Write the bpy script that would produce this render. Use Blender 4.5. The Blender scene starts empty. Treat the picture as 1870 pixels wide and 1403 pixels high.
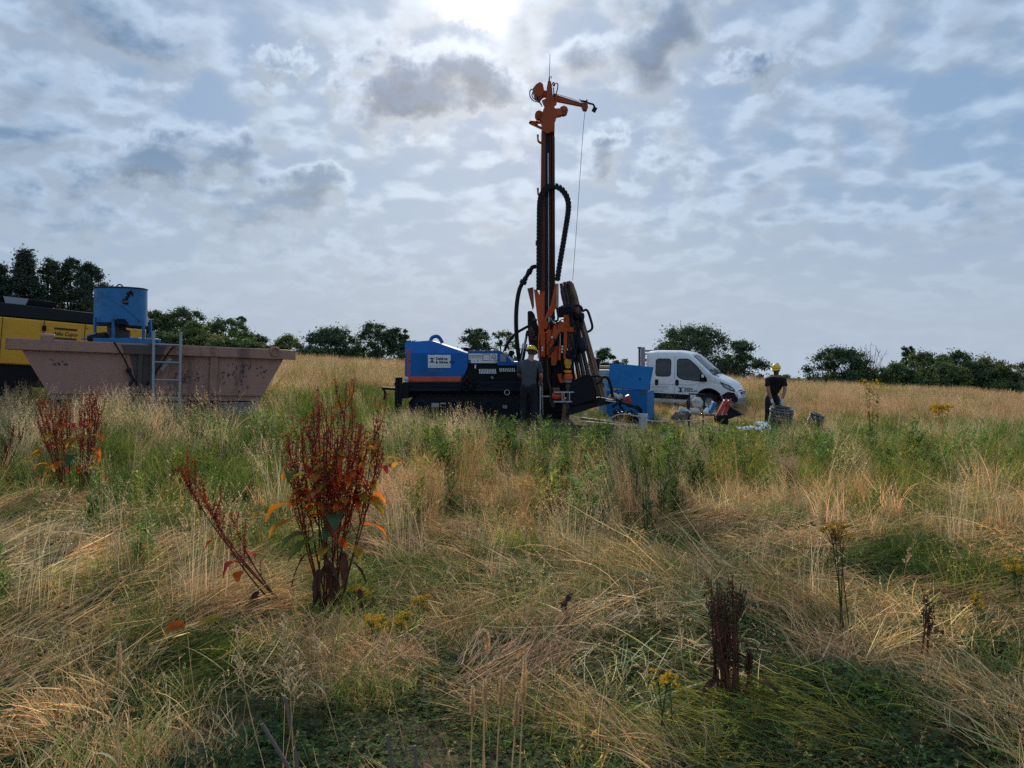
import bpy, math, random
import numpy as np
from mathutils import Vector, Matrix, noise as mnoise

scene = bpy.context.scene
COL = scene.collection
R = math.radians

# ------------------------------------------------------------------ camera
CAM_H, FPX, HX, HY = 1.6, 1400.0, 935.0, 645.0      # measured on the 1870 px wide photograph
cam_d = bpy.data.cameras.new('camera')
cam = bpy.data.objects.new('camera', cam_d)
COL.objects.link(cam)
cam.location = (0, 0, CAM_H)
cam.rotation_euler = (R(90), 0, 0)
cam_d.sensor_width = 36.0
cam_d.lens = 36.0 * FPX / 1870.0
cam_d.shift_y = -(701.5 - HY) / 1870.0
cam_d.clip_start = 0.05
cam_d.clip_end = 3000
scene.camera = cam

# ------------------------------------------------------------------ exposure
scene.view_settings.view_transform = 'Standard'
scene.view_settings.look = 'None'
scene.view_settings.exposure = 0.0
scene.view_settings.gamma = 1.0
scene.view_settings.use_curve_mapping = False
scene.render.engine = 'CYCLES'
scene.cycles.max_bounces = 6
scene.cycles.diffuse_bounces = 3
scene.cycles.glossy_bounces = 2
scene.cycles.transmission_bounces = 4
scene.cycles.transparent_max_bounces = 6
scene.cycles.caustics_reflective = False
scene.cycles.caustics_refractive = False
scene.cycles.use_denoising = False
scene.cycles.use_adaptive_sampling = True
scene.cycles.adaptive_threshold = 0.02

# ------------------------------------------------------------------ world: sky and clouds
SUN_EL, SUN_AZ = R(25.2), R(-2.7)                    # azimuth from +Y towards +X
sun_dir = Vector((math.sin(SUN_AZ) * math.cos(SUN_EL), math.cos(SUN_AZ) * math.cos(SUN_EL), math.sin(SUN_EL)))


class NT:
    """a few short cuts for writing node trees"""
    def __init__(self, nt):
        self.nt = nt

    def n(self, t, **kw):
        x = self.nt.nodes.new(t)
        for k, v in kw.items():
            setattr(x, k, v)
        return x

    def put(self, sock, v):
        if isinstance(v, bpy.types.NodeSocket):
            self.nt.links.new(v, sock)
        elif v is not None:
            sock.default_value = v

    def math(self, op, a, b=None, c=None, clamp=False):
        x = self.n('ShaderNodeMath', operation=op, use_clamp=clamp)
        for s, v in zip(x.inputs, (a, b, c)):
            self.put(s, v)
        return x.outputs[0]

    def vec(self, op, a, b=None, scale=None):
        x = self.n('ShaderNodeVectorMath', operation=op)
        self.put(x.inputs[0], a)
        if b is not None:
            self.put(x.inputs[1], b)
        if scale is not None:
            self.put(x.inputs['Scale'], scale)
        return x.outputs['Value'] if op in ('LENGTH', 'DOT_PRODUCT', 'DISTANCE') else x.outputs[0]

    def rng(self, v, a, b, c=0.0, d=1.0, smooth=False):
        x = self.n('ShaderNodeMapRange')
        if smooth:
            x.interpolation_type = 'SMOOTHSTEP'
        for s, q in zip(x.inputs, (v, a, b, c, d)):
            self.put(s, q)
        return x.outputs[0]

    def mix(self, f, a, b, blend='MIX'):
        x = self.n('ShaderNodeMix', data_type='RGBA', blend_type=blend)
        self.put(x.inputs[0], f)
        for s, v in ((x.inputs[6], a), (x.inputs[7], b)):
            if isinstance(v, (tuple, list)) and len(v) == 3:
                v = (*v, 1)
            self.put(s, v)
        return x.outputs[2]

    def noise(self, co, scale, detail=4, rough=0.55, dist=0.0):
        x = self.n('ShaderNodeTexNoise')
        if co is not None:
            self.put(x.inputs['Vector'], co)
        x.inputs['Scale'].default_value = scale
        x.inputs['Detail'].default_value = detail
        x.inputs['Roughness'].default_value = rough
        x.inputs['Distortion'].default_value = dist
        return x

    def ramp(self, v, stops):
        x = self.n('ShaderNodeValToRGB')
        self.put(x.inputs[0], v)
        e = x.color_ramp.elements
        while len(e) < len(stops):
            e.new(0.5)
        for k, (p, c) in enumerate(stops):
            e[k].position = p
            e[k].color = (*c, 1)
        return x.outputs[0]


world = bpy.data.worlds.new('World')
scene.world = world
world.use_nodes = True
wt = world.node_tree
wt.nodes.clear()
T = NT(wt)
BG = 0.1                                             # background strength; cloud radiances below are divided by it
tc = T.n('ShaderNodeTexCoord').outputs['Generated']
sep = T.n('ShaderNodeSeparateXYZ')
T.put(sep.inputs[0], tc)
X, Y, Z = sep.outputs
zc = T.math('MAXIMUM', Z, 0.0)
k = 1.0 / BG
CLOUDS = [  # px, py, half width, half height, weight: single thick clouds where the photograph shows them
    (722, 172, 62, 60, .34), (890, 160, 66, 34, .27), (1205, 60, 66, 84, .24), (1105, 287, 52, 26, .26),
    (1235, 304, 44, 24, .17), (1385, 110, 46, 18, .18), (200, 50, 80, 46, .10), (270, 105, 100, 30, .06),
    (525, 107, 38, 16, .20), (115, 170, 70, 36, .10), (365, 290, 64, 32, .20), (235, 297, 48, 28, .16),
    (505, 388, 95, 30, .24), (570, 338, 62, 24, .22), (450, 457, 50, 22, .14), (640, 457, 50, 20, .14),
    (40, 250, 80, 36, .10), (960, 240, 55, 26, .12), (1110, 120, 50, 40, .12), (930, 430, 60, 24, .10),
    (150, 400, 80, 22, .13), (600, 520, 90, 18, .10), (1330, 395, 130, 22, .10), (1700, 400, 160, 28, .10),
    (730, 510, 70, 18, .10), (60, 60, 60, 50, .04)]


def cloud_density(v):
    """how thick the cloud layer is in direction v"""
    sp = T.n('ShaderNodeSeparateXYZ')
    T.put(sp.inputs[0], v)
    den = T.math('ADD', T.math('MAXIMUM', sp.outputs[2], 0.0), 0.30)
    cb = T.n('ShaderNodeCombineXYZ')
    T.put(cb.inputs[0], T.math('DIVIDE', sp.outputs[0], den))
    T.put(cb.inputs[1], T.math('DIVIDE', sp.outputs[1], den))
    cb.inputs[2].default_value = 3.7
    pl = cb.outputs[0]                               # the cloud layer seen in perspective
    big = T.noise(pl, 2.6, 2, 0.5, 0.0).outputs[0]
    mid = T.noise(pl, 9.5, 7, 0.46, 0.08).outputs[0]
    d = T.math('ADD', T.math('MULTIPLY', big, 0.36), T.math('MULTIPLY', mid, 0.68))
    warp = T.noise(v, 11.0, 6, 0.62)
    wv = T.vec('SUBTRACT', warp.outputs[1], (0.5, 0.5, 0.5))
    wv2 = T.vec('SUBTRACT', T.noise(v, 26.0, 5, 0.65).outputs[1], (0.5, 0.5, 0.5))
    vw = T.vec('ADD', T.vec('ADD', v, T.vec('MULTIPLY', wv, (0.16, 0.0, 0.11))), T.vec('MULTIPLY', wv2, (0.07, 0.0, 0.06)))
    tot = None
    for px, py, rx, ry, wgt in CLOUDS:
        c = Vector(((px - HX) / FPX, 1.0, (HY - py) / FPX)).normalized()
        q = T.vec('MULTIPLY', T.vec('SUBTRACT', vw, tuple(c)), (FPX / rx * 0.92, 0.0, FPX / ry * 0.92))
        f = T.rng(T.vec('LENGTH', q), 1.75, 0.1, 0.0, wgt * 1.1, True)
        tot = f if tot is None else T.math('ADD', tot, f)
    tot = T.math('MULTIPLY', tot, T.math('GREATER_THAN', sp.outputs[1], 0.0))
    return T.math('ADD', d, tot)


towards = T.vec('ADD', T.vec('SCALE', T.vec('SUBTRACT', tuple(sun_dir), tc), None, 0.030), (0, 0, 0.012))
dens = cloud_density(tc)
dens2 = cloud_density(T.vec('ADD', tc, towards))     # the same a little nearer to the sun: where it is thinner there, the edge is lit
fade = T.rng(zc, 0.02, 0.30, 0.40, 1.0, True)        # contrast melts away towards the horizon
cover = T.rng(dens, 0.42, 0.62, 0.0, 1.0, True)
thick = T.rng(dens, 0.57, 0.84, 0.0, 1.0, True)
rim = T.rng(T.math('SUBTRACT', dens, dens2), -0.07, 0.07, -1.0, 1.0)
c_blue = (.235 * k, .375 * k, .580 * k)
c_lit = (.410 * k, .530 * k, .685 * k)
c_dark = (.075 * k, .165 * k, .300 * k)
cl = T.mix(T.math('MULTIPLY', cover, T.rng(fade, .40, 1, .75, 1)), T.mix(fade, (.36 * k, .465 * k, .61 * k), c_blue), c_lit)
cl = T.mix(T.math('MULTIPLY', thick, fade), cl, c_dark)
shade = T.math('MULTIPLY', T.math('MULTIPLY', rim, cover), fade)
cl = T.vec('SCALE', cl, None, T.math('ADD', 1.0, T.math('MULTIPLY', shade, 0.20)))
sky = T.n('ShaderNodeTexSky', sky_type='NISHITA', sun_disc=False, sun_elevation=SUN_EL, sun_rotation=SUN_AZ,
          altitude=100, air_density=1.0, dust_density=1.5, ozone_density=1.0)
cup = T.n('ShaderNodeCombineXYZ')
T.put(cup.inputs[0], X)
T.put(cup.inputs[1], Y)
T.put(cup.inputs[2], T.math('MAXIMUM', Z, 0.03))
T.put(sky.inputs[0], cup.outputs[0])
base = T.mix(0.90, sky.outputs[0], cl)
haze_c = (.445 * k, .525 * k, .640 * k)
hz = T.rng(zc, 0.0, 0.20, 0.80, 0.0, True)
base = T.mix(hz, base, haze_c)
# the veiled sun: thin cloud round it shines, thick cloud shades it
cosang = T.vec('DOT_PRODUCT', tc, tuple(sun_dir))
ang = T.math('ARCCOSINE', T.math('MINIMUM', cosang, 1.0))
thin = T.rng(dens, 0.50, 0.85, 1.0, 0.10, True)
g1 = T.math('POWER', T.rng(ang, 0.0, 0.075, 1.0, 0.0), 2.0)
g1 = T.math('MULTIPLY', g1, T.rng(T.noise(tc, 22.0, 6, 0.65).outputs[0], .38, .62, .10, 1.0, True))
g2 = T.math('POWER', T.rng(ang, 0.0, 0.34, 1.0, 0.0), 2.2)
edge = T.math('MULTIPLY', T.rng(dens, 0.47, 0.56, 0.0, 1.0, True), T.rng(dens, 0.58, 0.74, 1.0, 0.0, True))
glow = T.math('ADD', T.math('MULTIPLY', g1, 2.4 * k), T.math('MULTIPLY', g2, 0.06 * k))
glow = T.math('MULTIPLY', glow, thin)
glow = T.math('ADD', glow, T.math('MULTIPLY', T.math('MULTIPLY', edge, g2), 0.22 * k))
gl = T.vec('SCALE', (1.0, .96, .88), None, glow)
add = T.vec('ADD', base, gl)
bgn = T.n('ShaderNodeBackground')
T.put(bgn.inputs[0], add)
bgn.inputs[1].default_value = BG
out = T.n('ShaderNodeOutputWorld')
wt.links.new(bgn.outputs[0], out.inputs[0])
world.cycles.sampling_method = 'MANUAL'
world.cycles.sample_map_resolution = 1024

# ------------------------------------------------------------------ sun behind thin cloud
sd = bpy.data.lights.new('sun', 'SUN')
sd.energy = 3.2
sd.angle = R(3)
sd.color = (1.0, .875, .69)
sun = bpy.data.objects.new('sun', sd)
COL.objects.link(sun)
sun.rotation_euler = (-sun_dir).to_track_quat('-Z', 'Y').to_euler()

# ------------------------------------------------------------------ helpers
ORG = {}                                             # world position of every root, so that parts are stored relative to it


def P(px, py, d):
    """the point at depth d metres that stands at a pixel of the photograph"""
    return Vector(((px - HX) * d / FPX, d, CAM_H - (py - HY) * d / FPX))


def tag(o, label=None, cat=None, group=None, kind=None):
    if label: o['label'] = label
    if cat: o['category'] = cat
    if group: o['group'] = group
    if kind: o['kind'] = kind
    return o


def empty(name, loc, label=None, cat=None, group=None):
    o = bpy.data.objects.new(name, None)
    COL.objects.link(o)
    o.location = loc
    o.empty_display_size = 0.2
    ORG[o.name] = Vector(loc)
    return tag(o, label, cat, group)


def finish(o, parent):
    if parent is not None:
        o.parent = parent
        ORG[o.name] = ORG[parent.name]
    COL.objects.link(o)


class MB:
    """collects shapes in world coordinates (through matrix M) and links them as one mesh object"""
    def __init__(self, M=None):
        self.v, self.f, self.M = [], [], M

    def add(self, vs, fs):
        b = len(self.v)
        M = self.M
        self.v += [(M @ Vector(v) if M else Vector(v)) for v in vs]
        self.f += [tuple(i + b for i in f) for f in fs]
        return self

    def box(self, c, s, rot=None):
        hx, hy, hz = s[0] / 2, s[1] / 2, s[2] / 2
        vs = [Vector((x, y, z)) for x in (-hx, hx) for y in (-hy, hy) for z in (-hz, hz)]
        if rot is not None:
            vs = [rot @ v for v in vs]
        c = Vector(c)
        return self.add([v + c for v in vs], [(0, 1, 3, 2), (4, 6, 7, 5), (0, 4, 5, 1), (2, 3, 7, 6), (0, 2, 6, 4), (1, 5, 7, 3)])

    def beam(self, a, b, w, h, up=(0, 0, 1), taper=1.0):
        a, b, up = Vector(a), Vector(b), Vector(up)
        d = (b - a).normalized()
        s = d.cross(up)
        if s.length < 1e-4:
            s = d.cross(Vector((0, 1, 0)))
        s.normalize()
        u = s.cross(d).normalized()
        vs = []
        for p, k in ((a, 1.0), (b, taper)):
            for i, j in ((-1, -1), (1, -1), (1, 1), (-1, 1)):
                vs.append(p + s * (i * w / 2 * k) + u * (j * h / 2 * k))
        return self.add(vs, [(0, 3, 2, 1), (4, 5, 6, 7), (0, 1, 5, 4), (1, 2, 6, 5), (2, 3, 7, 6), (3, 0, 4, 7)])

    def cyl(self, a, b, r0, r1=None, n=12, caps=True):
        a, b = Vector(a), Vector(b)
        r1 = r0 if r1 is None else r1
        d = (b - a).normalized()
        s = d.orthogonal().normalized()
        u = d.cross(s)
        vs = []
        for p, r in ((a, r0), (b, r1)):
            for i in range(n):
                t = 2 * math.pi * i / n
                vs.append(p + (s * math.cos(t) + u * math.sin(t)) * r)
        fs = [(i, (i + 1) % n, n + (i + 1) % n, n + i) for i in range(n)]
        if caps:
            fs += [tuple(range(n - 1, -1, -1)), tuple(range(n, 2 * n))]
        return self.add(vs, fs)

    def lathe(self, c, axis, prof, n=20):
        """prof: (distance along axis, radius)"""
        c, d = Vector(c), Vector(axis).normalized()
        s = d.orthogonal().normalized()
        u = d.cross(s)
        vs, fs = [], []
        for h, r in prof:
            for i in range(n):
                t = 2 * math.pi * i / n
                vs.append(c + d * h + (s * math.cos(t) + u * math.sin(t)) * max(r, 1e-4))
        for k in range(len(prof) - 1):
            for i in range(n):
                j = (i + 1) % n
                fs.append((k * n + i, k * n + j, (k + 1) * n + j, (k + 1) * n + i))
        return self.add(vs, fs)

    def tube(self, pts, r, n=8, smooth=True, sub=5):
        pts = [Vector(p) for p in pts]
        if smooth and len(pts) > 2:
            q = []
            for i in range(len(pts) - 1):
                p0, p1, p2, p3 = pts[max(i - 1, 0)], pts[i], pts[i + 1], pts[min(i + 2, len(pts) - 1)]
                for s in range(sub):
                    t = s / sub
                    q.append(0.5 * ((2 * p1) + (p2 - p0) * t + (2 * p0 - 5 * p1 + 4 * p2 - p3) * t * t + (3 * p1 - p0 - 3 * p2 + p3) * t ** 3))
            q.append(pts[-1])
            pts = q
        rr = r if isinstance(r, (list, tuple)) else None
        m = len(pts)
        vs, fs, s = [], [], None
        for i, p in enumerate(pts):
            d = (pts[min(i + 1, m - 1)] - pts[max(i - 1, 0)])
            d = d.normalized() if d.length > 1e-9 else Vector((0, 0, 1))
            s = d.orthogonal().normalized() if s is None else (s - d * s.dot(d)).normalized()
            u = d.cross(s)
            ri = r if rr is None else rr[0] + (rr[1] - rr[0]) * i / (m - 1)
            for k in range(n):
                t = 2 * math.pi * k / n
                vs.append(p + (s * math.cos(t) + u * math.sin(t)) * ri)
        for i in range(m - 1):
            for k in range(n):
                fs.append((i * n + k, i * n + (k + 1) % n, (i + 1) * n + (k + 1) % n, (i + 1) * n + k))
        fs += [tuple(range(n - 1, -1, -1)), tuple(range((m - 1) * n, m * n))]
        return self.add(vs, fs)

    def prism(self, poly, ext):
        poly = [Vector(p) for p in poly]
        ext = Vector(ext)
        n = len(poly)
        nrm = Vector((0, 0, 0))
        for i in range(n):
            nrm += poly[i].cross(poly[(i + 1) % n])
        if nrm.dot(ext) > 0:
            poly = poly[::-1]
        vs = poly + [p + ext for p in poly]
        fs = [tuple(range(n)), tuple(range(2 * n - 1, n - 1, -1))]
        fs += [((i + 1) % n, i, n + i, n + (i + 1) % n) for i in range(n)]
        return self.add(vs, fs)

    def slab(self, pix, d, t):
        """a plate whose near face is an outline at depth d, t metres thick away from the viewer"""
        return self.prism([P(x, y, d) for x, y in pix], (0, t, 0))

    def ball(self, c, r, n=10, sc=(1, 1, 1)):
        c = Vector(c)
        vs, fs = [], []
        for i in range(n + 1):
            a = math.pi * i / n
            for k in range(n + 2):
                t = 2 * math.pi * k / (n + 2)
                vs.append(c + Vector((math.sin(a) * math.cos(t) * r * sc[0], math.sin(a) * math.sin(t) * r * sc[1], math.cos(a) * r * sc[2])))
        m = n + 2
        for i in range(n):
            for k in range(m):
                fs.append((i * m + k, (i + 1) * m + k, (i + 1) * m + (k + 1) % m, i * m + (k + 1) % m))
        return self.add(vs, fs)

    def ring(self, c, axis, Rr, r, n=20, m=8, a0=0.0, a1=2 * math.pi):
        c, d = Vector(c), Vector(axis).normalized()
        s = d.orthogonal().normalized()
        u = d.cross(s)
        full = abs(a1 - a0 - 2 * math.pi) < 1e-6
        vs, fs = [], []
        cnt = n if full else n + 1
        for i in range(cnt):
            t = a0 + (a1 - a0) * i / n
            e = s * math.cos(t) + u * math.sin(t)
            for k in range(m):
                p = 2 * math.pi * k / m
                vs.append(c + e * (Rr + r * math.cos(p)) + d * (r * math.sin(p)))
        for i in range(n):
            j = (i + 1) % cnt
            for k in range(m):
                fs.append((i * m + k, j * m + k, j * m + (k + 1) % m, i * m + (k + 1) % m))
        return self.add(vs, fs)

    def build(self, name, mat, parent=None, bevel=0.0, smooth=True, angle=35):
        me = bpy.data.meshes.new(name)
        o = bpy.data.objects.new(name, me)
        org = ORG[parent.name] if parent is not None else Vector((0, 0, 0))
        vs = self.v
        if parent is None:                          # a thing of one mesh: its origin goes to its base
            xs = [v.x for v in vs]; ys = [v.y for v in vs]
            org = Vector(((min(xs) + max(xs)) / 2, (min(ys) + max(ys)) / 2, min(v.z for v in vs)))
            o.location = org
            ORG[o.name] = org
        me.from_pydata([v - org for v in vs], [], self.f)
        me.update()
        if smooth:
            me.polygons.foreach_set('use_smooth', [True] * len(me.polygons))
            me.set_sharp_from_angle(angle=R(angle))
        me.materials.append(mat)
        if bevel > 0:
            m = o.modifiers.new('bevel', 'BEVEL')
            m.width = bevel
            m.segments = 2
            m.limit_method = 'ANGLE'
            m.angle_limit = R(40)
        finish(o, parent)
        return o


def np_mesh(name, verts, faces, mat, parent=None, cols=None, smooth=False, loc=None):
    """verts (n,3) array relative to the parent, faces (m,k) array of equal k; cols (n,3) point colours called col"""
    me = bpy.data.meshes.new(name)
    n, (m, kk) = len(verts), faces.shape
    me.vertices.add(n)
    me.vertices.foreach_set('co', np.ascontiguousarray(verts, dtype=np.float32).ravel())
    me.loops.add(m * kk)
    me.loops.foreach_set('vertex_index', np.ascontiguousarray(faces, dtype=np.int32).ravel())
    me.polygons.add(m)
    me.polygons.foreach_set('loop_start', np.arange(0, m * kk, kk, dtype=np.int32))
    me.polygons.foreach_set('use_smooth', np.full(m, smooth))
    me.update(calc_edges=True)
    if cols is not None:
        a = me.attributes.new('col', 'FLOAT_VECTOR', 'POINT')
        a.data.foreach_set('vector', np.ascontiguousarray(cols, dtype=np.float32).ravel())
    if mat is not None:
        me.materials.append(mat)
    o = bpy.data.objects.new(name, me)
    if loc is not None:
        o.location = loc
        ORG[o.name] = Vector(loc)
    return o, me


# ------------------------------------------------------------------ materials
def new_mat(name):
    m = bpy.data.materials.new(name)
    m.use_nodes = True
    nt = m.node_tree
    nt.nodes.clear()
    return m, NT(nt)


def surf(name, col, rough=0.5, metal=0.0, dirt=None, dirt_amt=0.35, dirt_scale=3.0, bump=0.15, bump_scale=60.0, var=0.12, spec=0.5, streak=False):
    """paint, metal, rubber, wood: base colour with slight variation, grime patches and fine relief"""
    m, t = new_mat(name)
    co = t.n('ShaderNodeTexCoord').outputs['Object']
    if streak:
        co2 = t.vec('MULTIPLY', co, (1.0, 1.0, 0.18))
    else:
        co2 = co
    n1 = t.noise(co2, dirt_scale, 6, 0.65, 0.4).outputs[0]
    n2 = t.noise(co, dirt_scale * 7, 4, 0.6).outputs[0]
    c0 = tuple(max(0, c * (1 - var)) for c in col)
    c1 = tuple(min(1, c * (1 + var)) for c in col)
    c = t.mix(n2, c0, c1)
    if dirt is not None:
        f = t.math('ADD', t.math('MULTIPLY', n1, 0.75), t.math('MULTIPLY', n2, 0.25))
        f = t.rng(f, 0.50, 0.68, 0.0, dirt_amt, True)
        c = t.mix(f, c, dirt)
    b = t.n('ShaderNodeBsdfPrincipled')
    t.put(b.inputs['Base Color'], c)
    t.put(b.inputs['Roughness'], t.rng(n1, 0.3, 0.7, max(0.05, rough - 0.1), min(1, rough + 0.15)))
    b.inputs['Metallic'].default_value = metal
    b.inputs['Specular IOR Level'].default_value = spec
    if bump:
        bn = t.n('ShaderNodeBump')
        bn.inputs['Strength'].default_value = bump
        bn.inputs['Distance'].default_value = 0.01
        t.put(bn.inputs['Height'], t.noise(co, bump_scale, 3, 0.6).outputs[0])
        t.put(b.inputs['Normal'], bn.outputs[0])
    o = t.n('ShaderNodeOutputMaterial')
    t.nt.links.new(b.outputs[0], o.inputs[0])
    return m


def leaf_mat(name, trans=0.35, rough=0.75, use_tint=True, fixed=None, gloss=0.03):
    """foliage: colour from the leaf (col) times the plant (tint), part of the light passing through"""
    m, t = new_mat(name)
    if fixed is None:
        a = t.n('ShaderNodeAttribute', attribute_name='col').outputs['Vector']
        if use_tint:
            b = t.n('ShaderNodeAttribute', attribute_name='tint', attribute_type='INSTANCER').outputs['Vector']
            c = t.vec('MULTIPLY', a, b)
        else:
            c = a
    else:
        c = fixed(t)
    d = t.n('ShaderNodeBsdfDiffuse')
    t.put(d.inputs[0], c)
    tr = t.n('ShaderNodeBsdfTranslucent')
    t.put(tr.inputs[0], c)
    mx = t.n('ShaderNodeMixShader')
    mx.inputs[0].default_value = trans
    t.nt.links.new(d.outputs[0], mx.inputs[1])
    t.nt.links.new(tr.outputs[0], mx.inputs[2])
    g = t.n('ShaderNodeBsdfGlossy')
    g.inputs['Roughness'].default_value = rough
    mx2 = t.n('ShaderNodeMixShader')
    mx2.inputs[0].default_value = gloss
    t.nt.links.new(mx.outputs[0], mx2.inputs[1])
    t.nt.links.new(g.outputs[0], mx2.inputs[2])
    o = t.n('ShaderNodeOutputMaterial')
    t.nt.links.new(mx2.outputs[0], o.inputs[0])
    return m


MUD = (.045, .036, .030)
M = {}
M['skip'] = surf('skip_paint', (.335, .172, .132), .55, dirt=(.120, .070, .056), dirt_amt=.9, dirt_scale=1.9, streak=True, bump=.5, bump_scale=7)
M['skip_dark'] = surf('skip_grime_shade', (.075, .055, .052), .6, dirt=(.035, .03, .03), dirt_amt=.7, dirt_scale=3)
M['blue'] = surf('blue_paint', (.003, .122, .420), .55, spec=.3, dirt=(.022, .065, .125), dirt_amt=.6, dirt_scale=2.2, bump=.3, bump_scale=9)
M['blue_drum'] = surf('drum_paint', (.005, .145, .370), .45, dirt=(.03, .035, .045), dirt_amt=.9, dirt_scale=2.4, bump=.3)
M['blue_box'] = surf('chest_paint', (.003, .145, .390), .55, spec=.3, dirt=(.02, .07, .16), dirt_amt=.6, dirt_scale=1.8)
M['navy'] = surf('chassis_paint', (.008, .012, .026), .55, spec=.2, dirt=(.03, .028, .026), dirt_amt=.3, dirt_scale=2.5)
M['black'] = surf('black_paint', (.006, .007, .010), .55, spec=.2, dirt=(.028, .026, .024), dirt_amt=.3, dirt_scale=3)
M['rubber'] = surf('rubber', (.008, .009, .013), .6, spec=.25, dirt=(.03, .028, .026), dirt_amt=.3, dirt_scale=5, bump=.3)
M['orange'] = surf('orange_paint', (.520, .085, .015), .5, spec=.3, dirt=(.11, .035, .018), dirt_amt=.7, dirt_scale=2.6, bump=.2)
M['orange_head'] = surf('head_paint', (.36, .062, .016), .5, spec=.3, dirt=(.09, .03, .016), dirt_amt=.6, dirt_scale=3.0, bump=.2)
M['orange_shaded'] = surf('mast_paint_shaded', (.150, .034, .013), .5, spec=.3, dirt=(.07, .028, .016), dirt_amt=.7, dirt_scale=2.0, bump=.2)  # the rig's orange, darkened to put the backlit side's shade into the colour
M['orange_bright'] = surf('orange_enamel', (.68, .075, .012), .4, dirt=(.2, .04, .02), dirt_amt=.4)
M['rust'] = surf('rusty_steel', (.150, .075, .045), .75, dirt=(.05, .03, .022), dirt_amt=.7, dirt_scale=8, bump=.5)
M['pipe'] = surf('drill_steel', (.200, .118, .074), .6, dirt=(.075, .05, .036), dirt_amt=.7, dirt_scale=5, bump=.4)
M['pipe_dark'] = surf('dark_drill_steel', (.060, .048, .042), .5, .2, dirt=(.12, .08, .055), dirt_amt=.4, dirt_scale=5, bump=.3)
M['steel'] = surf('bare_steel', (.42, .43, .45), .35, .8, dirt=(.16, .12, .09), dirt_amt=.4, dirt_scale=6)
M['alu'] = surf('aluminium', (.25, .26, .28), .5, .4, dirt=(.25, .23, .21), dirt_amt=.5, dirt_scale=7)
M['yellow'] = surf('yellow_paint', (.66, .330, .010), .42, dirt=(.30, .16, .03), dirt_amt=.5, dirt_scale=1.3)
M['white'] = surf('white_paint', (.74, .76, .78), .32, dirt=(.42, .40, .37), dirt_amt=.35, dirt_scale=1.2, bump=.02)
M['white_sign'] = surf('sign_white', (.72, .74, .76), .4, bump=0)
M['ink'] = surf('print_ink', (.015, .03, .06), .5, bump=0)
M['ink_grey'] = surf('print_grey', (.25, .28, .32), .5, bump=0)
M['ink_brown'] = surf('print_brown', (.03, .018, .008), .5, bump=0)
M['ink_orange'] = surf('print_orange', (.50, .10, .06), .5, bump=0)
M['ink_red'] = surf('print_red', (.22, .03, .03), .5, bump=0)
M['concrete'] = surf('concrete', (.16, .152, .145), .85, dirt=(.11, .105, .095), dirt_amt=.7, dirt_scale=4, bump=.5)
M['wood'] = surf('weathered_wood', (.36, .27, .19), .8, dirt=(.19, .13, .09), dirt_amt=.8, dirt_scale=6, bump=.5)
M['grey_wood'] = surf('grey_wood', (.15, .12, .10), .85, dirt=(.13, .10, .085), dirt_amt=.8, dirt_scale=14, bump=.6)
M['bucket'] = surf('bucket_plastic', (.50, .53, .56), .45, dirt=(.24, .23, .21), dirt_amt=.7, dirt_scale=7)
M['red'] = surf('red_plastic', (.42, .022, .022), .4, dirt=(.14, .03, .025), dirt_amt=.5, dirt_scale=8)
M['green_hose'] = surf('green_hose', (.03, .13, .115), .45, dirt=(.05, .07, .05), dirt_amt=.5, dirt_scale=8)
M['canvas'] = surf('pale_canvas', (.58, .53, .47), .9, dirt=(.29, .24, .20), dirt_amt=.8, dirt_scale=9, bump=.6, bump_scale=25)
M['cloth'] = surf('white_cloth', (.80, .82, .82), .9, bump=.4, bump_scale=20)
M['tshirt_grey'] = surf('grey_cotton', (.058, .062, .074), .9, bump=.5, bump_scale=30, var=.18)
M['tshirt_black'] = surf('black_cotton', (.011, .011, .013), .9, bump=.5, bump_scale=30, var=.2)
M['trousers'] = surf('work_trousers', (.010, .011, .015), .9, bump=.5, bump_scale=30, var=.25)
M['skin'] = surf('skin', (.36, .175, .125), .55, bump=.1, var=.08)
M['helmet'] = surf('helmet_plastic', (.78, .52, .010), .32, bump=0, var=.05)
M['hair'] = surf('short_hair', (.055, .042, .035), .8, bump=.5, bump_scale=120)
M['glove'] = surf('work_glove', (.62, .60, .57), .9, dirt=(.3, .27, .24), dirt_amt=.5, dirt_scale=20)
M['boot'] = surf('boot_leather', (.02, .02, .026), .6, dirt=(.09, .08, .07), dirt_amt=.5, dirt_scale=12)
M['lamp_glass'] = surf('lamp_glass', (.45, .47, .50), .15, bump=0)
M['bark'] = surf('bark', (.060, .047, .038), .9, dirt=(.03, .028, .02), dirt_amt=.7, dirt_scale=5, bump=.7, bump_scale=20)


def glass_mat():
    m, t = new_mat('window_glass')
    tr = t.n('ShaderNodeBsdfTransparent')
    tr.inputs[0].default_value = (.30, .36, .38, 1)
    g = t.n('ShaderNodeBsdfGlossy')
    g.inputs['Roughness'].default_value = 0.03
    fr = t.n('ShaderNodeFresnel')
    fr.inputs[0].default_value = 1.55
    mx = t.n('ShaderNodeMixShader')
    t.put(mx.inputs[0], t.math('ADD', fr.outputs[0], 0.04))
    t.nt.links.new(tr.outputs[0], mx.inputs[1])
    t.nt.links.new(g.outputs[0], mx.inputs[2])
    o = t.n('ShaderNodeOutputMaterial')
    t.nt.links.new(mx.outputs[0], o.inputs[0])
    return m


M['glass'] = glass_mat()


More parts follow.
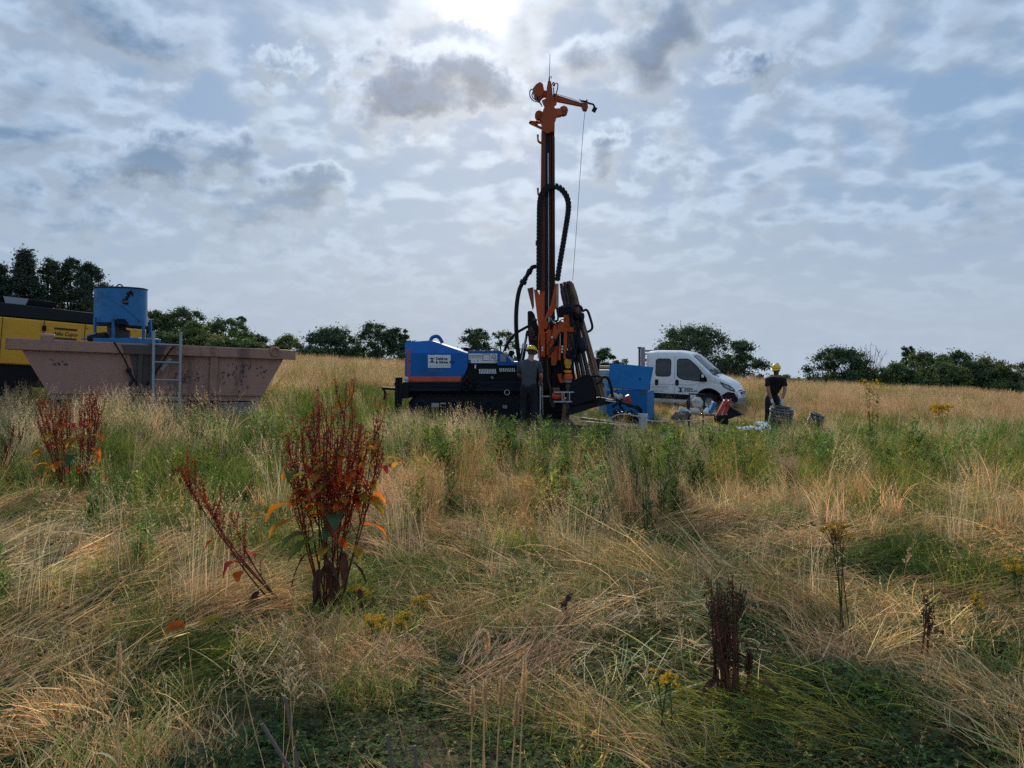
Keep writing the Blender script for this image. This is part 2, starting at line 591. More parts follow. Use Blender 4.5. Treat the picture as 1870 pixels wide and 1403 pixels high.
def text(body, name, mat, parent, loc, size, rot=(R(90), 0, 0), ax='LEFT', shear=0.0, weight=0.0, width=1.0, space=1.0):
    cu = bpy.data.curves.new(name, 'FONT')
    cu.body = body
    cu.size = size
    cu.align_x = ax
    cu.align_y = 'CENTER'
    cu.shear = shear
    cu.offset = weight
    cu.extrude = 0.0006
    cu.space_character = space
    cu.resolution_u = 2
    cu.materials.append(mat)
    to = bpy.data.objects.new(name + '_curve', cu)
    COL.objects.link(to)
    me = bpy.data.meshes.new_from_object(to.evaluated_get(bpy.context.evaluated_depsgraph_get()))
    bpy.data.objects.remove(to)
    me.materials.clear()
    me.materials.append(mat)
    o = bpy.data.objects.new(name, me)
    o.rotation_euler = rot
    o.scale = (width, 1, 1)
    o.location = Vector(loc) - ORG[parent.name]
    finish(o, parent)
    return o


# ------------------------------------------------------------------ ground
def smooth(t):
    t = np.clip(t, 0, 1)
    return t * t * (3 - 2 * t)


def ground(x, y):
    """height of the field, numpy or float"""
    x = np.asarray(x, dtype=float)
    y = np.asarray(y, dtype=float)
    s = smooth((y - 4) / 24.0)
    z = -0.05 * np.clip(x, -40, 40) * s
    z = z - 0.22 * np.exp(-((x - 7) / 3.5) ** 2 - ((y - 26) / 6.0) ** 2)
    z = z - 0.12 * np.exp(-((x - 5.5) / 2.5) ** 2 - ((y - 19) / 3.0) ** 2)
    z = z + 0.05 * np.sin(x * 0.9 + 1.3) * np.sin(y * 0.7 + .4) + 0.03 * np.sin(x * 2.1 + y * 1.3)
    far = np.clip(y - 46, 0, None)
    z = z - np.minimum(0.085 * far * smooth(far / 10), 26)
    near = np.clip(-y - 10, 0, None)
    z = z - np.minimum(0.03 * near, 5)
    return z


def G(x, y):
    return float(ground(x, y))
# ------------------------------------------------------------------ the field: one sheet of ground
rng = np.random.default_rng(7)


def make_ground():
    xs = np.unique(np.concatenate([np.linspace(-700, -40, 24), np.linspace(-40, 40, 161), np.linspace(40, 700, 24)]))
    ys = np.unique(np.concatenate([np.linspace(-60, -4, 20), np.linspace(-4, 30, 103), np.linspace(30, 90, 41), np.linspace(90, 900, 30)]))
    gx, gy = np.meshgrid(xs, ys)
    gz = ground(gx, gy)
    v = np.stack([gx.ravel(), gy.ravel(), gz.ravel()], 1)
    nx, ny = len(xs), len(ys)
    i = (np.arange(ny - 1)[:, None] * nx + np.arange(nx - 1)[None, :]).ravel()
    f = np.stack([i, i + 1, i + 1 + nx, i + nx], 1)
    m, t = new_mat('soil_and_thatch')
    co = t.n('ShaderNodeNewGeometry').outputs['Position']
    a = t.noise(co, 0.35, 5, 0.6, .3).outputs[0]
    b = t.noise(co, 6.0, 8, 0.7, .5).outputs[0]
    c = t.noise(t.vec('MULTIPLY', co, (1, .35, 1)), 60.0, 4, 0.7).outputs[0]
    s = t.mix(t.rng(b, .42, .62, 0, 1, True), (.060, .048, .030), (.170, .122, .068))
    s = t.mix(t.rng(c, .45, .7, 0, .7), s, (.25, .185, .105))
    s = t.mix(t.rng(a, .47, .60, 0, .75, True), s, (.045, .058, .020))
    bs = t.n('ShaderNodeBsdfPrincipled')
    t.put(bs.inputs['Base Color'], s)
    bs.inputs['Roughness'].default_value = .95
    bs.inputs['Specular IOR Level'].default_value = .1
    bn = t.n('ShaderNodeBump')
    bn.inputs['Strength'].default_value = .9
    bn.inputs['Distance'].default_value = .05
    t.put(bn.inputs['Height'], t.math('ADD', b, t.math('MULTIPLY', c, .3)))
    t.put(bs.inputs['Normal'], bn.outputs[0])
    o = t.n('ShaderNodeOutputMaterial')
    t.nt.links.new(bs.outputs[0], o.inputs[0])
    ob, me = np_mesh('ground', v, f, m, smooth=True)
    COL.objects.link(ob)
    tag(ob, 'rough field of soil and dead thatch under the grass', kind='structure')


make_ground()

# ------------------------------------------------------------------ grass tufts
STRAW = np.array([.66, .455, .225]); BROWN = np.array([.52, .30, .145]); PALE = np.array([.80, .61, .37])
GREEN = np.array([.120, .195, .038]); YGREEN = np.array([.29, .31, .055]); DGREEN = np.array([.050, .092, .022]); BLUEG = np.array([.13, .165, .085])


def ribbons(n, base, az, length, th0, th1, width, pw=1.3, seg=4, twist=None, sway=0.25, rg=rng):
    """n bent blades: tilt from the vertical runs from th0 at the root to th1 at the tip"""
    s = np.linspace(0, 1, seg + 1)
    th = th0[:, None] + (th1 - th0)[:, None] * s[None, :] ** pw
    a = az[:, None] + rg.normal(0, sway, n)[:, None] * s[None, :] ** 1.5
    step = (length / seg)[:, None]
    thm = (th[:, 1:] + th[:, :-1]) / 2
    am = (a[:, 1:] + a[:, :-1]) / 2
    d = np.stack([np.sin(thm) * np.cos(am), np.sin(thm) * np.sin(am), np.cos(thm)], 2) * step[:, :, None]
    p = np.concatenate([base[:, None, :], base[:, None, :] + np.cumsum(d, 1)], 1)
    tw = rg.uniform(0, np.pi, n) if twist is None else twist
    side = np.stack([-np.sin(a) * np.cos(tw)[:, None] + np.cos(a) * np.cos(th) * np.sin(tw)[:, None],
                     np.cos(a) * np.cos(tw)[:, None] + np.sin(a) * np.cos(th) * np.sin(tw)[:, None],
                     -np.sin(th) * np.sin(tw)[:, None]], 2)
    w = width[:, None] * (1 - 0.85 * s[None, :] ** 2) * 0.5
    L = p - side * w[:, :, None]
    Rr = p + side * w[:, :, None]
    v = np.stack([L, Rr], 2).reshape(n, (seg + 1) * 2, 3)
    k = np.arange(seg)
    fb = np.stack([2 * k, 2 * k + 1, 2 * k + 3, 2 * k + 2], 1)
    f = (np.arange(n) * (seg + 1) * 2)[:, None, None] + fb[None]
    return v.reshape(-1, 3), f.reshape(-1, 4), p, s


def quads(c, u, v):
    """flat little leaves: centre, half long axis, half short axis"""
    n = len(c)
    vs = np.stack([c - u, c + v * 1.0, c + u, c - v * 1.0], 1).reshape(-1, 3)
    return vs, np.arange(n * 4).reshape(n, 4)


def join(parts):
    vs, fs, cs, o = [], [], [], 0
    for v, f, c in parts:
        vs.append(v); fs.append(f + o); cs.append(c); o += len(v)
    return np.concatenate(vs), np.concatenate(fs), np.concatenate(cs)


def disc(n, r, rg=rng):
    a = rg.uniform(0, 2 * np.pi, n); q = r * np.sqrt(rg.uniform(0, 1, n))
    return np.stack([q * np.cos(a), q * np.sin(a), np.zeros(n)], 1)


def colours(n, m, mix, rg=rng):
    """relative colours of n blades of m points: mix lists (weight, rgb); brightness varies"""
    w = np.array([q[0] for q in mix]); k = rg.choice(len(mix), n, p=w / w.sum())
    c = np.array([q[1] for q in mix])[k] * rg.lognormal(0, .32, n)[:, None]
    return np.repeat(c, m, 0)


ONE = (1, 1, 1)
grass_mat = leaf_mat('grass_blade', .42, .7, gloss=.025)


def spikelets(p, sv, frm, k, spread, ln, wd, g, seg):
    """little pale husks along the last part of stems p (n, seg+1, 3)"""
    n = len(p)
    t = g.uniform(frm, 1.0, (n, k)) * seg
    i = np.minimum(t.astype(int), seg - 1); fr = (t - i)[..., None]
    q = np.take_along_axis(p, i[..., None].repeat(3, 2), 1) * (1 - fr) + np.take_along_axis(p, (i + 1)[..., None].repeat(3, 2), 1) * fr
    ax = np.take_along_axis(p, (i + 1)[..., None].repeat(3, 2), 1) - np.take_along_axis(p, i[..., None].repeat(3, 2), 1)
    ax = ax / (np.linalg.norm(ax, axis=2)[..., None] + 1e-9)
    off = g.normal(0, spread, (n, k, 3)) * (1.05 - (t / seg - frm) / (1 - frm))[..., None]
    q = (q + off).reshape(-1, 3)
    d = off.reshape(-1, 3); d = d / (np.linalg.norm(d, axis=1)[:, None] + 1e-6) * .5 + ax.reshape(-1, 3) * .8 + g.normal(0, .22, q.shape)
    d /= np.linalg.norm(d, axis=1)[:, None]
    sd_ = np.cross(d, g.normal(0, 1, q.shape)); sd_ /= np.linalg.norm(sd_, axis=1)[:, None]
    return quads(q, d * g.uniform(ln * .6, ln * 1.3, len(q))[:, None], sd_ * g.uniform(wd * .6, wd * 1.2, len(q))[:, None])


def tuft_lodged(s, fine=False):
    """grass pressed flat: short broken stems crossing one another in a thin mat, husks, and a few kinked ones sticking out"""
    g = np.random.default_rng(100 + s)
    n = 150 if not fine else 150
    sprd = .42 if fine else (.45, 1.0, .6, 1.6, .8, 2.2)[s % 6]
    b = disc(n, .30, g); b[:, 2] = .09 * g.uniform(0, 1, n) ** 2.2
    t0 = R(1) * g.uniform(60, 92, n)
    v, f, p, sv = ribbons(n, b, g.normal(0, sprd, n), g.gamma(3.0, .075, n).clip(.06, .55), t0, t0 + R(1) * g.uniform(-6, 30, n),
                          g.uniform(.0020, .0054, n) * (.75 if fine else 1), 1.0, 4, sway=.5, rg=g)
    v[:, 2] = np.maximum(v[:, 2], .003 + .015 * g.uniform(0, 1, len(v)))
    c = colours(n, 10, [(6, ONE), (2.4, (1.35, 1.40, 1.5)), (2.4, (.62, .50, .38)), (1.6, (.24, .42, .16))], g)
    hp = p[g.choice(n, 14, replace=False)]
    v3, f3 = spikelets(hp, sv, .55, 14, .007, .0075, .0019, g, 4)
    v3[:, 2] = np.maximum(v3[:, 2], .006)
    c3 = colours(len(v3) // 4, 4, [(3, (1.25, 1.25, 1.3)), (1, (.9, .8, .7))], g)
    m = 44
    b2 = disc(m, .28, g)
    t1 = R(1) * g.uniform(5, 65, m)
    v2, f2, _, _ = ribbons(m, b2, g.uniform(0, 6.28, m), g.uniform(.06, .27, m), t1, t1 + R(1) * g.uniform(-10, 85, m),
                           g.uniform(.0016, .0038, m), 1.0, 4, sway=.5, rg=g)
    return join([(v, f, c), (v3, f3, c3), (v2, f2, colours(m, 10, [(3, ONE), (2, (.28, .55, .16)), (1.2, (1.35, 1.35, 1.4))], g))])


def tuft_sheaf(s):
    """a swathe of long stems combed one way, arching low"""
    g = np.random.default_rng(700 + s)
    n = 92
    b = disc(n, .17, g); b[:, 2] = .03 * g.uniform(0, 1, n)
    t0 = R(1) * g.uniform(54, 88, n)
    v, f, p, sv = ribbons(n, b, g.normal(0, .38, n), g.uniform(.10, .38, n), t0, t0 + R(1) * g.uniform(4, 44, n), g.uniform(.0022, .0060, n), 1.0, 5, sway=.35, rg=g)
    v[:, 2] = np.maximum(v[:, 2], .004)
    c = colours(n, 12, [(6, ONE), (2.4, (1.25, 1.28, 1.35)), (2, (.66, .54, .42)), (.7, (.26, .45, .18))], g)
    v3, f3 = spikelets(p[g.choice(n, 12, replace=False)], sv, .6, 14, .007, .0075, .0019, g, 5)
    return join([(v, f, c), (v3, f3, colours(len(v3) // 4, 4, [(3, (1.15, 1.15, 1.2)), (1, (.9, .8, .7))], g))])


def tuft_short(s):
    """short mixed growth: green blades, thin dry stems and a few heads, shin high"""
    g = np.random.default_rng(600 + s)
    n = 70
    v, f, _, _ = ribbons(n, disc(n, .16, g), g.uniform(0, 6.28, n), g.uniform(.08, .30, n), R(1) * g.uniform(0, 30, n), R(1) * g.uniform(25, 110, n),
                         g.uniform(.0020, .0046, n), 1.4, 5, rg=g)
    c = colours(n, 12, [(5, ONE), (2, (1.4, 1.25, .9)), (1.5, (.65, .7, .6)), (1.6, (2.6, 1.25, 2.2))], g)
    m = 10
    v2, f2, p, sv = ribbons(m, disc(m, .14, g), g.uniform(0, 6.28, m), g.uniform(.18, .44, m), R(1) * g.uniform(0, 25, m), R(1) * g.uniform(15, 70, m), g.uniform(.0013, .0022, m), 1.6, 6, rg=g)
    v3, f3 = spikelets(p, sv, .70, 16, .008, .007, .0017, g, 6)
    return join([(v, f, c), (v2, f2, colours(m, 14, [(1, (3.4, 1.55, 3.2))], g)), (v3, f3, colours(len(v3) // 4, 4, [(1, (4.4, 2.1, 5.0)), (1, (3.2, 1.4, 3.0))], g))])


def tuft_meadow(s, wide=1.0, n=80):
    g = np.random.default_rng(200 + s)
    b = disc(n, .19 * (1 + .35 * (wide - 1)), g)
    v, f, _, _ = ribbons(n, b, g.uniform(0, 6.28, n), g.uniform(.28, .75, n), R(1) * g.uniform(0, 16, n), R(1) * g.uniform(15, 85, n),
                         g.uniform(.003, .0068, n) * wide, 1.6, 5, rg=g)
    c = colours(n, 12, [(5, ONE), (2, (1.3, 1.2, .95)), (2, (.7, .75, .7)), (1.2, (2.2, 1.5, 1.5))], g)
    return v, f, c


def tuft_seedy(s, wide=1.0, n=34):
    """straw stems with loose feathery heads"""
    g = np.random.default_rng(300 + s)
    b = disc(n, .20 * (1 + .35 * (wide - 1)), g)
    lean = g.normal(0, .5, n)
    v, f, p, sv = ribbons(n, b, lean + (g.uniform(0, 6.28) if s % 2 else 0), g.uniform(.55, 1.0, n), R(1) * g.uniform(0, 10, n), R(1) * g.uniform(10, 62, n),
                          g.uniform(.0018, .0030, n) * wide, 1.9, 6, rg=g)
    c = colours(n, 14, [(5, ONE), (2, (1.12, 1.12, 1.1)), (1, (.7, .7, .6))], g)
    # spikelets along the top quarter
    k = 16
    t = g.uniform(.74, 1.0, (n, k)) * 6
    i = np.minimum(t.astype(int), 5); fr = (t - i)[..., None]
    q = np.take_along_axis(p, i[..., None].repeat(3, 2), 1) * (1 - fr) + np.take_along_axis(p, (i + 1)[..., None].repeat(3, 2), 1) * fr
    taper = (1.05 - (t / 6 - .74) / .26)[..., None]
    off = g.normal(0, .016, (n, k, 3)) * taper
    q = (q + off).reshape(-1, 3)
    d = off.reshape(-1, 3); d = d / (np.linalg.norm(d, axis=1)[:, None] + 1e-6) * .6 + np.array([0, 0, .6]) + g.normal(0, .25, q.shape)
    d /= np.linalg.norm(d, axis=1)[:, None]
    sd_ = np.cross(d, g.normal(0, 1, q.shape)); sd_ /= np.linalg.norm(sd_, axis=1)[:, None]
    vq, fq = quads(q, d * g.uniform(.006, .013, len(q))[:, None], sd_ * g.uniform(.0013, .0026, len(q))[:, None] * wide)
    cq = colours(len(q), 4, [(4, (1.12, 1.06, 1.0)), (2, (.9, .78, .66))], g)
    m = int(n * .9)
    v2, f2, _, _ = ribbons(m, disc(m, .2, g), g.uniform(0, 6.28, m), g.uniform(.15, .5, m), R(1) * g.uniform(0, 25, m), R(1) * g.uniform(30, 120, m),
                           g.uniform(.0028, .005, m) * wide, 1.4, 6, rg=g)
    c2 = colours(m, 14, [(4, (.85, .8, .75)), (1.3, (.45, .62, .35))], g)
    return join([(v, f, c), (vq, fq, cq), (v2, f2, c2)])


def tuft_clover(s):
    """low dark leaves that fill the gaps between the fallen straw"""
    g = np.random.default_rng(400 + s)
    n = 170
    c = disc(n, .30, g); c[:, 2] = g.uniform(.015, .12, n) * (1 - (np.hypot(c[:, 0], c[:, 1]) / .34) ** 2)
    c3 = c.repeat(3, 0)
    a = (g.uniform(0, 6.28, n)[:, None] + np.array([0, 2.09, 4.19])).ravel()
    r = g.uniform(.006, .014, n).repeat(3)
    up = g.normal(0, .35, (n * 3,))
    u = np.stack([np.cos(a), np.sin(a), up], 1) * r[:, None]
    w = np.stack([-np.sin(a), np.cos(a), g.normal(0, .25, n * 3)], 1) * (r * .75)[:, None]
    v, f = quads(c3 + u, u, w)
    col = colours(n, 12, [(5, ONE), (2, (1.7, 1.6, 1.3)), (.8, (2.4, 1.5, 1.0)), (.35, (4.5, 1.6, .8))], g)
    m = 30
    v2, f2, _, _ = ribbons(m, disc(m, .3, g), g.uniform(0, 6.28, m), g.uniform(.06, .22, m), R(1) * g.uniform(0, 40, m), R(1) * g.uniform(30, 95, m),
                           g.uniform(.002, .004, m), 1.3, 4, rg=g)
    return join([(v, f, col), (v2, f2, colours(m, 10, [(2, (1.6, 1.6, 1.2)), (1, (6, 4, 5))], g))])


def tuft_weed(s):
    """leafy green weeds, knee high"""
    g = np.random.default_rng(500 + s)
    n = 7
    b = disc(n, .12, g)
    L = g.uniform(.32, .78, n)
    v, f, p, _ = ribbons(n, b, g.uniform(0, 6.28, n), L, R(1) * g.uniform(0, 8, n), R(1) * g.uniform(2, 26, n), g.uniform(.005, .008, n), 1.4, 6, rg=g)
    c = colours(n, 14, [(3, (.9, .8, .7)), (1, (1.6, 1.0, .9))], g)
    k = 30
    t = np.sort(g.uniform(.15, 1.0, (n, k)), 1) * 6
    i = np.minimum(t.astype(int), 5); fr = (t - i)[..., None]
    q = (np.take_along_axis(p, i[..., None].repeat(3, 2), 1) * (1 - fr) + np.take_along_axis(p, (i + 1)[..., None].repeat(3, 2), 1) * fr).reshape(-1, 3)
    a = g.uniform(0, 6.28, n * k)
    ln = (.022 + .040 * (1 - np.abs(t / 6 - .45))).ravel() * g.uniform(.7, 1.3, n * k)
    u = np.stack([np.cos(a), np.sin(a), g.normal(.45, .35, n * k)], 1)
    u = u / np.linalg.norm(u, axis=1)[:, None] * ln[:, None]
    w = np.stack([-np.sin(a), np.cos(a), np.zeros(n * k)], 1) * (ln * g.uniform(.2, .34, n * k))[:, None]
    vq, fq = quads(q + u, u, w)
    return join([(v, f, c), (vq, fq, colours(n * k, 4, [(4, ONE), (2, (1.35, 1.25, 1.1)), (1, (.7, .75, .7))], g))])


def tuft_collection(name, fn, count, *a):
    c = bpy.data.collections.new(name)
    for s in range(count):
        v, f, col = fn(s, *a)
        o, me = np_mesh(name + '_tuft', v, f, grass_mat, cols=col)
        c.objects.link(o)
    return c, count


def scatter(name, label, coll, pts, rotz, scl, tint, tilt=None):
    coll, cnt = coll
    n = len(pts)
    me = bpy.data.meshes.new(name)
    me.vertices.add(n)
    me.vertices.foreach_set('co', pts.astype(np.float32).ravel())
    rot = np.zeros((n, 3)); rot[:, 2] = rotz
    if tilt is not None:
        rot[:, :2] = tilt
    for nm, ty, key, arr in (('rot', 'FLOAT_VECTOR', 'vector', rot), ('tint', 'FLOAT_VECTOR', 'vector', tint), ('scl', 'FLOAT_VECTOR', 'vector', scl)):
        me.attributes.new(nm, ty, 'POINT').data.foreach_set(key, arr.astype(np.float32).ravel())
    me.attributes.new('idx', 'INT', 'POINT').data.foreach_set('value', rng.integers(0, cnt, n).astype(np.int32))
    me.materials.append(grass_mat)
    o = bpy.data.objects.new(name, me)
    COL.objects.link(o)
    tag(o, label, kind='stuff')
    ng = bpy.data.node_groups.new(name, 'GeometryNodeTree')
    ng.interface.new_socket('Geometry', in_out='INPUT', socket_type='NodeSocketGeometry')
    ng.interface.new_socket('Geometry', in_out='OUTPUT', socket_type='NodeSocketGeometry')
    N = ng.nodes.new
    gi, go = N('NodeGroupInput'), N('NodeGroupOutput')
    ip = N('GeometryNodeInstanceOnPoints')
    ci = N('GeometryNodeCollectionInfo')
    ci.inputs['Collection'].default_value = coll
    ci.inputs['Separate Children'].default_value = True
    ci.inputs['Reset Children'].default_value = True

    def attr(nm, ty):
        a = N('GeometryNodeInputNamedAttribute')
        a.data_type = ty
        a.inputs['Name'].default_value = nm
        return a.outputs['Attribute']
    e2r = N('FunctionNodeEulerToRotation')
    ln = ng.links.new
    ln(attr('rot', 'FLOAT_VECTOR'), e2r.inputs[0])
    ln(gi.outputs[0], ip.inputs['Points'])
    ln(ci.outputs[0], ip.inputs['Instance'])
    ip.inputs['Pick Instance'].default_value = True
    ln(attr('idx', 'INT'), ip.inputs['Instance Index'])
    ln(e2r.outputs[0], ip.inputs['Rotation'])
    ln(attr('scl', 'FLOAT_VECTOR'), ip.inputs['Scale'])
    ln(ip.outputs[0], go.inputs[0])
    o.modifiers.new('growth', 'NODES').node_group = ng
    return o


# where each kind of growth stands (metres on the field)
def bump2(x, y, cx, cy, rx, ry):
    return np.exp(-(((x - cx) / rx) ** 2 + ((y - cy) / ry) ** 2))


def nz(x, y, f, seed):
    """cheap smooth noise in 0..1"""
    r = np.random.default_rng(seed)
    o = np.zeros_like(x)
    for k in range(7):
        a = r.uniform(0, 6.28); q = f * r.uniform(.6, 1.9)
        o += np.sin((x * np.cos(a) + y * np.sin(a)) * q + r.uniform(0, 6.28) + 1.2 * np.sin((x * np.sin(a) - y * np.cos(a)) * q * .7))
    return np.clip(.5 + o / 8, 0, 1)


def w_green(x, y):
    g = 1.0 * bump2(x, y, -4.0, 10.6, 2.4, 2.6) + .9 * bump2(x, y, -2.3, 9.8, .9, 2.2) + 1.0 * bump2(x, y, .8, 13.4, 3.2, 2.4) + .8 * bump2(x, y, 4.6, 15.5, 3, 2.2)
    g += .9 * bump2(x, y, -4.4, 20, 2.2, 4) + .6 * bump2(x, y, -9, 11, 3, 3) + .8 * bump2(x, y, 7.5, 10, 2.2, 1.8) + .7 * bump2(x, y, 10, 17, 5, 2) + .5 * bump2(x, y, 6, 29, 2.5, 3)
    g += .55 * bump2(x, y, 2.0, 9.5, .9, 1.1) + .4 * bump2(x, y, 9, 22, 3, 1.2)
    g += .60 * smooth((y - 8.0) / 2) * (1 - smooth((y - 21) / 5)) + .25 * smooth((-x - .5) / 2) * smooth((y - 6.5) / 2) * (1 - smooth((y - 16) / 4))
    g += .9 * (nz(x, y, .9, 3) - .50)
    g -= .9 * bump2(x, y, -1.5, 13.5, .7, 2.6) + 1.0 * bump2(x, y, -.5, 7.8, 1.4, 1.3)
    g -= .9 * smooth((y - 25) / 8)
    return np.clip(g, 0, 1)


def w_ygreen(x, y):
    return np.clip(1.1 * bump2(x, y, 3.8, 9.6, 3.2, 1.9) + .6 * bump2(x, y, 7, 13.5, 4, 2.2) + .4 * bump2(x, y, 3, 12, 2, 2), 0, 1)


def w_brown(x, y):
    return np.clip(1.25 * bump2(x, y, -.55, 7.9, 1.5, 1.1) + .6 * bump2(x, y, 1.2, 11.2, .4, .6) + .5 * bump2(x, y, 2.1, 11.5, .6, .6) - .35 * bump2(x, y, 3.5, 10, 3.2, 2.5) + .45 * bump2(x, y, 2.6, 7.6, 1.0, .6) + .75 * smooth((y - 22) / 6) + .35 * bump2(x, y, -.9, 4.4, .8, .5) + .5 * bump2(x, y, 7, 18, 6, 2) + .5 * (nz(x, y, 1.1, 9) - .5), 0, 1)


def tint_at(x, y, jit=.12):
    n = len(x)
    g, yg, br = w_green(x, y)[:, None], w_ygreen(x, y)[:, None], w_brown(x, y)[:, None]
    pale = np.clip(nz(x, y, 1.6, 21) * 1.6 - .75, 0, .8)[:, None]
    c = STRAW + (BROWN - STRAW) * br * .85
    c = c + (PALE - c) * pale * (1 - br)
    pick = rng.uniform(0, 1, (n, 1))
    c = np.where(pick < g * .85, GREEN * (1 - .35 * yg) + YGREEN * .35 * yg, np.where(pick < g * .85 + yg * .65, YGREEN, np.where(pick > .86, YGREEN * .8, c)))
    return c * rng.lognormal(0, jit, (n, 1)) * (1 + rng.normal(0, .05, (n, 3)))


KEEP_OUT = []                                        # ground plans (convex, anticlockwise) where no grass grows


def clear_of(x, y):
    ok = np.ones(len(x), bool)
    for poly in KEEP_OUT:
        ins = np.ones(len(x), bool)
        for (ax, ay), (bx, by) in zip(poly, poly[1:] + poly[:1]):
            ins &= ((bx - ax) * (y - ay) - (by - ay) * (x - ax)) > 0
        ok &= ~ins
    return ok


def sow(y0, y1, per_m2, margin=1.0, spread=.70):
    """random spots between two distances, over the field of view and a margin to either side"""
    A = (y1 - y0) * (spread * (y0 + y1) + 2 * margin)
    n = int(A * per_m2)
    y = np.sqrt(rng.uniform(y0 ** 2, y1 ** 2, n))
    x = rng.uniform(-1, 1, n) * (spread * y + margin)
    ok = clear_of(x, y)
    return x[ok], y[ok]


def pts3(x, y, dz=0.0):
    return np.stack([x, y, ground(x, y) + dz], 1)


def uni(n, s, zs=None):
    s = np.repeat(s[:, None], 3, 1)
    if zs is not None:
        s[:, 2] *= zs
    return s


def low(x, y):
    """1 where the grass stands tall, less where it has been trodden round the machines"""
    return np.clip(1 - .54 * bump2(x, y, 6.0, 21.5, 6.5, 5.5) - .60 * bump2(x, y, 6.3, 27.5, 4.2, 3.0) - .55 * bump2(x, y, .6, 15.6, 4.5, 2.3) - .40 * bump2(x, y, 1.0, 18.5, 4.5, 2.0) - .35 * bump2(x, y, 4.5, 17, 4, 3) + .60 * bump2(x, y, 6.9, 18.2, 1.6, 1.1) - .5 * bump2(x, y, 2.0, 15.3, 2.2, 2.0) - .62 * bump2(x, y, -4.75, 7.7, 1.0, 1.1), .28, 1)


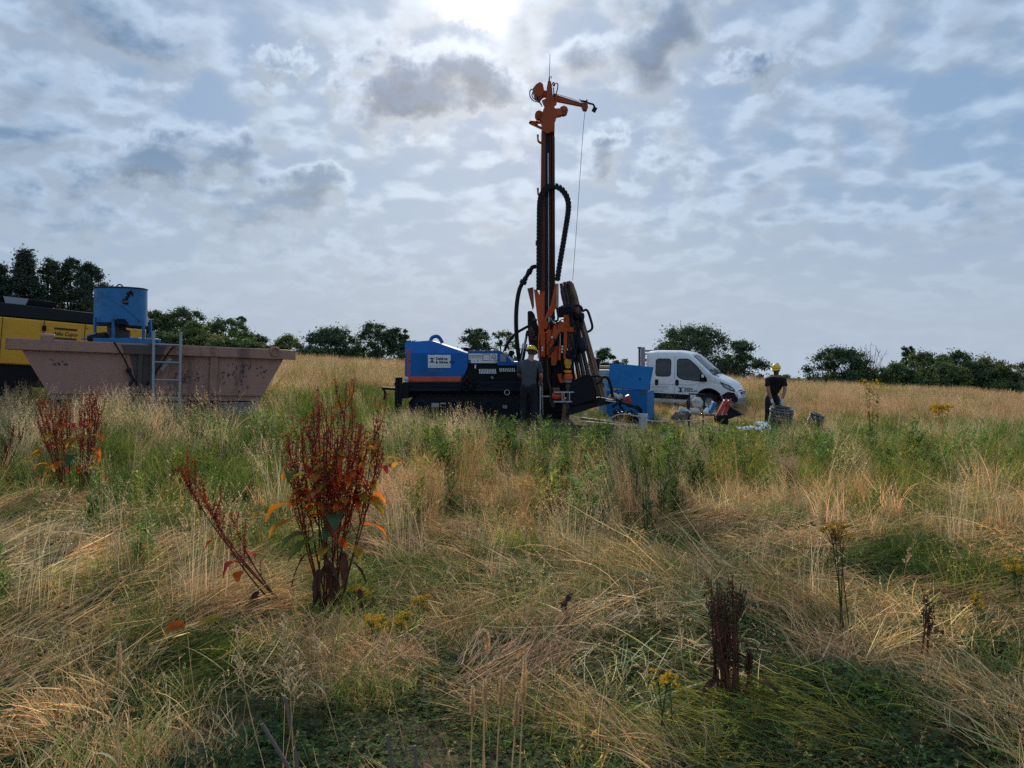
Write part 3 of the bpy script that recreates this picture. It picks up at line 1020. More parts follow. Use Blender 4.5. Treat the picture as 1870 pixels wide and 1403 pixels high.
def grow_field():
    lod = tuft_collection('fallen_straw', tuft_lodged, 6)
    lof = tuft_collection('fallen_fine_straw', tuft_lodged, 3, True)
    mea = tuft_collection('meadow_grass', tuft_meadow, 5)
    mef = tuft_collection('far_meadow_grass', tuft_meadow, 3, 2.0, 46)
    see = tuft_collection('seed_grass', tuft_seedy, 5)
    sef = tuft_collection('far_seed_grass', tuft_seedy, 4, 2.1, 26)
    clo = tuft_collection('clover', tuft_clover, 4)
    wee = tuft_collection('green_weeds', tuft_weed, 5)
    sho = tuft_collection('short_grass', tuft_short, 5)
    shf = tuft_collection('straw_swathe', tuft_sheaf, 5)

    def flow(x, y):
        return (nz(x, y, .55, 31) - .5) * 7.5 + .4

    # ground cover
    x, y = sow(1.0, 9.5, 15, 1.5)
    xn, yn = sow(1.0, 3.2, 12, 1.5)
    x, y = np.concatenate([x, xn]), np.concatenate([y, yn])
    n = len(x)
    t = DGREEN * .85 * rng.lognormal(0, .25, (n, 1)) * np.where(nz(x, y, 1.3, 5)[:, None] > .55, np.array([1.25, 1.1, .9]), np.array([1, 1, 1]))
    scatter('ground_cover', 'low dark green clover and leaves between fallen straw', clo, pts3(x, y), rng.uniform(0, 6.28, n), uni(n, rng.uniform(.7, 1.2, n), rng.uniform(.5, .8, n)), t)

    # swathes of fallen straw, each combed one way, with dark gaps between them
    cx, cy = sow(1.2, 12.5, 2.9, 1.5)
    ex, ey = sow(1.2, 4.2, .9, 1.5)
    cx, cy = np.concatenate([cx, ex]), np.concatenate([cy, ey])
    shade_ = (1.1 * bump2(cx, cy, -.62, 2.95, .65, .40) + 1.0 * bump2(cx, cy, 1.5, 2.75, .7, .45) + .7 * bump2(cx, cy, .15, 2.2, .5, .3) + .7 * bump2(cx, cy, 2.2, 4.2, 1.2, .45)
              + .5 * bump2(cx, cy, -1.7, 6.0, 1.0, .5) + .7 * bump2(cx, cy, 1.3, 6.9, 1.4, .35) + .6 * bump2(cx, cy, -.8, 6.3, .8, .3) + .8 * w_green(cx, cy) * smooth((cy - 7) / 2))
    k = shade_ < rng.uniform(.15, .9, len(cx))
    cx, cy = cx[k], cy[k]
    X_, Y_, A_, T_, S_ = [], [], [], [], []
    base_t = tint_at(cx, cy, .28)
    for i in range(len(cx)):
        a = float(flow(cx[i:i + 1], cy[i:i + 1])[0]) + rng.normal(0, .7)
        L, Wd = rng.uniform(.25, .75), rng.uniform(.10, .24)
        m = rng.integers(9, 19)
        u, w = rng.uniform(-1, 1, m) * L, rng.normal(0, Wd, m)
        X_.append(cx[i] + np.cos(a) * u - np.sin(a) * w); Y_.append(cy[i] + np.sin(a) * u + np.cos(a) * w)
        A_.append(a + rng.normal(0, .22, m) + .5 * u); T_.append(base_t[i] * rng.lognormal(0, .08, (m, 1))); S_.append(np.full(m, rng.uniform(.75, 1.2)))
    X_, Y_, A_, T_, S_ = (np.concatenate(q) for q in (X_, Y_, A_, T_, S_))
    k = clear_of(X_, Y_)
    X_, Y_, A_, T_, S_ = X_[k], Y_[k], A_[k], T_[k], S_[k]
    n = len(X_)
    scatter('straw_swathes', 'swathes of dry straw combed in different directions over the foreground', shf, pts3(X_, Y_), A_, uni(n, S_, rng.uniform(.6, 1.25, n)), T_, rng.normal(0, .06, (n, 2)))
    # loose fallen straw everywhere
    x, y = sow(1.0, 11.5, 15, 1.5)
    keep = nz(x, y, 4.0, 12) + .16 * smooth((y - 3.2) / 2) - .8 * bump2(x, y, -.62, 2.85, .75, .45) - .5 * bump2(x, y, 1.35, 2.75, .8, .5) - .5 * w_green(x, y) * smooth((y - 7.5) / 2) > rng.uniform(.30, .70, len(x))
    x, y = x[keep], y[keep]
    n = len(x)
    s = rng.uniform(.6, 1.1, n)
    scatter('fallen_grass', 'straw coloured grass lying flat across the foreground', lod, pts3(x, y, rng.uniform(-.01, .02, n)), flow(x, y) + rng.normal(0, .8, n),
            uni(n, s, rng.uniform(.6, 1.3, n)), tint_at(x, y, .22), rng.normal(0, .07, (n, 2)))
    x, y = sow(3.6, 8.0, 22, .5)
    keep = bump2(x, y, 1.35, 5.4, 1.1, .7) > rng.uniform(.2, .95, len(x))
    x, y = x[keep], y[keep]
    n = len(x)
    scatter('fallen_fine_grass', 'fine grey green grass combed over to one side right of the middle', lof, pts3(x, y, .02), rng.normal(2.7, .30, n), uni(n, rng.uniform(.9, 1.35, n), rng.uniform(.8, 1.8, n)),
            np.where(rng.uniform(0, 1, (n, 1)) < .4, BLUEG * 1.6, STRAW * .9) * rng.lognormal(0, .15, (n, 1)), rng.normal(0, .12, (n, 2)))

    # short mixed growth between the fallen straw
    x, y = sow(1.3, 12, 20, 1.5)
    keep = .02 + .12 * smooth((y - 4.5) / 3) + 1.2 * (nz(x, y, 3.2, 61) - .47) + .35 * w_green(x, y) + .3 * w_ygreen(x, y) > rng.uniform(.05, .85, len(x))
    x, y = x[keep], y[keep]
    n = len(x)
    tt = GREEN * np.where(rng.uniform(0, 1, (n, 1)) < .35, np.array([1.5, 1.25, 1.0]), 1.0) * rng.lognormal(0, .22, (n, 1))
    scatter('short_grass', 'shin high green and dry grass growing through the fallen straw', sho, pts3(x, y), rng.uniform(0, 6.28, n), uni(n, rng.uniform(.55, 1.25, n) * np.maximum(low(x, y), .5)), tt)

    # tall growth along the foot of the skip
    x, y = sow(9.6, 13.6, 26, 1)
    keep = (x < -2.6) & (y < 12.6 + .63 * (x + 8.13)) & (bump2(x, y, -5.8, 11.6, 3.2, 1.6) + bump2(x, y, -4.5, 12.9, .9, .9) > rng.uniform(.15, 1, len(x)))
    x, y = x[keep], y[keep]
    n = len(x)
    hs = rng.uniform(.75, 1.25, n) * (.72 + .28 * bump2(x, y, -6.1, 11.2, 1.4, 2))
    scatter('skip_grass', 'tall green grass standing against the foot of the pink skip', mea, pts3(x, y), rng.uniform(0, 6.28, n), uni(n, hs, rng.uniform(1.0, 1.3, n)), np.where(rng.uniform(0, 1, (n, 1)) < .62, GREEN * 1.05, PALE * .8) * rng.lognormal(0, .15, (n, 1)))
    x, y = sow(9.6, 13.2, 10, 1)
    keep = (x < -3.2) & (y < 12.5 + .63 * (x + 8.13)) & (bump2(x, y, -6.2, 11.0, 1.9, 1.5) > rng.uniform(.1, 1, len(x)))
    x, y = x[keep], y[keep]
    n = len(x)
    scatter('skip_seed_grass', 'pale seed heads standing in front of the pink skip near the ladder', see, pts3(x, y), rng.uniform(0, 6.28, n), uni(n, rng.uniform(.85, 1.12, n)), PALE * rng.lognormal(0, .15, (n, 1)))

    # standing meadow
    x, y = sow(4.0, 15, 16, 2)
    stand = .25 * smooth((y - 4.5) / 4) + .9 * w_green(x, y) * smooth((y - 6.5) / 2) + .75 * w_ygreen(x, y) + .45 * smooth((y - 9) / 4)
    keep = stand > rng.uniform(.1, 1.0, len(x))
    x, y = x[keep], y[keep]
    n = len(x)
    hs = rng.uniform(.55, 1.05, n) * (.65 + .35 * nz(x, y, .8, 17)) * (1 - .40 * bump2(x, y, .3, 11, 2.6, 3.5) - .25 * bump2(x, y, 4, 13, 3, 2.5)) * low(x, y)
    scatter('meadow_grass', 'green and yellowing grass standing knee high across the middle of the field', mea, pts3(x, y), rng.uniform(0, 6.28, n), uni(n, hs, rng.uniform(.85, 1.15, n)), tint_at(x, y))
    x, y = sow(15, 30, 9, 3)
    n = len(x)
    hs = rng.uniform(.6, 1.0, n) * low(x, y)
    scatter('far_meadow_grass', 'mixed grass around and beyond the drilling machines', mef, pts3(x, y), rng.uniform(0, 6.28, n), uni(n, hs, rng.uniform(.85, 1.2, n)), tint_at(x, y))

    # seed heads
    x, y = sow(1.9, 15, 9, 2)
    w = .025 + .10 * smooth((y - 3.2) / 1.6) + 1.5 * np.clip(w_brown(x, y) * smooth((y - 5.4) / .8) - .36 + .6 * (nz(x, y, 4.5, 91) - .5), 0, 1) + .9 * bump2(x, y, -1.5, 13.5, .8, 2.6) + .55 * bump2(x, y, -6.2, 10.5, 1.2, 1.6) + .28 * bump2(x, y, 6.5, 13, 5, 2.4)
    keep = w - .6 * bump2(x, y, -4.75, 7.7, 1.0, 1.1) > rng.uniform(.05, 1.0, len(x))
    x, y = x[keep], y[keep]
    n = len(x)
    c = np.where(rng.uniform(0, 1, (n, 1)) < w_brown(x, y)[:, None], BROWN * 1.12, PALE * .92) * rng.lognormal(0, .13, (n, 1))
    scatter('seed_grass', 'straw stems with feathery seed heads standing in patches', see, pts3(x, y), rng.uniform(0, 6.28, n), uni(n, rng.uniform(.55, .92, n) * np.maximum(low(x, y), .45)), c)
    x, y = sow(15, 24, 6, 3)
    keep = (.30 + w_brown(x, y) * .8 - .9 * bump2(x, y, 2.5, 17, 5.5, 3.5) - .8 * bump2(x, y, 6, 22, 4, 4)) > rng.uniform(0, 1, len(x))
    x, y = x[keep], y[keep]
    n = len(x)
    c = np.where(rng.uniform(0, 1, (n, 1)) < .4, np.array([.55, .35, .19]), np.array([.66, .49, .30])) * rng.lognormal(0, .13, (n, 1))
    scatter('tall_seed_grass', 'tall straw grass behind the skip and right of the van', sef, pts3(x, y), rng.uniform(0, 6.28, n), uni(n, rng.uniform(.65, 1.0, n) * np.maximum(low(x, y), .4)), c)
    x, y = sow(24, 48, 7, 4)
    n = len(x)
    c = np.where(rng.uniform(0, 1, (n, 1)) < .15 + .35 * nz(x, y, .35, 41)[:, None], np.array([.56, .36, .20]), np.array([.66, .49, .30])) * rng.lognormal(0, .13, (n, 1))
    gsel = rng.uniform(0, 1, n) < .10 + .25 * nz(x, y, .4, 44)
    c[gsel] = YGREEN * .8
    scatter('far_seed_grass', 'dry straw grass running to the crest in front of the trees', sef, pts3(x, y), rng.uniform(0, 6.28, n), uni(n, rng.uniform(.75, 1.12, n) * np.maximum(low(x, y), .30)), c)

    # weeds
    x, y = sow(3.2, 17.2, 5.0, 2)
    w = .04 + .35 * smooth((y - 9) / 2) + .9 * bump2(x, y, .8, 13.2, 3.2, 2.3) + .5 * bump2(x, y, 1.7, 9.0, 1.0, 1.6) + .4 * bump2(x, y, -4, 10, 3, 3) + .35 * bump2(x, y, 5, 12.5, 4, 3) + .35 * bump2(x, y, -.1, 10, .5, .8)
    keep = w > rng.uniform(.02, .75, len(x))
    x, y = x[keep], y[keep]
    n = len(x)
    c = np.where(rng.uniform(0, 1, (n, 1)) < .3, YGREEN * .95, GREEN * 1.25) * rng.lognormal(0, .18, (n, 1))
    scatter('green_weeds', 'leafy green weeds standing among the grass before the rig', wee, pts3(x, y), rng.uniform(0, 6.28, n), uni(n, rng.uniform(.55, 1.0, n) * (1 - .25 * smooth((y - 12) / 2)) * np.maximum(low(x, y), .42)), c)


# ------------------------------------------------------------------ trees
foliage_mat = leaf_mat('foliage', .36, .7, use_tint=False, gloss=.03)


def tree(name, px, top, wpx, d, label, kind='round', col=(.045, .068, .030), seed=0, group=None, leaf=.10, n_clump=115, per=180, low=.12, gaps=0.0, depth=None, base_w=.75):
    """px, top, wpx: middle, top and width on the photograph; d: distance in metres"""
    g = np.random.default_rng(9000 + seed)
    rr = random.Random(seed)
    x0 = (px - HX) * d / FPX
    zt = CAM_H - (top - HY) * d / FPX
    gz = G(x0, d)
    H = zt - gz
    W = 1.25 * wpx * d / FPX / 2
    Dp = (depth or W)
    root = empty(name, (x0, d, gz), label, 'tree', group)
    # clump centres
    cs, rs = [], []
    while len(cs) < n_clump:
        h = g.uniform(low, 1.0)
        if kind == 'cone':
            prof = (1 - h) ** .8 * 1.05 + .03
        elif kind == 'column':
            prof = math.sin(math.pi * min(1, .12 + .9 * (1 - h))) ** .7 if h > .3 else .9
        elif kind == 'bush':
            prof = math.sqrt(max(0, 1 - h ** 2.6))
        elif kind == 'pine':
            prof = (.35 + .9 * (h - low)) if h < .62 else (1 - ((h - .62) / .4) ** 2) * .9 + .05
        else:
            q = (h - .47) / .55
            prof = math.sqrt(max(0, 1 - q * q)) if h > .3 else base_w + .5 * (h - .15)
        a = g.uniform(0, 2 * math.pi)
        ra = math.sqrt(g.uniform(.12, 1)) * max(prof, .02) * (1 + .16 * math.sin(3 * a + seed) + .10 * math.sin(5 * h * 6 + seed * 2))
        if gaps and g.uniform() < gaps and .25 < h < .7:
            continue
        r = (.15 + .22 * g.uniform() ** 1.5) * min(W, H * .6) * (1.15 - .40 * h)
        cs.append((ra * math.cos(a) * max(W - r * .35, W * .3), ra * math.sin(a) * max(Dp - r * .35, Dp * .3), h * (H - r * .45)))
        rs.append(r)
    cs, rs = np.array(cs), np.array(rs)
    n = n_clump * per
    k = np.repeat(np.arange(n_clump), per)
    u = g.normal(0, 1, (n, 3)); u /= np.linalg.norm(u, axis=1)[:, None]
    rad = np.minimum(np.abs(g.normal(0, .58, n)) + .10, 1.45)
    # a few sprays that stick out
    c = cs[k] + u * (rs[k] * rad)[:, None] * np.array([1.15, 1.15, .85])
    ld = u * .5 + g.normal(0, .6, (n, 3)); ld[:, 2] -= .25
    ld /= np.linalg.norm(ld, axis=1)[:, None]
    sd_ = np.cross(ld, g.normal(0, 1, (n, 3))); sd_ /= np.linalg.norm(sd_, axis=1)[:, None]
    L = leaf * g.uniform(.6, 1.25, n)
    v, f = quads(c, ld * L[:, None], sd_ * (L * g.uniform(.35, .6, n))[:, None])
    cc = np.array(col) * (g.lognormal(0, .20, n_clump)[k] * g.lognormal(0, .25, n))[:, None] * np.where(g.uniform(0, 1, (n_clump, 1)) < .25, np.array([[1.35, 1.15, .8]]), np.array([[1, 1, 1.0]]))[k]
    o, me = np_mesh('crown', v, f, foliage_mat, cols=np.repeat(cc, 4, 0))
    finish(o, root)
    o['kind'] = 'stuff'
    # trunk with limbs
    mb = MB()
    base = Vector((x0, d, gz - .3))
    tops = H * (.9 if kind in ('cone', 'pine', 'column') else .62)
    tr = max(.05, H * .020)
    lean = rr.uniform(-.04, .04) * H
    if kind == 'bush':
        for q in range(5):
            c = cs[rr.randrange(len(cs))]
            mb.tube([base + Vector((rr.uniform(-.2, .2), rr.uniform(-.2, .2), 0)), base + Vector((c[0] * .3, c[1] * .3, H * .35)), base + Vector((c[0], c[1], c[2]))], (tr, .015), 6)
        mb.build('stem', M['bark'], root)
    else:
        mb.tube([base, base + Vector((lean * .4, 0, tops * .5)), base + Vector((lean, 0, tops))], (tr, tr * .35), 8)
        to = mb.build('trunk', M['bark'], root)
        lm = MB()
        for q in range(12):
            c = cs[rr.randrange(len(cs))]
            hh = max(.18 * H, min(tops * .95, c[2] * .6))
            s = base + Vector((lean * hh / tops, 0, hh + .3))
            e = base + Vector((c[0], c[1], c[2] + .3))
            lm.tube([s, s.lerp(e, .5) + Vector((0, 0, .06 * H)), e], (tr * .45, .015), 5)
        lm.build('limb', M['bark'], root)
    return root


DK, MD, LT, BR = (.075, .118, .056), (.105, .155, .058), (.155, .195, .062), (.160, .160, .066)
CN = (.050, .080, .052)
FAR = 'trees along the far edge of the field'


def grow_trees():
    t = tree
    t('conifer_tree', 46, 455, 96, 58, 'pointed dark conifer above the yellow compressor, tallest on the left', 'cone', CN, 1, FAR, .10, 156, 150, .15)
    t('pine_tree', -2, 482, 80, 57, 'dark conifer cut by the left picture edge behind the yellow compressor', 'cone', CN, 2, FAR, .10, 132, 150, .15)
    t('pine_tree', 90, 470, 74, 60, 'dark tree with sky showing through its lower branches, beside the pointed conifer', 'pine', CN, 3, FAR, .10, 126, 150, .18, .2)
    t('pine_tree', 132, 472, 74, 61, 'dark tree with bare lower trunk midway between conifer and blue drum', 'pine', CN, 4, FAR, .10, 126, 150, .18, .25)
    t('pine_tree', 166, 480, 64, 60, 'dark drooping tree just left of the blue drum', 'pine', CN, 5, FAR, .10, 114, 150, .15, .2)
    t('broadleaf_tree', 278, 568, 62, 62, 'green tree just right of the blue drum', 'round', MD, 6, FAR)
    t('broadleaf_tree', 334, 563, 92, 64, 'broad green tree above the ladder on the skip', 'round', DK, 7, FAR, n_clump=98)
    t('bush', 356, 586, 62, 56, 'paler rounded bush in front of the trees above the ladder', 'bush', LT, 8, FAR, .095, 74)
    t('broadleaf_tree', 408, 581, 84, 58, 'wide green tree above the right half of the skip', 'round', MD, 9, FAR, n_clump=91)
    t('cypress_tree', 441, 576, 26, 66, 'narrow dark cypress poking above the trees behind the skip', 'column', CN, 10, FAR, .095, 60)
    t('bush', 470, 612, 66, 62, 'low loose bush above the right end of the skip', 'bush', MD, 11, FAR, .095, 74)
    t('bush', 525, 614, 66, 60, 'light green bush beyond the right corner of the skip', 'bush', LT, 12, FAR, .095, 74)
    t('broadleaf_tree', 603, 598, 98, 60, 'dark round tree left of the gap to the blue engine hood', 'round', DK, 13, FAR, n_clump=100, base_w=.9)
    t('broadleaf_tree', 684, 591, 80, 61, 'dark tree of loose upright branches left of the blue engine hood', 'round', DK, 14, FAR, n_clump=86, base_w=.9)
    t('broadleaf_tree', 728, 600, 52, 62, 'dark tree touching the left end of the blue engine hood', 'round', DK, 15, FAR, n_clump=58, base_w=.9)
    t('bush', 640, 636, 70, 64, 'shadowy undergrowth between the two dark trees left of the rig', 'bush', DK, 16, FAR, .095, 56)
    t('broadleaf_tree', 870, 600, 60, 62, 'cone shaped tree above the black air intake of the rig', 'round', DK, 17, FAR, n_clump=78, base_w=1.0)
    t('broadleaf_tree', 918, 605, 62, 64, 'sparse pale green tree behind the black hose of the rig', 'round', MD, 18, FAR, .10, 52, 70)
    t('broadleaf_tree', 1104, 636, 46, 62, 'small dark tree between the drill rods and the blue chest', 'round', DK, 19, FAR, n_clump=58)
    t('bush', 1140, 656, 46, 66, 'thin low bush behind the blue chest', 'bush', MD, 20, FAR, .13, 24, 50)
    t('broadleaf_tree', 1263, 596, 136, 60, 'big broad tree rising over the roof of the white van', 'round', DK, 21, FAR, n_clump=147, base_w=.95)
    t('bush', 1214, 628, 50, 58, 'olive green bush behind the rear of the van cab', 'bush', MD, 22, FAR, .095, 56)
    t('broadleaf_tree', 1357, 623, 66, 61, 'dark tree right of the van beside the big broad tree', 'round', DK, 23, FAR, n_clump=78, base_w=.95)
    t('bush', 1330, 655, 60, 62, 'dark low growth filling the gap behind the van bonnet', 'bush', DK, 24, FAR, .095, 56)
    t('bush', 300, 606, 80, 55, 'dense green bush low behind the skip, between ladder and drum', 'bush', MD, 41, FAR, .095, 96)
    t('bush', 385, 612, 90, 54, 'low green bush filling the hedge above the right rib of the skip', 'bush', LT, 42, FAR, .095, 96)
    t('bush', 448, 620, 90, 56, 'low hedge bush right of the narrow cypress', 'bush', MD, 43, FAR, .095, 84)
    t('bush', 568, 632, 70, 57, 'low dark bush under the left side of the dark round tree', 'bush', DK, 44, FAR, .095, 67)
    t('bush', 902, 640, 90, 58, 'low bush behind the control cabinet of the rig', 'bush', DK, 45, FAR, .095, 67)
    t('bush', 1570, 662, 70, 60, 'dark low bush at the right foot of the lone round tree', 'bush', DK, 46, FAR, .095, 60)
    t('bush', 1640, 664, 70, 57, 'low green bush in front of the narrow conifer at right', 'bush', MD, 47, FAR, .095, 67)
    t('bush', 1722, 662, 90, 55, 'low green bush in front of the long thicket, left part', 'bush', MD, 48, FAR, .095, 79)
    t('bush', 1775, 660, 90, 56, 'low green bush in front of the long thicket, right part', 'bush', DK, 49, FAR, .095, 79)
    t('bush', 1832, 668, 80, 54, 'low bush before the brownish one at the right picture edge', 'bush', MD, 50, FAR, .095, 72)
    t('bush', 1440, 684, 70, 64, 'thin low scrub beyond the crouching man', 'bush', MD, 25, FAR, .13, 30, 60)
    t('broadleaf_tree', 1535, 634, 100, 60, 'round dark tree standing alone right of the man in the black shirt', 'round', DK, 26, FAR, n_clump=112, base_w=1.0)
    t('bush', 1606, 672, 56, 62, 'low dark bush between the lone round tree and the long thicket', 'bush', DK, 27, FAR, .13, 34)
    t('cypress_tree', 1658, 632, 30, 64, 'narrow dark conifer at the left end of the long thicket', 'column', CN, 28, FAR, .095, 56)
    t('bush', 1690, 642, 96, 58, 'leafy green bush at the left of the long thicket', 'bush', MD, 29, FAR, .10, 79)
    t('bush', 1742, 640, 84, 60, 'darker bush in the middle of the long thicket', 'bush', DK, 30, FAR, .10, 72)
    t('bush', 1802, 652, 86, 57, 'olive bush towards the right end of the long thicket', 'bush', BR, 31, FAR, .10, 72)
    t('bush', 1860, 662, 70, 56, 'brownish bush cut by the right picture edge', 'bush', BR, 32, FAR, .095, 55, 70)
# ------------------------------------------------------------------ drilling rig on crawler tracks
def make_rig():
    g0 = P(850, 766, 18.9)
    root = empty('drilling_rig', (g0.x, g0.y, G(g0.x, g0.y)), 'orange and blue crawler drilling rig with tall raised mast in the middle of the field', 'drilling rig')
    D = 18.6
    # engine hood: a prism across the machine, its upper edge sloping down towards the mast
    hood_pix = [(739.6, 628), (742, 625), (790, 622), (797, 624), (854, 643.5), (854, 670), (843, 697), (740.4, 697)]
    hood = MB()
    inset = 0.16                                     # the flank leans in above the shoulder line
    sh = [(739.6, 644.5), (854, 645.5)]
    near = [P(739.6, 628, D + inset), P(742, 625, D + inset + .02), P(786, 622, D + inset + .04), P(854, 643.2, D + inset)]
    low = [P(739.6, 697, D), P(739.6, 645, D), P(784, 645, D), P(854, 645.4, D), P(854, 670, D), P(843, 697, D)]
    vs, fs = [], []
    back = 1.55
    ring = [low[0], low[1], near[0], near[1], near[2], near[3], low[3], low[4], low[5]]
    nb = len(ring)
    far_r = [Vector((p.x, 2 * (D + back / 2) - p.y, p.z)) for p in ring]
    vs = ring + far_r + [low[2], Vector((low[2].x, 2 * (D + back / 2) - low[2].y, low[2].z))]
    c = 2 * nb
    fs = [(0, 1, c, 6, 7, 8), (1, 2, 3, 4, c), (c, 4, 5, 6)]
    fs = [tuple(reversed(f)) for f in fs]
    fs += [tuple((i + nb) if i < nb else c + 1 for i in f) for f in [(0, 1, c, 6, 7, 8), (1, 2, 3, 4, c), (c, 4, 5, 6)]]
    fs += [(i, (i + 1) % nb, (i + 1) % nb + nb, i + nb) for i in range(nb)]
    hood.add(vs, fs)
    hd = hood.build('engine_hood', M['blue'], root, smooth=False)
    MB().slab([(745, 688), (845, 688), (842, 697), (745, 697)], D - .012, .012).build('stripe', M['orange_bright'], hd)
    MB().slab([(781.5, 648.5), (822.8, 648.5), (822.8, 672), (781.5, 672)], D - .010, .010).build('company_sign', M['white_sign'], hd, bevel=.002)
    s = .01329
    ty = D - .0125
    lg = MB()
    for q in ([(784.2, 654), (793.6, 653.4), (793.6, 655.0), (790.6, 655.2), (790.6, 660), (793.6, 661), (793.6, 662.6), (784.2, 662.6), (784.2, 661.2), (787.6, 660), (787.6, 655.4), (784.2, 655.6)],):
        lg.slab(q, ty, .002)
    lg.build('emblem', M['ink'], hd)
    for body, x, y, sz, mt, wg, sp in (('Daldrup', 795.6, 655.4, 6.6, 'ink', .004, 1.0), ('& Söhne AG', 795.6, 661.8, 6.6, 'ink', .004, 1.0), ('BOHRTECHNIK', 784.6, 668.4, 3.9, 'ink_grey', 0, 1.75)):
        text(body, 'lettering', M[mt], hd, P(x, y, ty), sz * s, weight=wg, space=sp)
    text('www.daldrup.eu', 'lettering', M['ink_grey'], hd, P(783, 677, D - .004), 3.2 * s, space=1.3)['kind'] = 'stuff'
    text('NORDMEYER', 'lettering', M['ink_orange'], hd, P(746.6, 690, D - .004), 9.0 * s, rot=(R(90), R(-90), 0), weight=.006, width=.96, space=1.05)
    lb = MB()
    lb.tube([P(786, 624, D + .5), P(789, 617, D + .5), P(797, 614.4, D + .5), P(803, 618, D + .5), P(808, 627, D + .5)], .045, 8)
    lb.box(P(797.5, 614.4, D + .5), (.11, .12, .06))
    lb.build('lifting_bracket', M['blue'], hd)
    MB().ball(P(742.5, 693, D - .08), .055, 8, (1, 1, 1.3)).cyl(P(742.5, 698, D - .08), P(742.5, 694, D - .08), .045).build('work_lamp', M['lamp_glass'], root)

    # control cabinet and lever banks
    cab = MB()
    cab.prism([P(854.6, 640.8, D + .04), P(914, 640.8, D + .04), P(925, 648, D + .04), P(934, 661, D + .04), P(985, 661, D + .04), P(985, 668, D + .04), P(908, 668, D + .04), P(908, 664, D + .04), P(854.6, 664, D + .04)], (0, 1.3, 0))
    cb = cab.build('control_cabinet', M['blue'], root, bevel=.012)
    pn = MB().slab([(855.6, 646), (908.3, 646), (908.3, 663.3), (860, 663.3), (860, 657), (855.6, 657)], D + .022, .018).build('control_panel', M['white_sign'], cb, bevel=.002)
    dark = MB()
    for k in range(11):
        dark.cyl(P(857.5 + k * 2.3, 650.0, D + .022), P(857.5 + k * 2.3, 650.0, D + .005), .011, n=8)
        if k % 2 == 0:
            dark.cyl(P(858.5 + k * 2.3, 653.6, D + .022), P(858.5 + k * 2.3, 653.6, D + .007), .012, n=8)
    for x, y in ((866, 658.5), (872, 658), (880, 658), (897, 659)):
        dark.cyl(P(x, y, D + .022), P(x, y, D + .007), .010, n=8)
    dark.build('switch', M['ink'], pn)['kind'] = 'stuff'
    gz_ = MB()
    for x, y, r in ((901.5, 651, .055), (905, 658.5, .036)):
        gz_.lathe(P(x, y, D + .022), (0, -1, 0), [(0, r), (.02, r), (.024, r * .85), (.012, r * .8), (.012, .001)], 18)
    gz_.build('gauge', M['steel'], pn)
    fr = MB()
    for a, b in (((882, 647), (894, 647)), ((894, 647), (894, 658.5)), ((894, 658.5), (882, 658.5)), ((882, 658.5), (882, 647))):
        fr.beam(P(*a, D + .018), P(*b, D + .018), .009, .009)
    fr.build('red_frame', M['red'], pn)
    MB().slab([(913.5, 646.5), (922, 646.5), (924.5, 650), (924.5, 660.5), (913.5, 660.5)], D + .026, .012).build('warning_plate', M['ink_grey'], cb)
    MB().slab([(855, 664), (986, 664), (986, 697), (846, 697)], D + .10, 1.2).build('cabinet_base', M['black'], root)
    for x0_, n_, y0_, y1_, sp in ((874.5, 11, 674.2, 682.8, 2.9), (911.6, 9, 672.6, 679.2, 3.3)):
        for i in range(n_):
            x = x0_ + i * sp
            b = MB().slab([(x, y0_), (x + 1.7, y0_), (x + 2.8, y1_), (x + 1.1, y1_)], D + .03, .05).build('lever', M['white_sign'], root)
    MB().box(P(868, 669.5, D + .07), (.035, .04, .09)).build('hose_tag', M['white_sign'], root)
    MB().box(P(899, 690, D + .07), (.06, .03, .06)).build('hose_tag', M['alu'], root)
    ca = MB().lathe(P(851, 641, D + .75), (0, 0, 1), [(-.02, .07), (.035, .07), (.04, .125), (.07, .125), (.105, .06), (.108, .001)], 18)
    ca.build('air_intake', M['black'], root)
    MB().lathe(P(899, 641.4, D + .6), (0, 0, 1), [(-.02, .05), (.025, .05), (.04, .001)], 14).build('filler_cap', M['alu'], root)
    bh = MB()
    bh.ball(P(934, 645, D + .4), .075, 10, (1, 1, 1)).cyl(P(934, 645, D + .4), P(936, 662, D + .45), .02)
    bh.build('joystick', M['black'], root)
    MB().prism([P(929, 649, D + .2), P(938, 657, D + .2), P(939, 661, D + .2), P(930, 661, D + .2)], (0, .05, 0)).build('deflector', M['white_sign'], root)

    # chassis with side rails
    ch = MB()
    ch.slab([(735, 697.4), (1036, 697.4), (1036, 715), (739, 715)], D - .10, 1.75)
    ch.slab([(739, 715), (1036, 715), (1036, 726), (745, 726)], D + .25, 1.1)
    ch.slab([(985, 600), (1012, 600), (1046, 612), (1050, 697), (985, 697)], D - .12, .5)  # dark backing added to fill the see-through gaps behind the head
    cho = ch.build('chassis', M['navy'], root, bevel=.015)
    rl = MB()
    for y in (699.6, 705.0, 713.6):
        rl.beam(P(741, y, D - .11), P(988, y, D - .11), .03, .022)
    rl.build('side_rail', M['navy'], cho)
    # crawler tracks, near and far
    for yy in (D - .02, D + 1.25):
        z0 = G(P(850, 766, yy).x, yy) - .02
        xa, xb = P(748, 700, D).x, P(1036, 700, D).x
        zt = P(850, 722, D).z
        r = (zt - z0) / 2
        tr = MB()
        path = []
        for i in range(13):
            a = math.pi / 2 + math.pi * i / 12
            path.append((xa + r + r * math.cos(a), z0 + r + r * math.sin(a)))
        for i in range(13):
            a = -math.pi / 2 + math.pi * i / 12
            path.append((xb - r + r * math.cos(a), z0 + r + r * math.sin(a)))
        tr.prism([Vector((x, yy + .03, z)) for x, z in path], (0, .34, 0))
        to = tr.build('crawler_track', M['rubber'], root)
        sh_ = MB()
        L = []
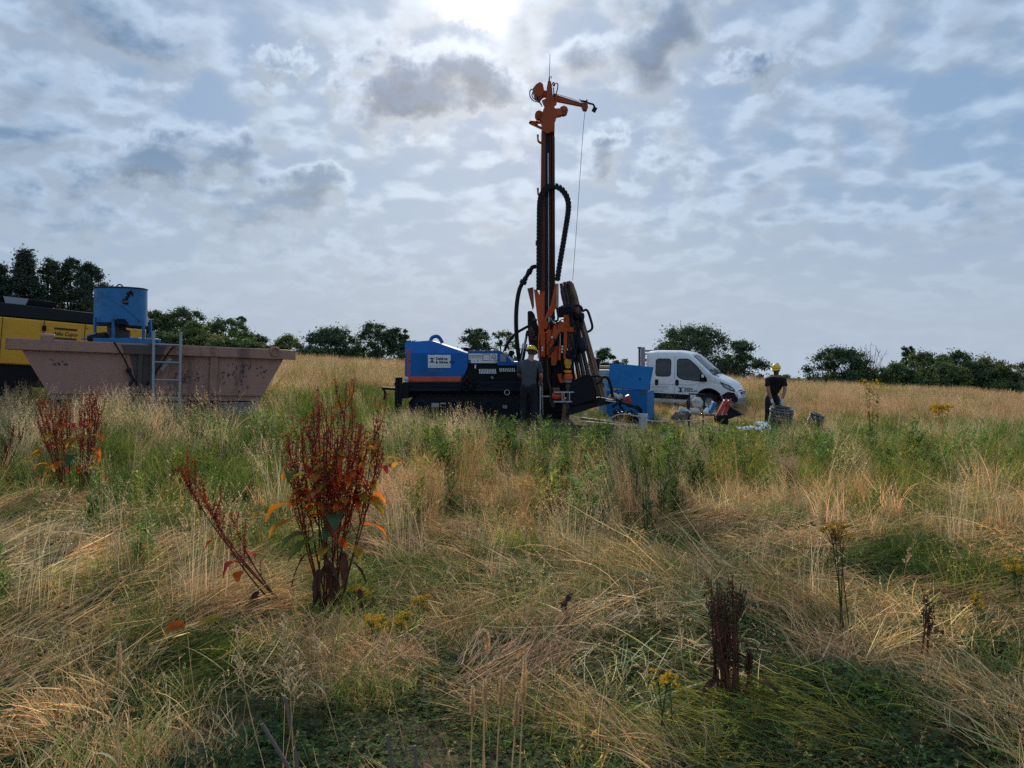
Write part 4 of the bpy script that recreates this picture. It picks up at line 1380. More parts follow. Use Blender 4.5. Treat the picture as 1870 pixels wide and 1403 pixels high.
        for (x1, z1), (x2, z2) in zip(path, path[1:] + path[:1]):
            dl = math.hypot(x2 - x1, z2 - z1)
            for k in range(max(1, int(dl / .16))):
                f = (k + .5) / max(1, int(dl / .16))
                L.append((x1 + (x2 - x1) * f, z1 + (z2 - z1) * f, math.atan2(z2 - z1, x2 - x1)))
        for x, z, a in L:
            sh_.box((x, yy + .20, z), (.12, .42, .045), Matrix.Rotation(-a, 3, 'Y'))
        sh_.build('track_shoe', M['black'], to)['kind'] = 'stuff'
        for i in range(5):
            x = xa + r + (xb - xa - 2 * r) * i / 4
            MB().lathe((x, yy + .04, z0 + r), (0, -1, 0), [(0, r * .62), (.03, r * .62), (.05, r * .45), (.03, r * .2), (.07, r * .14), (.07, .001)], 18).build('roller', M['navy'], to)
    MB().ring(P(926, 717, D - .14), (0.05, -1, .15), .060, .011, 20).build('towing_ring', M['steel'], root)
    MB().box(P(795, 740, D - .06), (.18, .05, .10)).build('step', M['steel'], root)
    MB().box(P(809, 737, D - .06), (.14, .05, .03)).build('step', M['steel'], root)
    MB().box(P(922, 743, D - .06), (.11, .04, .08)).build('step', M['alu'], root)
    # rear jack leg and tow arm
    jk = MB()
    for x in (725.5, 731.5):
        jk.beam(P(x, 689, D - .15), Vector((P(x, 0, D).x, D - .15, G(-2.7, D) + .05)), .055, .09)
    jk.slab([(733, 700), (746, 700), (746, 728), (733, 728)], D - .15, .4)
    jk.box((P(728.5, 0, D).x, D - .15, G(-2.7, D) + .03), (.30, .30, .06))
    jk.tube([P(722, 706, D - .1), P(720.5, 702, D - .1), P(722.5, 699, D - .1), P(726, 700, D - .1)], .012, 6)
    jk.build('jack_leg', M['black'], root)
    tw = MB()
    tw.beam(P(697, 709, D + .2), P(724, 711, D + .2), .05, .06)
    tw.tube([P(698, 709, D + .2), P(702, 714, D + .2), P(703, 722, D + .2), P(701, 730, D + .2)], .028, 7)
    tw.build('tow_arm', M['navy'], root)
    # hose bundle on the flank
    rr = random.Random(5)
    hb = MB()
    for i in range(14):
        a = (rr.uniform(845, 866), rr.uniform(684, 700)); b = (rr.uniform(843, 868), rr.uniform(700, 716))
        m_ = ((a[0] + b[0]) / 2 + rr.uniform(-9, 9), (a[1] + b[1]) / 2 + rr.uniform(-4, 8))
        hb.tube([P(*a, D - .12), P(*m_, D - .22), P(*b, D - .12)], .017, 6)
    hb.tube([P(866, 690, D - .1), P(885, 703, D - .16), P(905, 697, D - .1), P(940, 699, D - .1), P(975, 690, D - .1)], .014, 6)
    hb.tube([P(880, 684, D + .02), P(900, 693, D - .05), P(925, 690, D - .03), P(950, 694, D)], .012, 6)
    hb.build('hose_bundle', M['rubber'], root)

    make_mast(root, D)
    return root


def make_mast(root, D):
    dm = 18.0
    top_y, bot_y = 236, 705
    # the beam: orange cheek and guide rails darkened as if in shade, dark web
    ml = MB()
    ml.slab([(989.2, 236), (996.2, 236), (994.6, 705), (984.5, 705)], dm, .34)
    ma = ml.build('mast', M['orange_shaded'], root, bevel=.008)
    MB().slab([(996.2, 246), (1003.8, 246), (1003.8, 705), (994.6, 705)], dm + .05, .24).build('mast_web', M['navy'], ma)
    for x, w in ((1004.8, 1.0), (1008.4, 1.2)):
        MB().slab([(x, 238), (x + w, 238), (x + w + 1.2, 690), (x + 1.2, 690)], dm + .02, .05).build('guide_rail', M['orange_shaded'], ma)
    MB().slab([(1003.8, 238), (1012.6, 238), (1013.6, 705), (1003.8, 705)], dm + .08, .22).build('mast_side', M['black'], ma)
    MB().slab([(1011.0, 250), (1013.2, 250), (1014, 560), (1011.8, 560)], dm + .0, .05).build('feed_rod', M['pipe_dark'], ma)
    MB().cyl(P(1000.4, 241, dm + .05), P(1000.4, 241, dm - .02), .035, n=14).build('chain_pin', M['steel'], ma)
    MB().cyl(P(1001, 280, dm + .06), P(1002.5, 640, dm + .06), .020, n=8).build('feed_cylinder_rod', M['steel'], ma)
    # mast foot plates
    MB().slab([(975, 528), (981, 530), (986, 540), (989, 533), (994.6, 532), (994, 625), (986.5, 632), (982.5, 590)], dm - .03, .10).build('foot_plate', M['orange'], ma, bevel=.006)
    MB().slab([(1014, 518), (1018, 517.5), (1020.4, 519.5), (1020.2, 560), (1013, 566), (1004, 585), (999, 601), (993.8, 600), (992.2, 590), (997, 575), (1006, 556)], dm - .12, .10).build('foot_plate', M['orange'], ma, bevel=.006)
    MB().slab([(1016.4, 519), (1020.4, 519.5), (1020.0, 560), (1015.6, 560)], dm - .135, .018).build('wear_strip', M['wood'], ma)

    # head of the mast
    hd = MB()
    hd.slab([(1000.4, 148.5), (1003, 146), (1006.5, 149), (1008.4, 160), (1010, 185), (1014, 199), (1017, 212), (1013, 219), (989, 222), (990, 206), (996.5, 189), (998.6, 160)], dm - .02, .36)
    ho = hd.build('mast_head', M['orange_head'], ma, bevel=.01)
    MB().slab([(989.8, 217), (1013.2, 215), (1013, 241), (1004, 241), (1004, 243.5), (996, 243.5), (996, 241), (989.8, 241)], dm - .035, .38).build('mast_cap', M['orange_head'], ho, bevel=.008)
    MB().slab([(972.5, 162), (979, 153.5), (986, 149), (991.6, 153), (993.6, 164), (991, 174), (985, 178), (977, 173)], dm - .05, .30).build('winch_motor', M['orange_head'], ho, bevel=.015)
    MB().slab([(990, 164), (998, 166), (998, 175), (989, 175)], dm + .05, .16).build('motor_bracket', M['orange'], ho)
    MB().slab([(990, 183), (997, 180), (999, 190), (994, 192)], dm + .02, .14).build('motor_bracket', M['orange'], ho)
    # sheaves
    for x, y, r in ((1029, 203.5, .105), (984.2, 211.5, .10)):
        c = P(x, y, dm + .16)
        MB().lathe(c + Vector((0, .10, 0)), (0, -1, 0), [(0, r), (.05, r), (.07, r * .8), (.13, r * .8), (.15, r), (.20, r), (.205, r * .5), (.22, r * .3), (.22, .001)], 8).build('sheave', M['orange_head'], ho, smooth=False)
    MB().slab([(1013, 198), (1025, 198), (1026, 210), (1015, 212)], dm + .06, .18).build('sheave_bracket', M['orange'], ho)
    MB().slab([(988, 206), (998, 204), (998, 219), (986, 219)], dm + .06, .18).build('sheave_bracket', M['orange'], ho)
    br = MB()
    for a, b in (((967.5, 223), (990, 224.5)), ((967.5, 224.5), (990, 235)), ((981, 224), (979.5, 230)), ((967.5, 223), (968.5, 226))):
        br.beam(P(*a, dm + .1), P(*b, dm + .1), .06, .05)
    br.tube([P(980.6, 223.5, dm + .1), P(980.6, 216, dm + .1), P(983, 211, dm + .1)], .015, 6)
    br.build('arm_bracket', M['orange'], ho)
    for y in (245.5, 343):
        MB().slab([(980.4, y), (984, y), (984, y + 10), (986.5, y + 13), (990, y + 13), (990, y + 16.5 if y < 300 else y + 14), (986, y + 16), (981.5, y + 12)], dm + .12, .09).build('hook', M['orange'], ma, bevel=.006)
    MB().box(P(980, 444, dm + .1), (.05, .1, .11)).build('hook', M['rust'], ma)
    # jib arm
    jb = MB().prism([P(1016, 173, dm + .12), P(1064, 188.5, dm + .12), P(1064, 194, dm + .12), P(1016, 184.5, dm + .12)], (0, .10, 0)).build('jib_arm', M['orange_head'], ho, bevel=.006)
    MB().slab([(1061, 187), (1073, 186.5), (1074, 196), (1071.5, 201.5), (1065, 200.5), (1063, 195)], dm + .10, .14).build('jib_end', M['orange_head'], ho, bevel=.01)
    MB().slab([(1010, 171), (1017, 171.5), (1017, 187), (1012, 190)], dm + .06, .22).build('jib_mount', M['orange'], ho)
    lm = MB()
    lm.tube([P(1060, 184.5, dm + .15), P(1068, 185.5, dm + .15), P(1076, 189, dm + .15), P(1083, 191, dm + .15), P(1086, 196, dm + .15)], .022, 6)
    lm.box(P(1085.5, 200.5, dm + .13), (.095, .11, .095), Matrix.Rotation(R(28), 3, 'Y'))
    lm.box(P(1071.5, 184.6, dm + .15), (.03, .03, .06))
    lm.build('floodlight', M['black'], ho)
    MB().tube([P(1016, 172, dm + .18), P(1040, 179, dm + .18), P(1057, 185, dm + .18), P(1058.5, 181, dm + .18), P(1061, 185, dm + .18)], .006, 5).build('stay_wire', M['black'], ho)
    MB().tube([P(1068.6, 201, dm + .16), P(1064, 250, dm + .16), P(1054, 400, dm + .15), P(1045.8, 512, dm + .12)], .0055, 5).build('winch_cable', M['black'], ho)
    an = MB().cyl(P(1003, 148, dm + .15), P(1003.2, 141, dm + .15), .022, .010)
    an.cyl(P(1003.2, 142, dm + .15), P(1004.4, 99, dm + .15), .0075, .005, 6)
    an.cyl(P(1003.2, 140.8, dm + .15), P(1006.4, 141, dm + .15), .008, n=6).cyl(P(1006.4, 143.5, dm + .15), P(1006.4, 139, dm + .15), .008, n=6)
    an.build('antenna', M['black'], ho)
    hs = MB()
    for pts in ([(972.5, 163), (968, 166), (968, 176), (974, 184), (984, 187), (989, 191)], [(973.5, 167), (971.5, 175), (977, 182), (985, 185)], [(981.5, 177), (983, 184), (989, 192)], [(993.5, 177), (988, 182), (986, 187), (990, 195)],
                [(1010, 158), (1012, 152), (1010, 151), (1008, 156)], [(1012, 158), (1014.5, 152.5), (1018.5, 154), (1018, 163), (1014.5, 174)], [(1011, 160), (1011.5, 170), (1014, 184)]):
        hs.tube([P(x, y, dm - .02) for x, y in pts], .013, 6)
    hs.build('hydraulic_hose', M['rubber'], ho)

    # energy chain looping over the mast
    path = [(984, 530), (984.3, 470), (984.8, 410), (985.5, 372), (988, 358), (995, 346), (1004, 340.6), (1013, 339.8), (1022, 343), (1030, 351), (1036, 362), (1038.5, 375), (1036.5, 395), (1032.5, 420), (1028, 448), (1022.5, 480), (1017.5, 514)]
    q = MB()
    pts = [P(x, y, dm - .10) for x, y in path]
    tmp = MB().tube(pts, .01, 4, True, 6)
    ctr = [sum((tmp.v[i * 4 + k] for k in range(4)), Vector((0, 0, 0))) / 4 for i in range(len(tmp.v) // 4)]
    seg, acc, link = [], 0.0, .085
    cur = ctr[0]
    for p in ctr[1:]:
        while (p - cur).length >= link:
            n_ = cur + (p - cur).normalized() * link
            seg.append((cur, n_)); cur = n_
    for a, b in seg:
        q.beam(a, a.lerp(b, .72), .125, .115, (0, 1, 0))
        q.beam(a, b, .095, .09, (0, 1, 0))
    co = q.build('energy_chain', M['rubber'], root)
    co['kind'] = 'stuff'
    # big mud hose on the left
    mh = MB().tube([P(980, 487, dm + .15), P(973, 488, dm + .15), P(967, 496, dm + .15), P(961, 506, dm + .15), P(956, 514, dm + .15), P(949, 528, dm + .15), P(944.5, 550, dm + .15), P(942.5, 580, dm + .15), P(943.5, 615, dm + .2), P(947, 650, dm + .25), P(951, 668, dm + .3)], .052, 10)
    mo = mh.build('mud_hose', M['rubber'], root)
    cp = MB()
    cp.cyl(P(968.5, 493, dm + .15), P(965, 500, dm + .15), .068)
    cp.cyl(P(960, 508, dm + .15), P(958, 511.5, dm + .15), .062)
    cp.cyl(P(957, 512.5, dm + .15), P(954, 518.5, dm + .15), .085)
    cp.build('hose_coupling', M['navy'], mo)
    MB().tube([P(968, 594, dm + .3), P(957, 600, dm + .4), P(945, 607, dm + .5), P(934, 617, dm + .5), P(926, 629, dm + .5), P(921.5, 641, dm + .5)], .035, 8).build('return_hose', M['rubber'], root)
    # black guard with letters, tilting cylinder
    gd = MB().slab([(963.5, 570), (966, 567.5), (972, 568.5), (976, 574), (984, 600), (985.5, 640), (968, 642), (964, 610)], dm + .12, .16).build('mast_guard', M['black'], root, bevel=.01)
    text('DSB', 'lettering', M['ink_red'], gd, P(969.5, 620, dm + .112), 12 * .0129, rot=(R(90), R(-90), 0), weight=.004)
    cy = MB().cyl(P(951, 668, dm + .02), P(957.8, 632, dm + .02), .060).cyl(P(957.8, 632, dm + .02), P(963.5, 604, dm + .02), .032)
    co_ = cy.build('tilt_cylinder', M['navy'], root)
    MB().cyl(P(957.0, 636.5, dm + .02), P(958.6, 628, dm + .02), .066).build('cylinder_collar', M['steel'], co_)
    MB().cyl(P(952, 660, dm - .06), P(960.5, 614, dm - .06), .013).build('grease_line', M['steel'], co_)
    vb = MB()
    rr = random.Random(12)
    for i in range(22):
        vb.box(P(rr.uniform(969, 984), rr.uniform(582, 640), dm + .10), (rr.uniform(.03, .07), .09, rr.uniform(.025, .06)))
    vb.build('valve_block', M['pipe_dark'], root, bevel=.004)
    # leaning brown channel left of the mast
    MB().prism([P(963, 527, dm + .3), P(974, 524.5, dm + .3), P(975.5, 560, dm + .3), P(973, 567, dm + .3)], (0, .12, 0)).build('rod_guide', M['pipe'], root)

    make_head(root, dm)


def make_head(root, dm):
    """feed carriage with the rotary head, clamp and breaking table"""
    d = dm - .35
    ca = MB()
    ca.slab([(988, 608), (996, 606), (996, 652), (988, 652)], d + .1, .16)
    ca.slab([(998, 603), (1008, 602), (1008, 650), (1002, 655), (998, 648)], d + .1, .16)
    ca.slab([(1011, 597), (1014, 590), (1024, 586), (1030, 589), (1033, 596), (1044, 597), (1047.5, 600), (1047.5, 607), (1040, 607), (1023, 607), (1018, 616), (1010, 640), (1004, 637), (1008, 618)], d - .05, .26)
    ca.slab([(1005, 634), (1019, 632), (1018.5, 656), (1015, 668), (1007, 668)], d + .02, .2)
    co = ca.build('feed_carriage', M['orange'], root, bevel=.012)
    MB().slab([(1029.6, 575.5), (1040, 575.5), (1040, 597), (1029.6, 597)], d - .06, .13).build('head_column', M['orange'], co, bevel=.008)
    MB().slab([(1030, 604), (1036, 604), (1035, 656), (1029, 656)], d - .12, .10).build('head_column', M['orange'], co, bevel=.008)
    MB().slab([(1038, 597), (1047.6, 599), (1047.6, 606), (1038, 606)], d - .10, .12).build('head_bracket', M['orange'], co, bevel=.008)
    MB().cyl(P(1039, 607, d), P(1039, 640, d), .035).cyl(P(1044, 607, d), P(1044, 638, d), .025).build('guide_tube', M['rust'], co)
    MB().cyl(P(1023, 609, d - .14), P(1023, 630, d - .14), .012).build('piston_rod', M['steel'], co)
    MB().cyl(P(1022.4, 630, d - .14), P(1021.6, 658, d - .14), .028).build('cylinder', M['orange'], co)
    pf = MB()
    for a, b in (((984, 608), (1006, 607)), ((984, 608), (982.5, 655))):
        pf.beam(P(*a, d - .05), P(*b, d - .05), .022, .022)
    pf.build('guard_rail', M['orange'], co)
    rr = random.Random(31)
    lb = MB()
    for x, y in ((990.6, 635), (990.6, 640), (1008, 616), (1026.8, 633), (1026.6, 638), (1026.4, 643)):
        lb.box(P(x, y, d - .02 if x < 1000 else d - .15), (.035, .02, .04))
    lb.build('sticker', M['white_sign'], co)
    # left black valve stack and hoses
    vs = MB()
    for i in range(10):
        vs.box(P(1001 + i * 1.9 + rr.uniform(-1, 1), 590 - i * .9 + rr.uniform(-7, 5), d - .08), (rr.uniform(.03, .06), .12, rr.uniform(.04, .10)))
    vs.build('valve_bank', M['navy'], co, bevel=.004)
    vs = MB()
    for i in range(7):
        vs.cyl(P(1002 + i * 1.7, 588 + rr.uniform(-6, 3), d - .16), P(1002 + i * 1.7, 584 + rr.uniform(-6, 3), d - .16), .010, n=6)
    vs.build('fitting', M['steel'], co)
    # drive motors on the right
    mo = MB()
    mo.slab([(1016, 563), (1022, 560), (1042, 558.5), (1046, 563), (1045, 574), (1040, 578), (1019, 580)], d + .05, .22)
    mo.lathe(P(1050, 578, d), (1, .1, -.15), [(-.08, .05), (-.06, .085), (.06, .09), (.10, .11), (.18, .115), (.21, .07), (.22, .001)], 16)
    mo.lathe(P(1041, 574, d - .1), (.9, -.3, .2), [(-.02, .06), (.02, .075), (.10, .075), (.13, .04), (.13, .001)], 14)
    mo.slab([(1049, 583), (1062, 581), (1061, 600), (1053, 604), (1049, 600)], d, .2)
    mo.slab([(1051, 604), (1058, 602), (1059, 660), (1049, 660)], d + .04, .12)
    mo.build('hydraulic_motor', M['black'], co, bevel=.006)
    mo = MB()
    mo.lathe(P(1058, 619, d - .05), (.25, -.2, -1), [(-.04, .04), (0, .10), (.04, .125), (.20, .125), (.28, .10), (.33, .05), (.33, .001)], 16)
    mo.lathe(P(1040, 648, d - .02), (.2, -.1, -1), [(-.14, .05), (-.10, .13), (.05, .145), (.12, .11), (.12, .001)], 16)
    mo.build('rotary_motor', M['navy'], co)
    hs = MB()
    loops = [[(1018, 566), (1026, 559), (1040, 556), (1046, 562), (1050, 572)], [(1020, 570), (1030, 563), (1042, 562), (1048, 574)], [(1022, 575), (1030, 568), (1040, 570), (1046, 582), (1048, 594)],
             [(1033, 572), (1040, 566), (1048, 570), (1054, 580)], [(1044, 566), (1052, 572), (1056, 584), (1054, 598)], [(1049, 590), (1052, 606), (1048, 626), (1052, 646)], [(1053, 586), (1057, 604), (1054, 630), (1046, 652)],
             [(1036, 640), (1042, 654), (1052, 662), (1057, 660), (1055, 648)], [(1000, 634), (1004, 624), (1010, 619), (1018, 622), (1020, 632)], [(1013, 620), (1012, 634), (1005, 646), (998, 650)], [(1021, 608), (1016, 622), (1008, 634), (1004, 642)],
             [(1037, 606), (1042, 622), (1046, 638), (1040, 650)], [(1058, 560), (1060, 574), (1064, 590), (1060, 604)], [(1017, 600), (1020, 590), (1026, 584), (1034, 585)]]
    for L in loops:
        hs.tube([P(x + rr.uniform(-.8, .8), y, d - .16 - rr.uniform(0, .10)) for x, y in L], rr.choice((.011, .014, .018)), 6)
    hs.build('hydraulic_hose', M['rubber'], co)
    MB().tube([P(1048, 559, d - .05), P(1054, 558, d - .05), P(1061, 561, d - .05), P(1064, 568, d - .05), P(1069, 566, d - .05), P(1073.5, 569, d - .05), P(1077.5, 580, d - .05), P(1081.5, 595, d - .05), P(1080, 602, d - .05), P(1073, 606.5, d - .05)], .030, 8).build('supply_hose', M['rubber'], co)
    # spindle with flushing head, orange chuck and white ring
    sp = MB()
    for y0, y1, r in ((655, 667, .085), (667, 673, .070), (676, 681, .095)):
        sp.lathe(P(1037, y1, d - .05), (0, 0, 1), [(0, r * .85), (.01, r), ((y1 - y0) * .0126 - .01, r), ((y1 - y0) * .0126, r * .85)], 18)
    sp.build('spindle', M['yellow'], co)
    ck = MB().lathe(P(1037.6, 693.5, d - .06), (0, 0, 1), [(0, .06), (0, .095), (.01, .105), (.10, .105), (.125, .085), (.15, .06)], 8)
    ck.build('chuck', M['orange_bright'], co, smooth=False)
    MB().lathe(P(1037, 698.6, d - .06), (0, 0, 1), [(0, .06), (0, .098), (.035, .10), (.055, .08)], 20).build('chuck_ring', M['alu'], co)
    MB().slab([(1018, 684), (1029, 682), (1029, 700), (1022, 700)], d, .14).build('chuck_arm', M['orange'], co, bevel=.01)
    pk = MB()
    for i in range(16):
        pk.box(P(rr.uniform(1022, 1048), rr.uniform(664, 690), d + rr.uniform(.02, .1)), (rr.uniform(.03, .08), .08, rr.uniform(.02, .06)))
    for i in range(6):
        a = rr.uniform(1020, 1046)
        pk.tube([P(a, 662, d), P(a + rr.uniform(-6, 6), 676, d - .1), P(a + rr.uniform(-8, 8), 692, d)], .012, 6)
    pk.build('swivel_fitting', M['black'], co)['kind'] = 'stuff'
    rod = MB().cyl(P(1037, 699, d - .06), P(1036.5, 765, d - .06), .040)
    rod.cyl(P(1037, 702, d - .06), P(1037, 709, d - .06), .060)
    rod.build('drill_string', M['pipe_dark'], root)
    # dark column and lower frame
    lf = MB()
    lf.slab([(990, 652), (1006, 652), (1006, 712), (990, 712)], d + .12, .2)
    lf.slab([(1008, 668), (1020, 668), (1020, 712), (1008, 712)], d + .25, .2)
    lf.slab([(985, 705), (1022, 705), (1022, 716), (985, 716)], d + .2, .9)
    lf.slab([(1015, 690), (1030, 692), (1026, 716), (1015, 716)], d + .3, .3)
    lf.build('lower_frame', M['black'], root, bevel=.01)
    MB().tube([P(999.5, 655, d + .08), P(1000.5, 690, d + .08), P(1003, 702, d + .06), P(1005.5, 712, d + .02), P(1005, 735, d)], .02, 6).build('water_line', M['pipe_dark'], root)
    tb = MB()
    tb.box(P(1029, 715.8, d), (.46, .34, .03))
    tb.box(P(1027, 733, d), (.42, .34, .03))
    for x in (1026.5, 1030, 1040):
        tb.box(P(x, 724.5, d - .15), (.02, .02, .20))
    tb.box(P(1000, 724, d + .1), (.36, .06, .03))
    tb.build('clamp_table', M['steel'], root)
    for x, y, r, L, in ((1016.5, 723.5, .085, .21), (1043.5, 725, .065, .09)):
        c = P(x, y, d - .03)
        MB().lathe(c - Vector((L / 2, 0, 0)), (1, 0, 0), [(0, .02), (.0, r * .8), (.03, r), (L - .03, r), (L, r * .8), (L, .02)], 14).build('clamp_cylinder', M['orange_bright'], root)
    MB().cyl(P(1010, 712.5, d + .05), P(1022, 712, d + .02), .055).build('motor_housing', M['rust'], root)
    gz = G(1.25, d) - .2
    cs = MB()
    c = P(1031, 734, d - .05)
    for i, (z0, z1, r) in enumerate(((c.z, c.z - .28, .058), (c.z - .28, c.z - .32, .070), (c.z - .32, gz, .062))):
        cs.cyl((c.x, c.y, z0), (c.x, c.y, z1), r, n=16)
    cs.build('casing_pipe', M['rust'], root)
    MB().slab([(1006, 734), (1014, 733), (1012, 745), (1007, 742)], d + .1, .06).build('bracket', M['rust'], root)

    # rod tray: black wing plate standing on a sloping ramp
    wg = MB()
    outl = [(1040, 701), (1050, 695), (1070, 686.5), (1077, 687), (1081, 691), (1086, 710), (1090, 724), (1088, 730), (1060, 738), (1040, 742)]
    wg.slab(outl, d - .10, .03)
    wo = wg.build('rod_tray', M['black'], root, bevel=.006)
    wo_r = MB().tube([P(x, y, d - .10) for x, y in ((1040, 700), (1050, 694.6), (1070, 686), (1077.5, 686.5), (1081.5, 691), (1086.5, 710), (1090.8, 725))], .018, 7)
    wo_r.build('rim', M['rubber'], wo)
    fl = MB().prism([P(1036, 760, d - .20), P(1036, 742, d - .05), P(1062, 737, d - .05), P(1091, 726, d - .05), P(1125, 732, d - .05), P(1118, 737, d - .20), P(1070, 748, d - .20)], (0, .55, 0))
    fl.build('tray_floor', M['black'], wo)
    MB().box(P(1113, 731.8, d + .1), (.24, .42, .03), Matrix.Rotation(R(9), 3, 'Y')).build('tray_lip', M['steel'], wo)
    cl = MB()
    for i in range(9):
        cl.box(P(1046 + i * 6.6, 756 - i * 2.4, d - .21), (.05, .02, .035))
    cl.build('tray_cleat', M['rubber'], wo)
    hp = MB()
    hp.tube([P(1082, 688, d + .15), P(1092, 687, d + .1), P(1098, 690, d + .1), P(1099, 694, d + .1), P(1094, 699, d + .1), P(1089, 702, d + .12)], .022, 7)
    hp.tube([P(1100, 689, d + .3), P(1107, 689, d + .3), P(1112, 694, d + .3), P(1116, 708, d + .3), P(1119, 726, d + .3)], .034, 8)
    hp.tube([P(1097, 693, d + .28), P(1101, 702, d + .25), P(1103, 708, d + .25)], .016, 6)
    hp.build('tray_hose', M['rubber'], root)


def make_rods():
    """the magazine of drill rods leaning beside the mast: each rod is a thing"""
    d = 18.2
    labels = ['dark drill rod of the leaning bundle, nearest the mast', 'dark drill rod, second from the mast in the leaning bundle', 'dark drill rod, third from the mast, just left of the brown ones',
              'brown drill rod at the left edge of the three brown ones', 'brown drill rod in the middle of the three brown ones', 'brown drill rod along the outer right edge of the leaning bundle']
    tops = [(1024.5, 518, .06), (1030.5, 515.5, .08), (1036.5, 514.5, .08), (1039.6, 513.5, -.02), (1042.4, 514.6, -.06), (1045.2, 517.5, -.02)]
    bots = [(1064, 722, .06), (1073, 722, .08), (1082, 722, .08), (1094.0, 724.5, -.02), (1098.6, 725.5, -.06), (1103.4, 724.5, -.02)]
    for i, (a, b) in enumerate(zip(tops, bots)):
        pa, pb = P(a[0], a[1], d + a[2] + .12), P(b[0], b[1], d + b[2] - .18)
        r0 = .050 if i < 3 else .035
        ax = (pa - pb).normalized()
        L = (pa - pb).length
        root = empty('drill_rod', pb, labels[i], 'drill rod', 'drill rods leaning beside the mast')
        mat = M['pipe_dark'] if i < 3 else M['pipe']
        MB().lathe(pb, ax, [(0, r0 * .5), (0, r0), (L - .16, r0), (L - .16, r0 * .9), (L, r0 * .75), (L, r0 * .5), (L - .1, r0 * .45)], 14).build('pipe_body', mat, root)
        MB().lathe(pb + ax * (L - .42), ax, [(0, r0), (.02, r0 * 1.14), (.22, r0 * 1.14), (.24, r0)], 14).build('tool_joint', mat, root)
# ------------------------------------------------------------------ skip with mixer drum and ladder
P0, P1 = Vector((-8.13, 12.3, 1.846)), Vector((-4.18, 14.8, 1.653))
SE1 = (P1 - P0).normalized()
SE2 = Vector((-2.5, 3.95, 0)).normalized()
SE3 = SE1.cross(SE2).normalized()
SKL = (P1 - P0).length
SM = Matrix(((SE1.x, SE2.x, SE3.x, P0.x), (SE1.y, SE2.y, SE3.y, P0.y), (SE1.z, SE2.z, SE3.z, P0.z), (0, 0, 0, 1)))


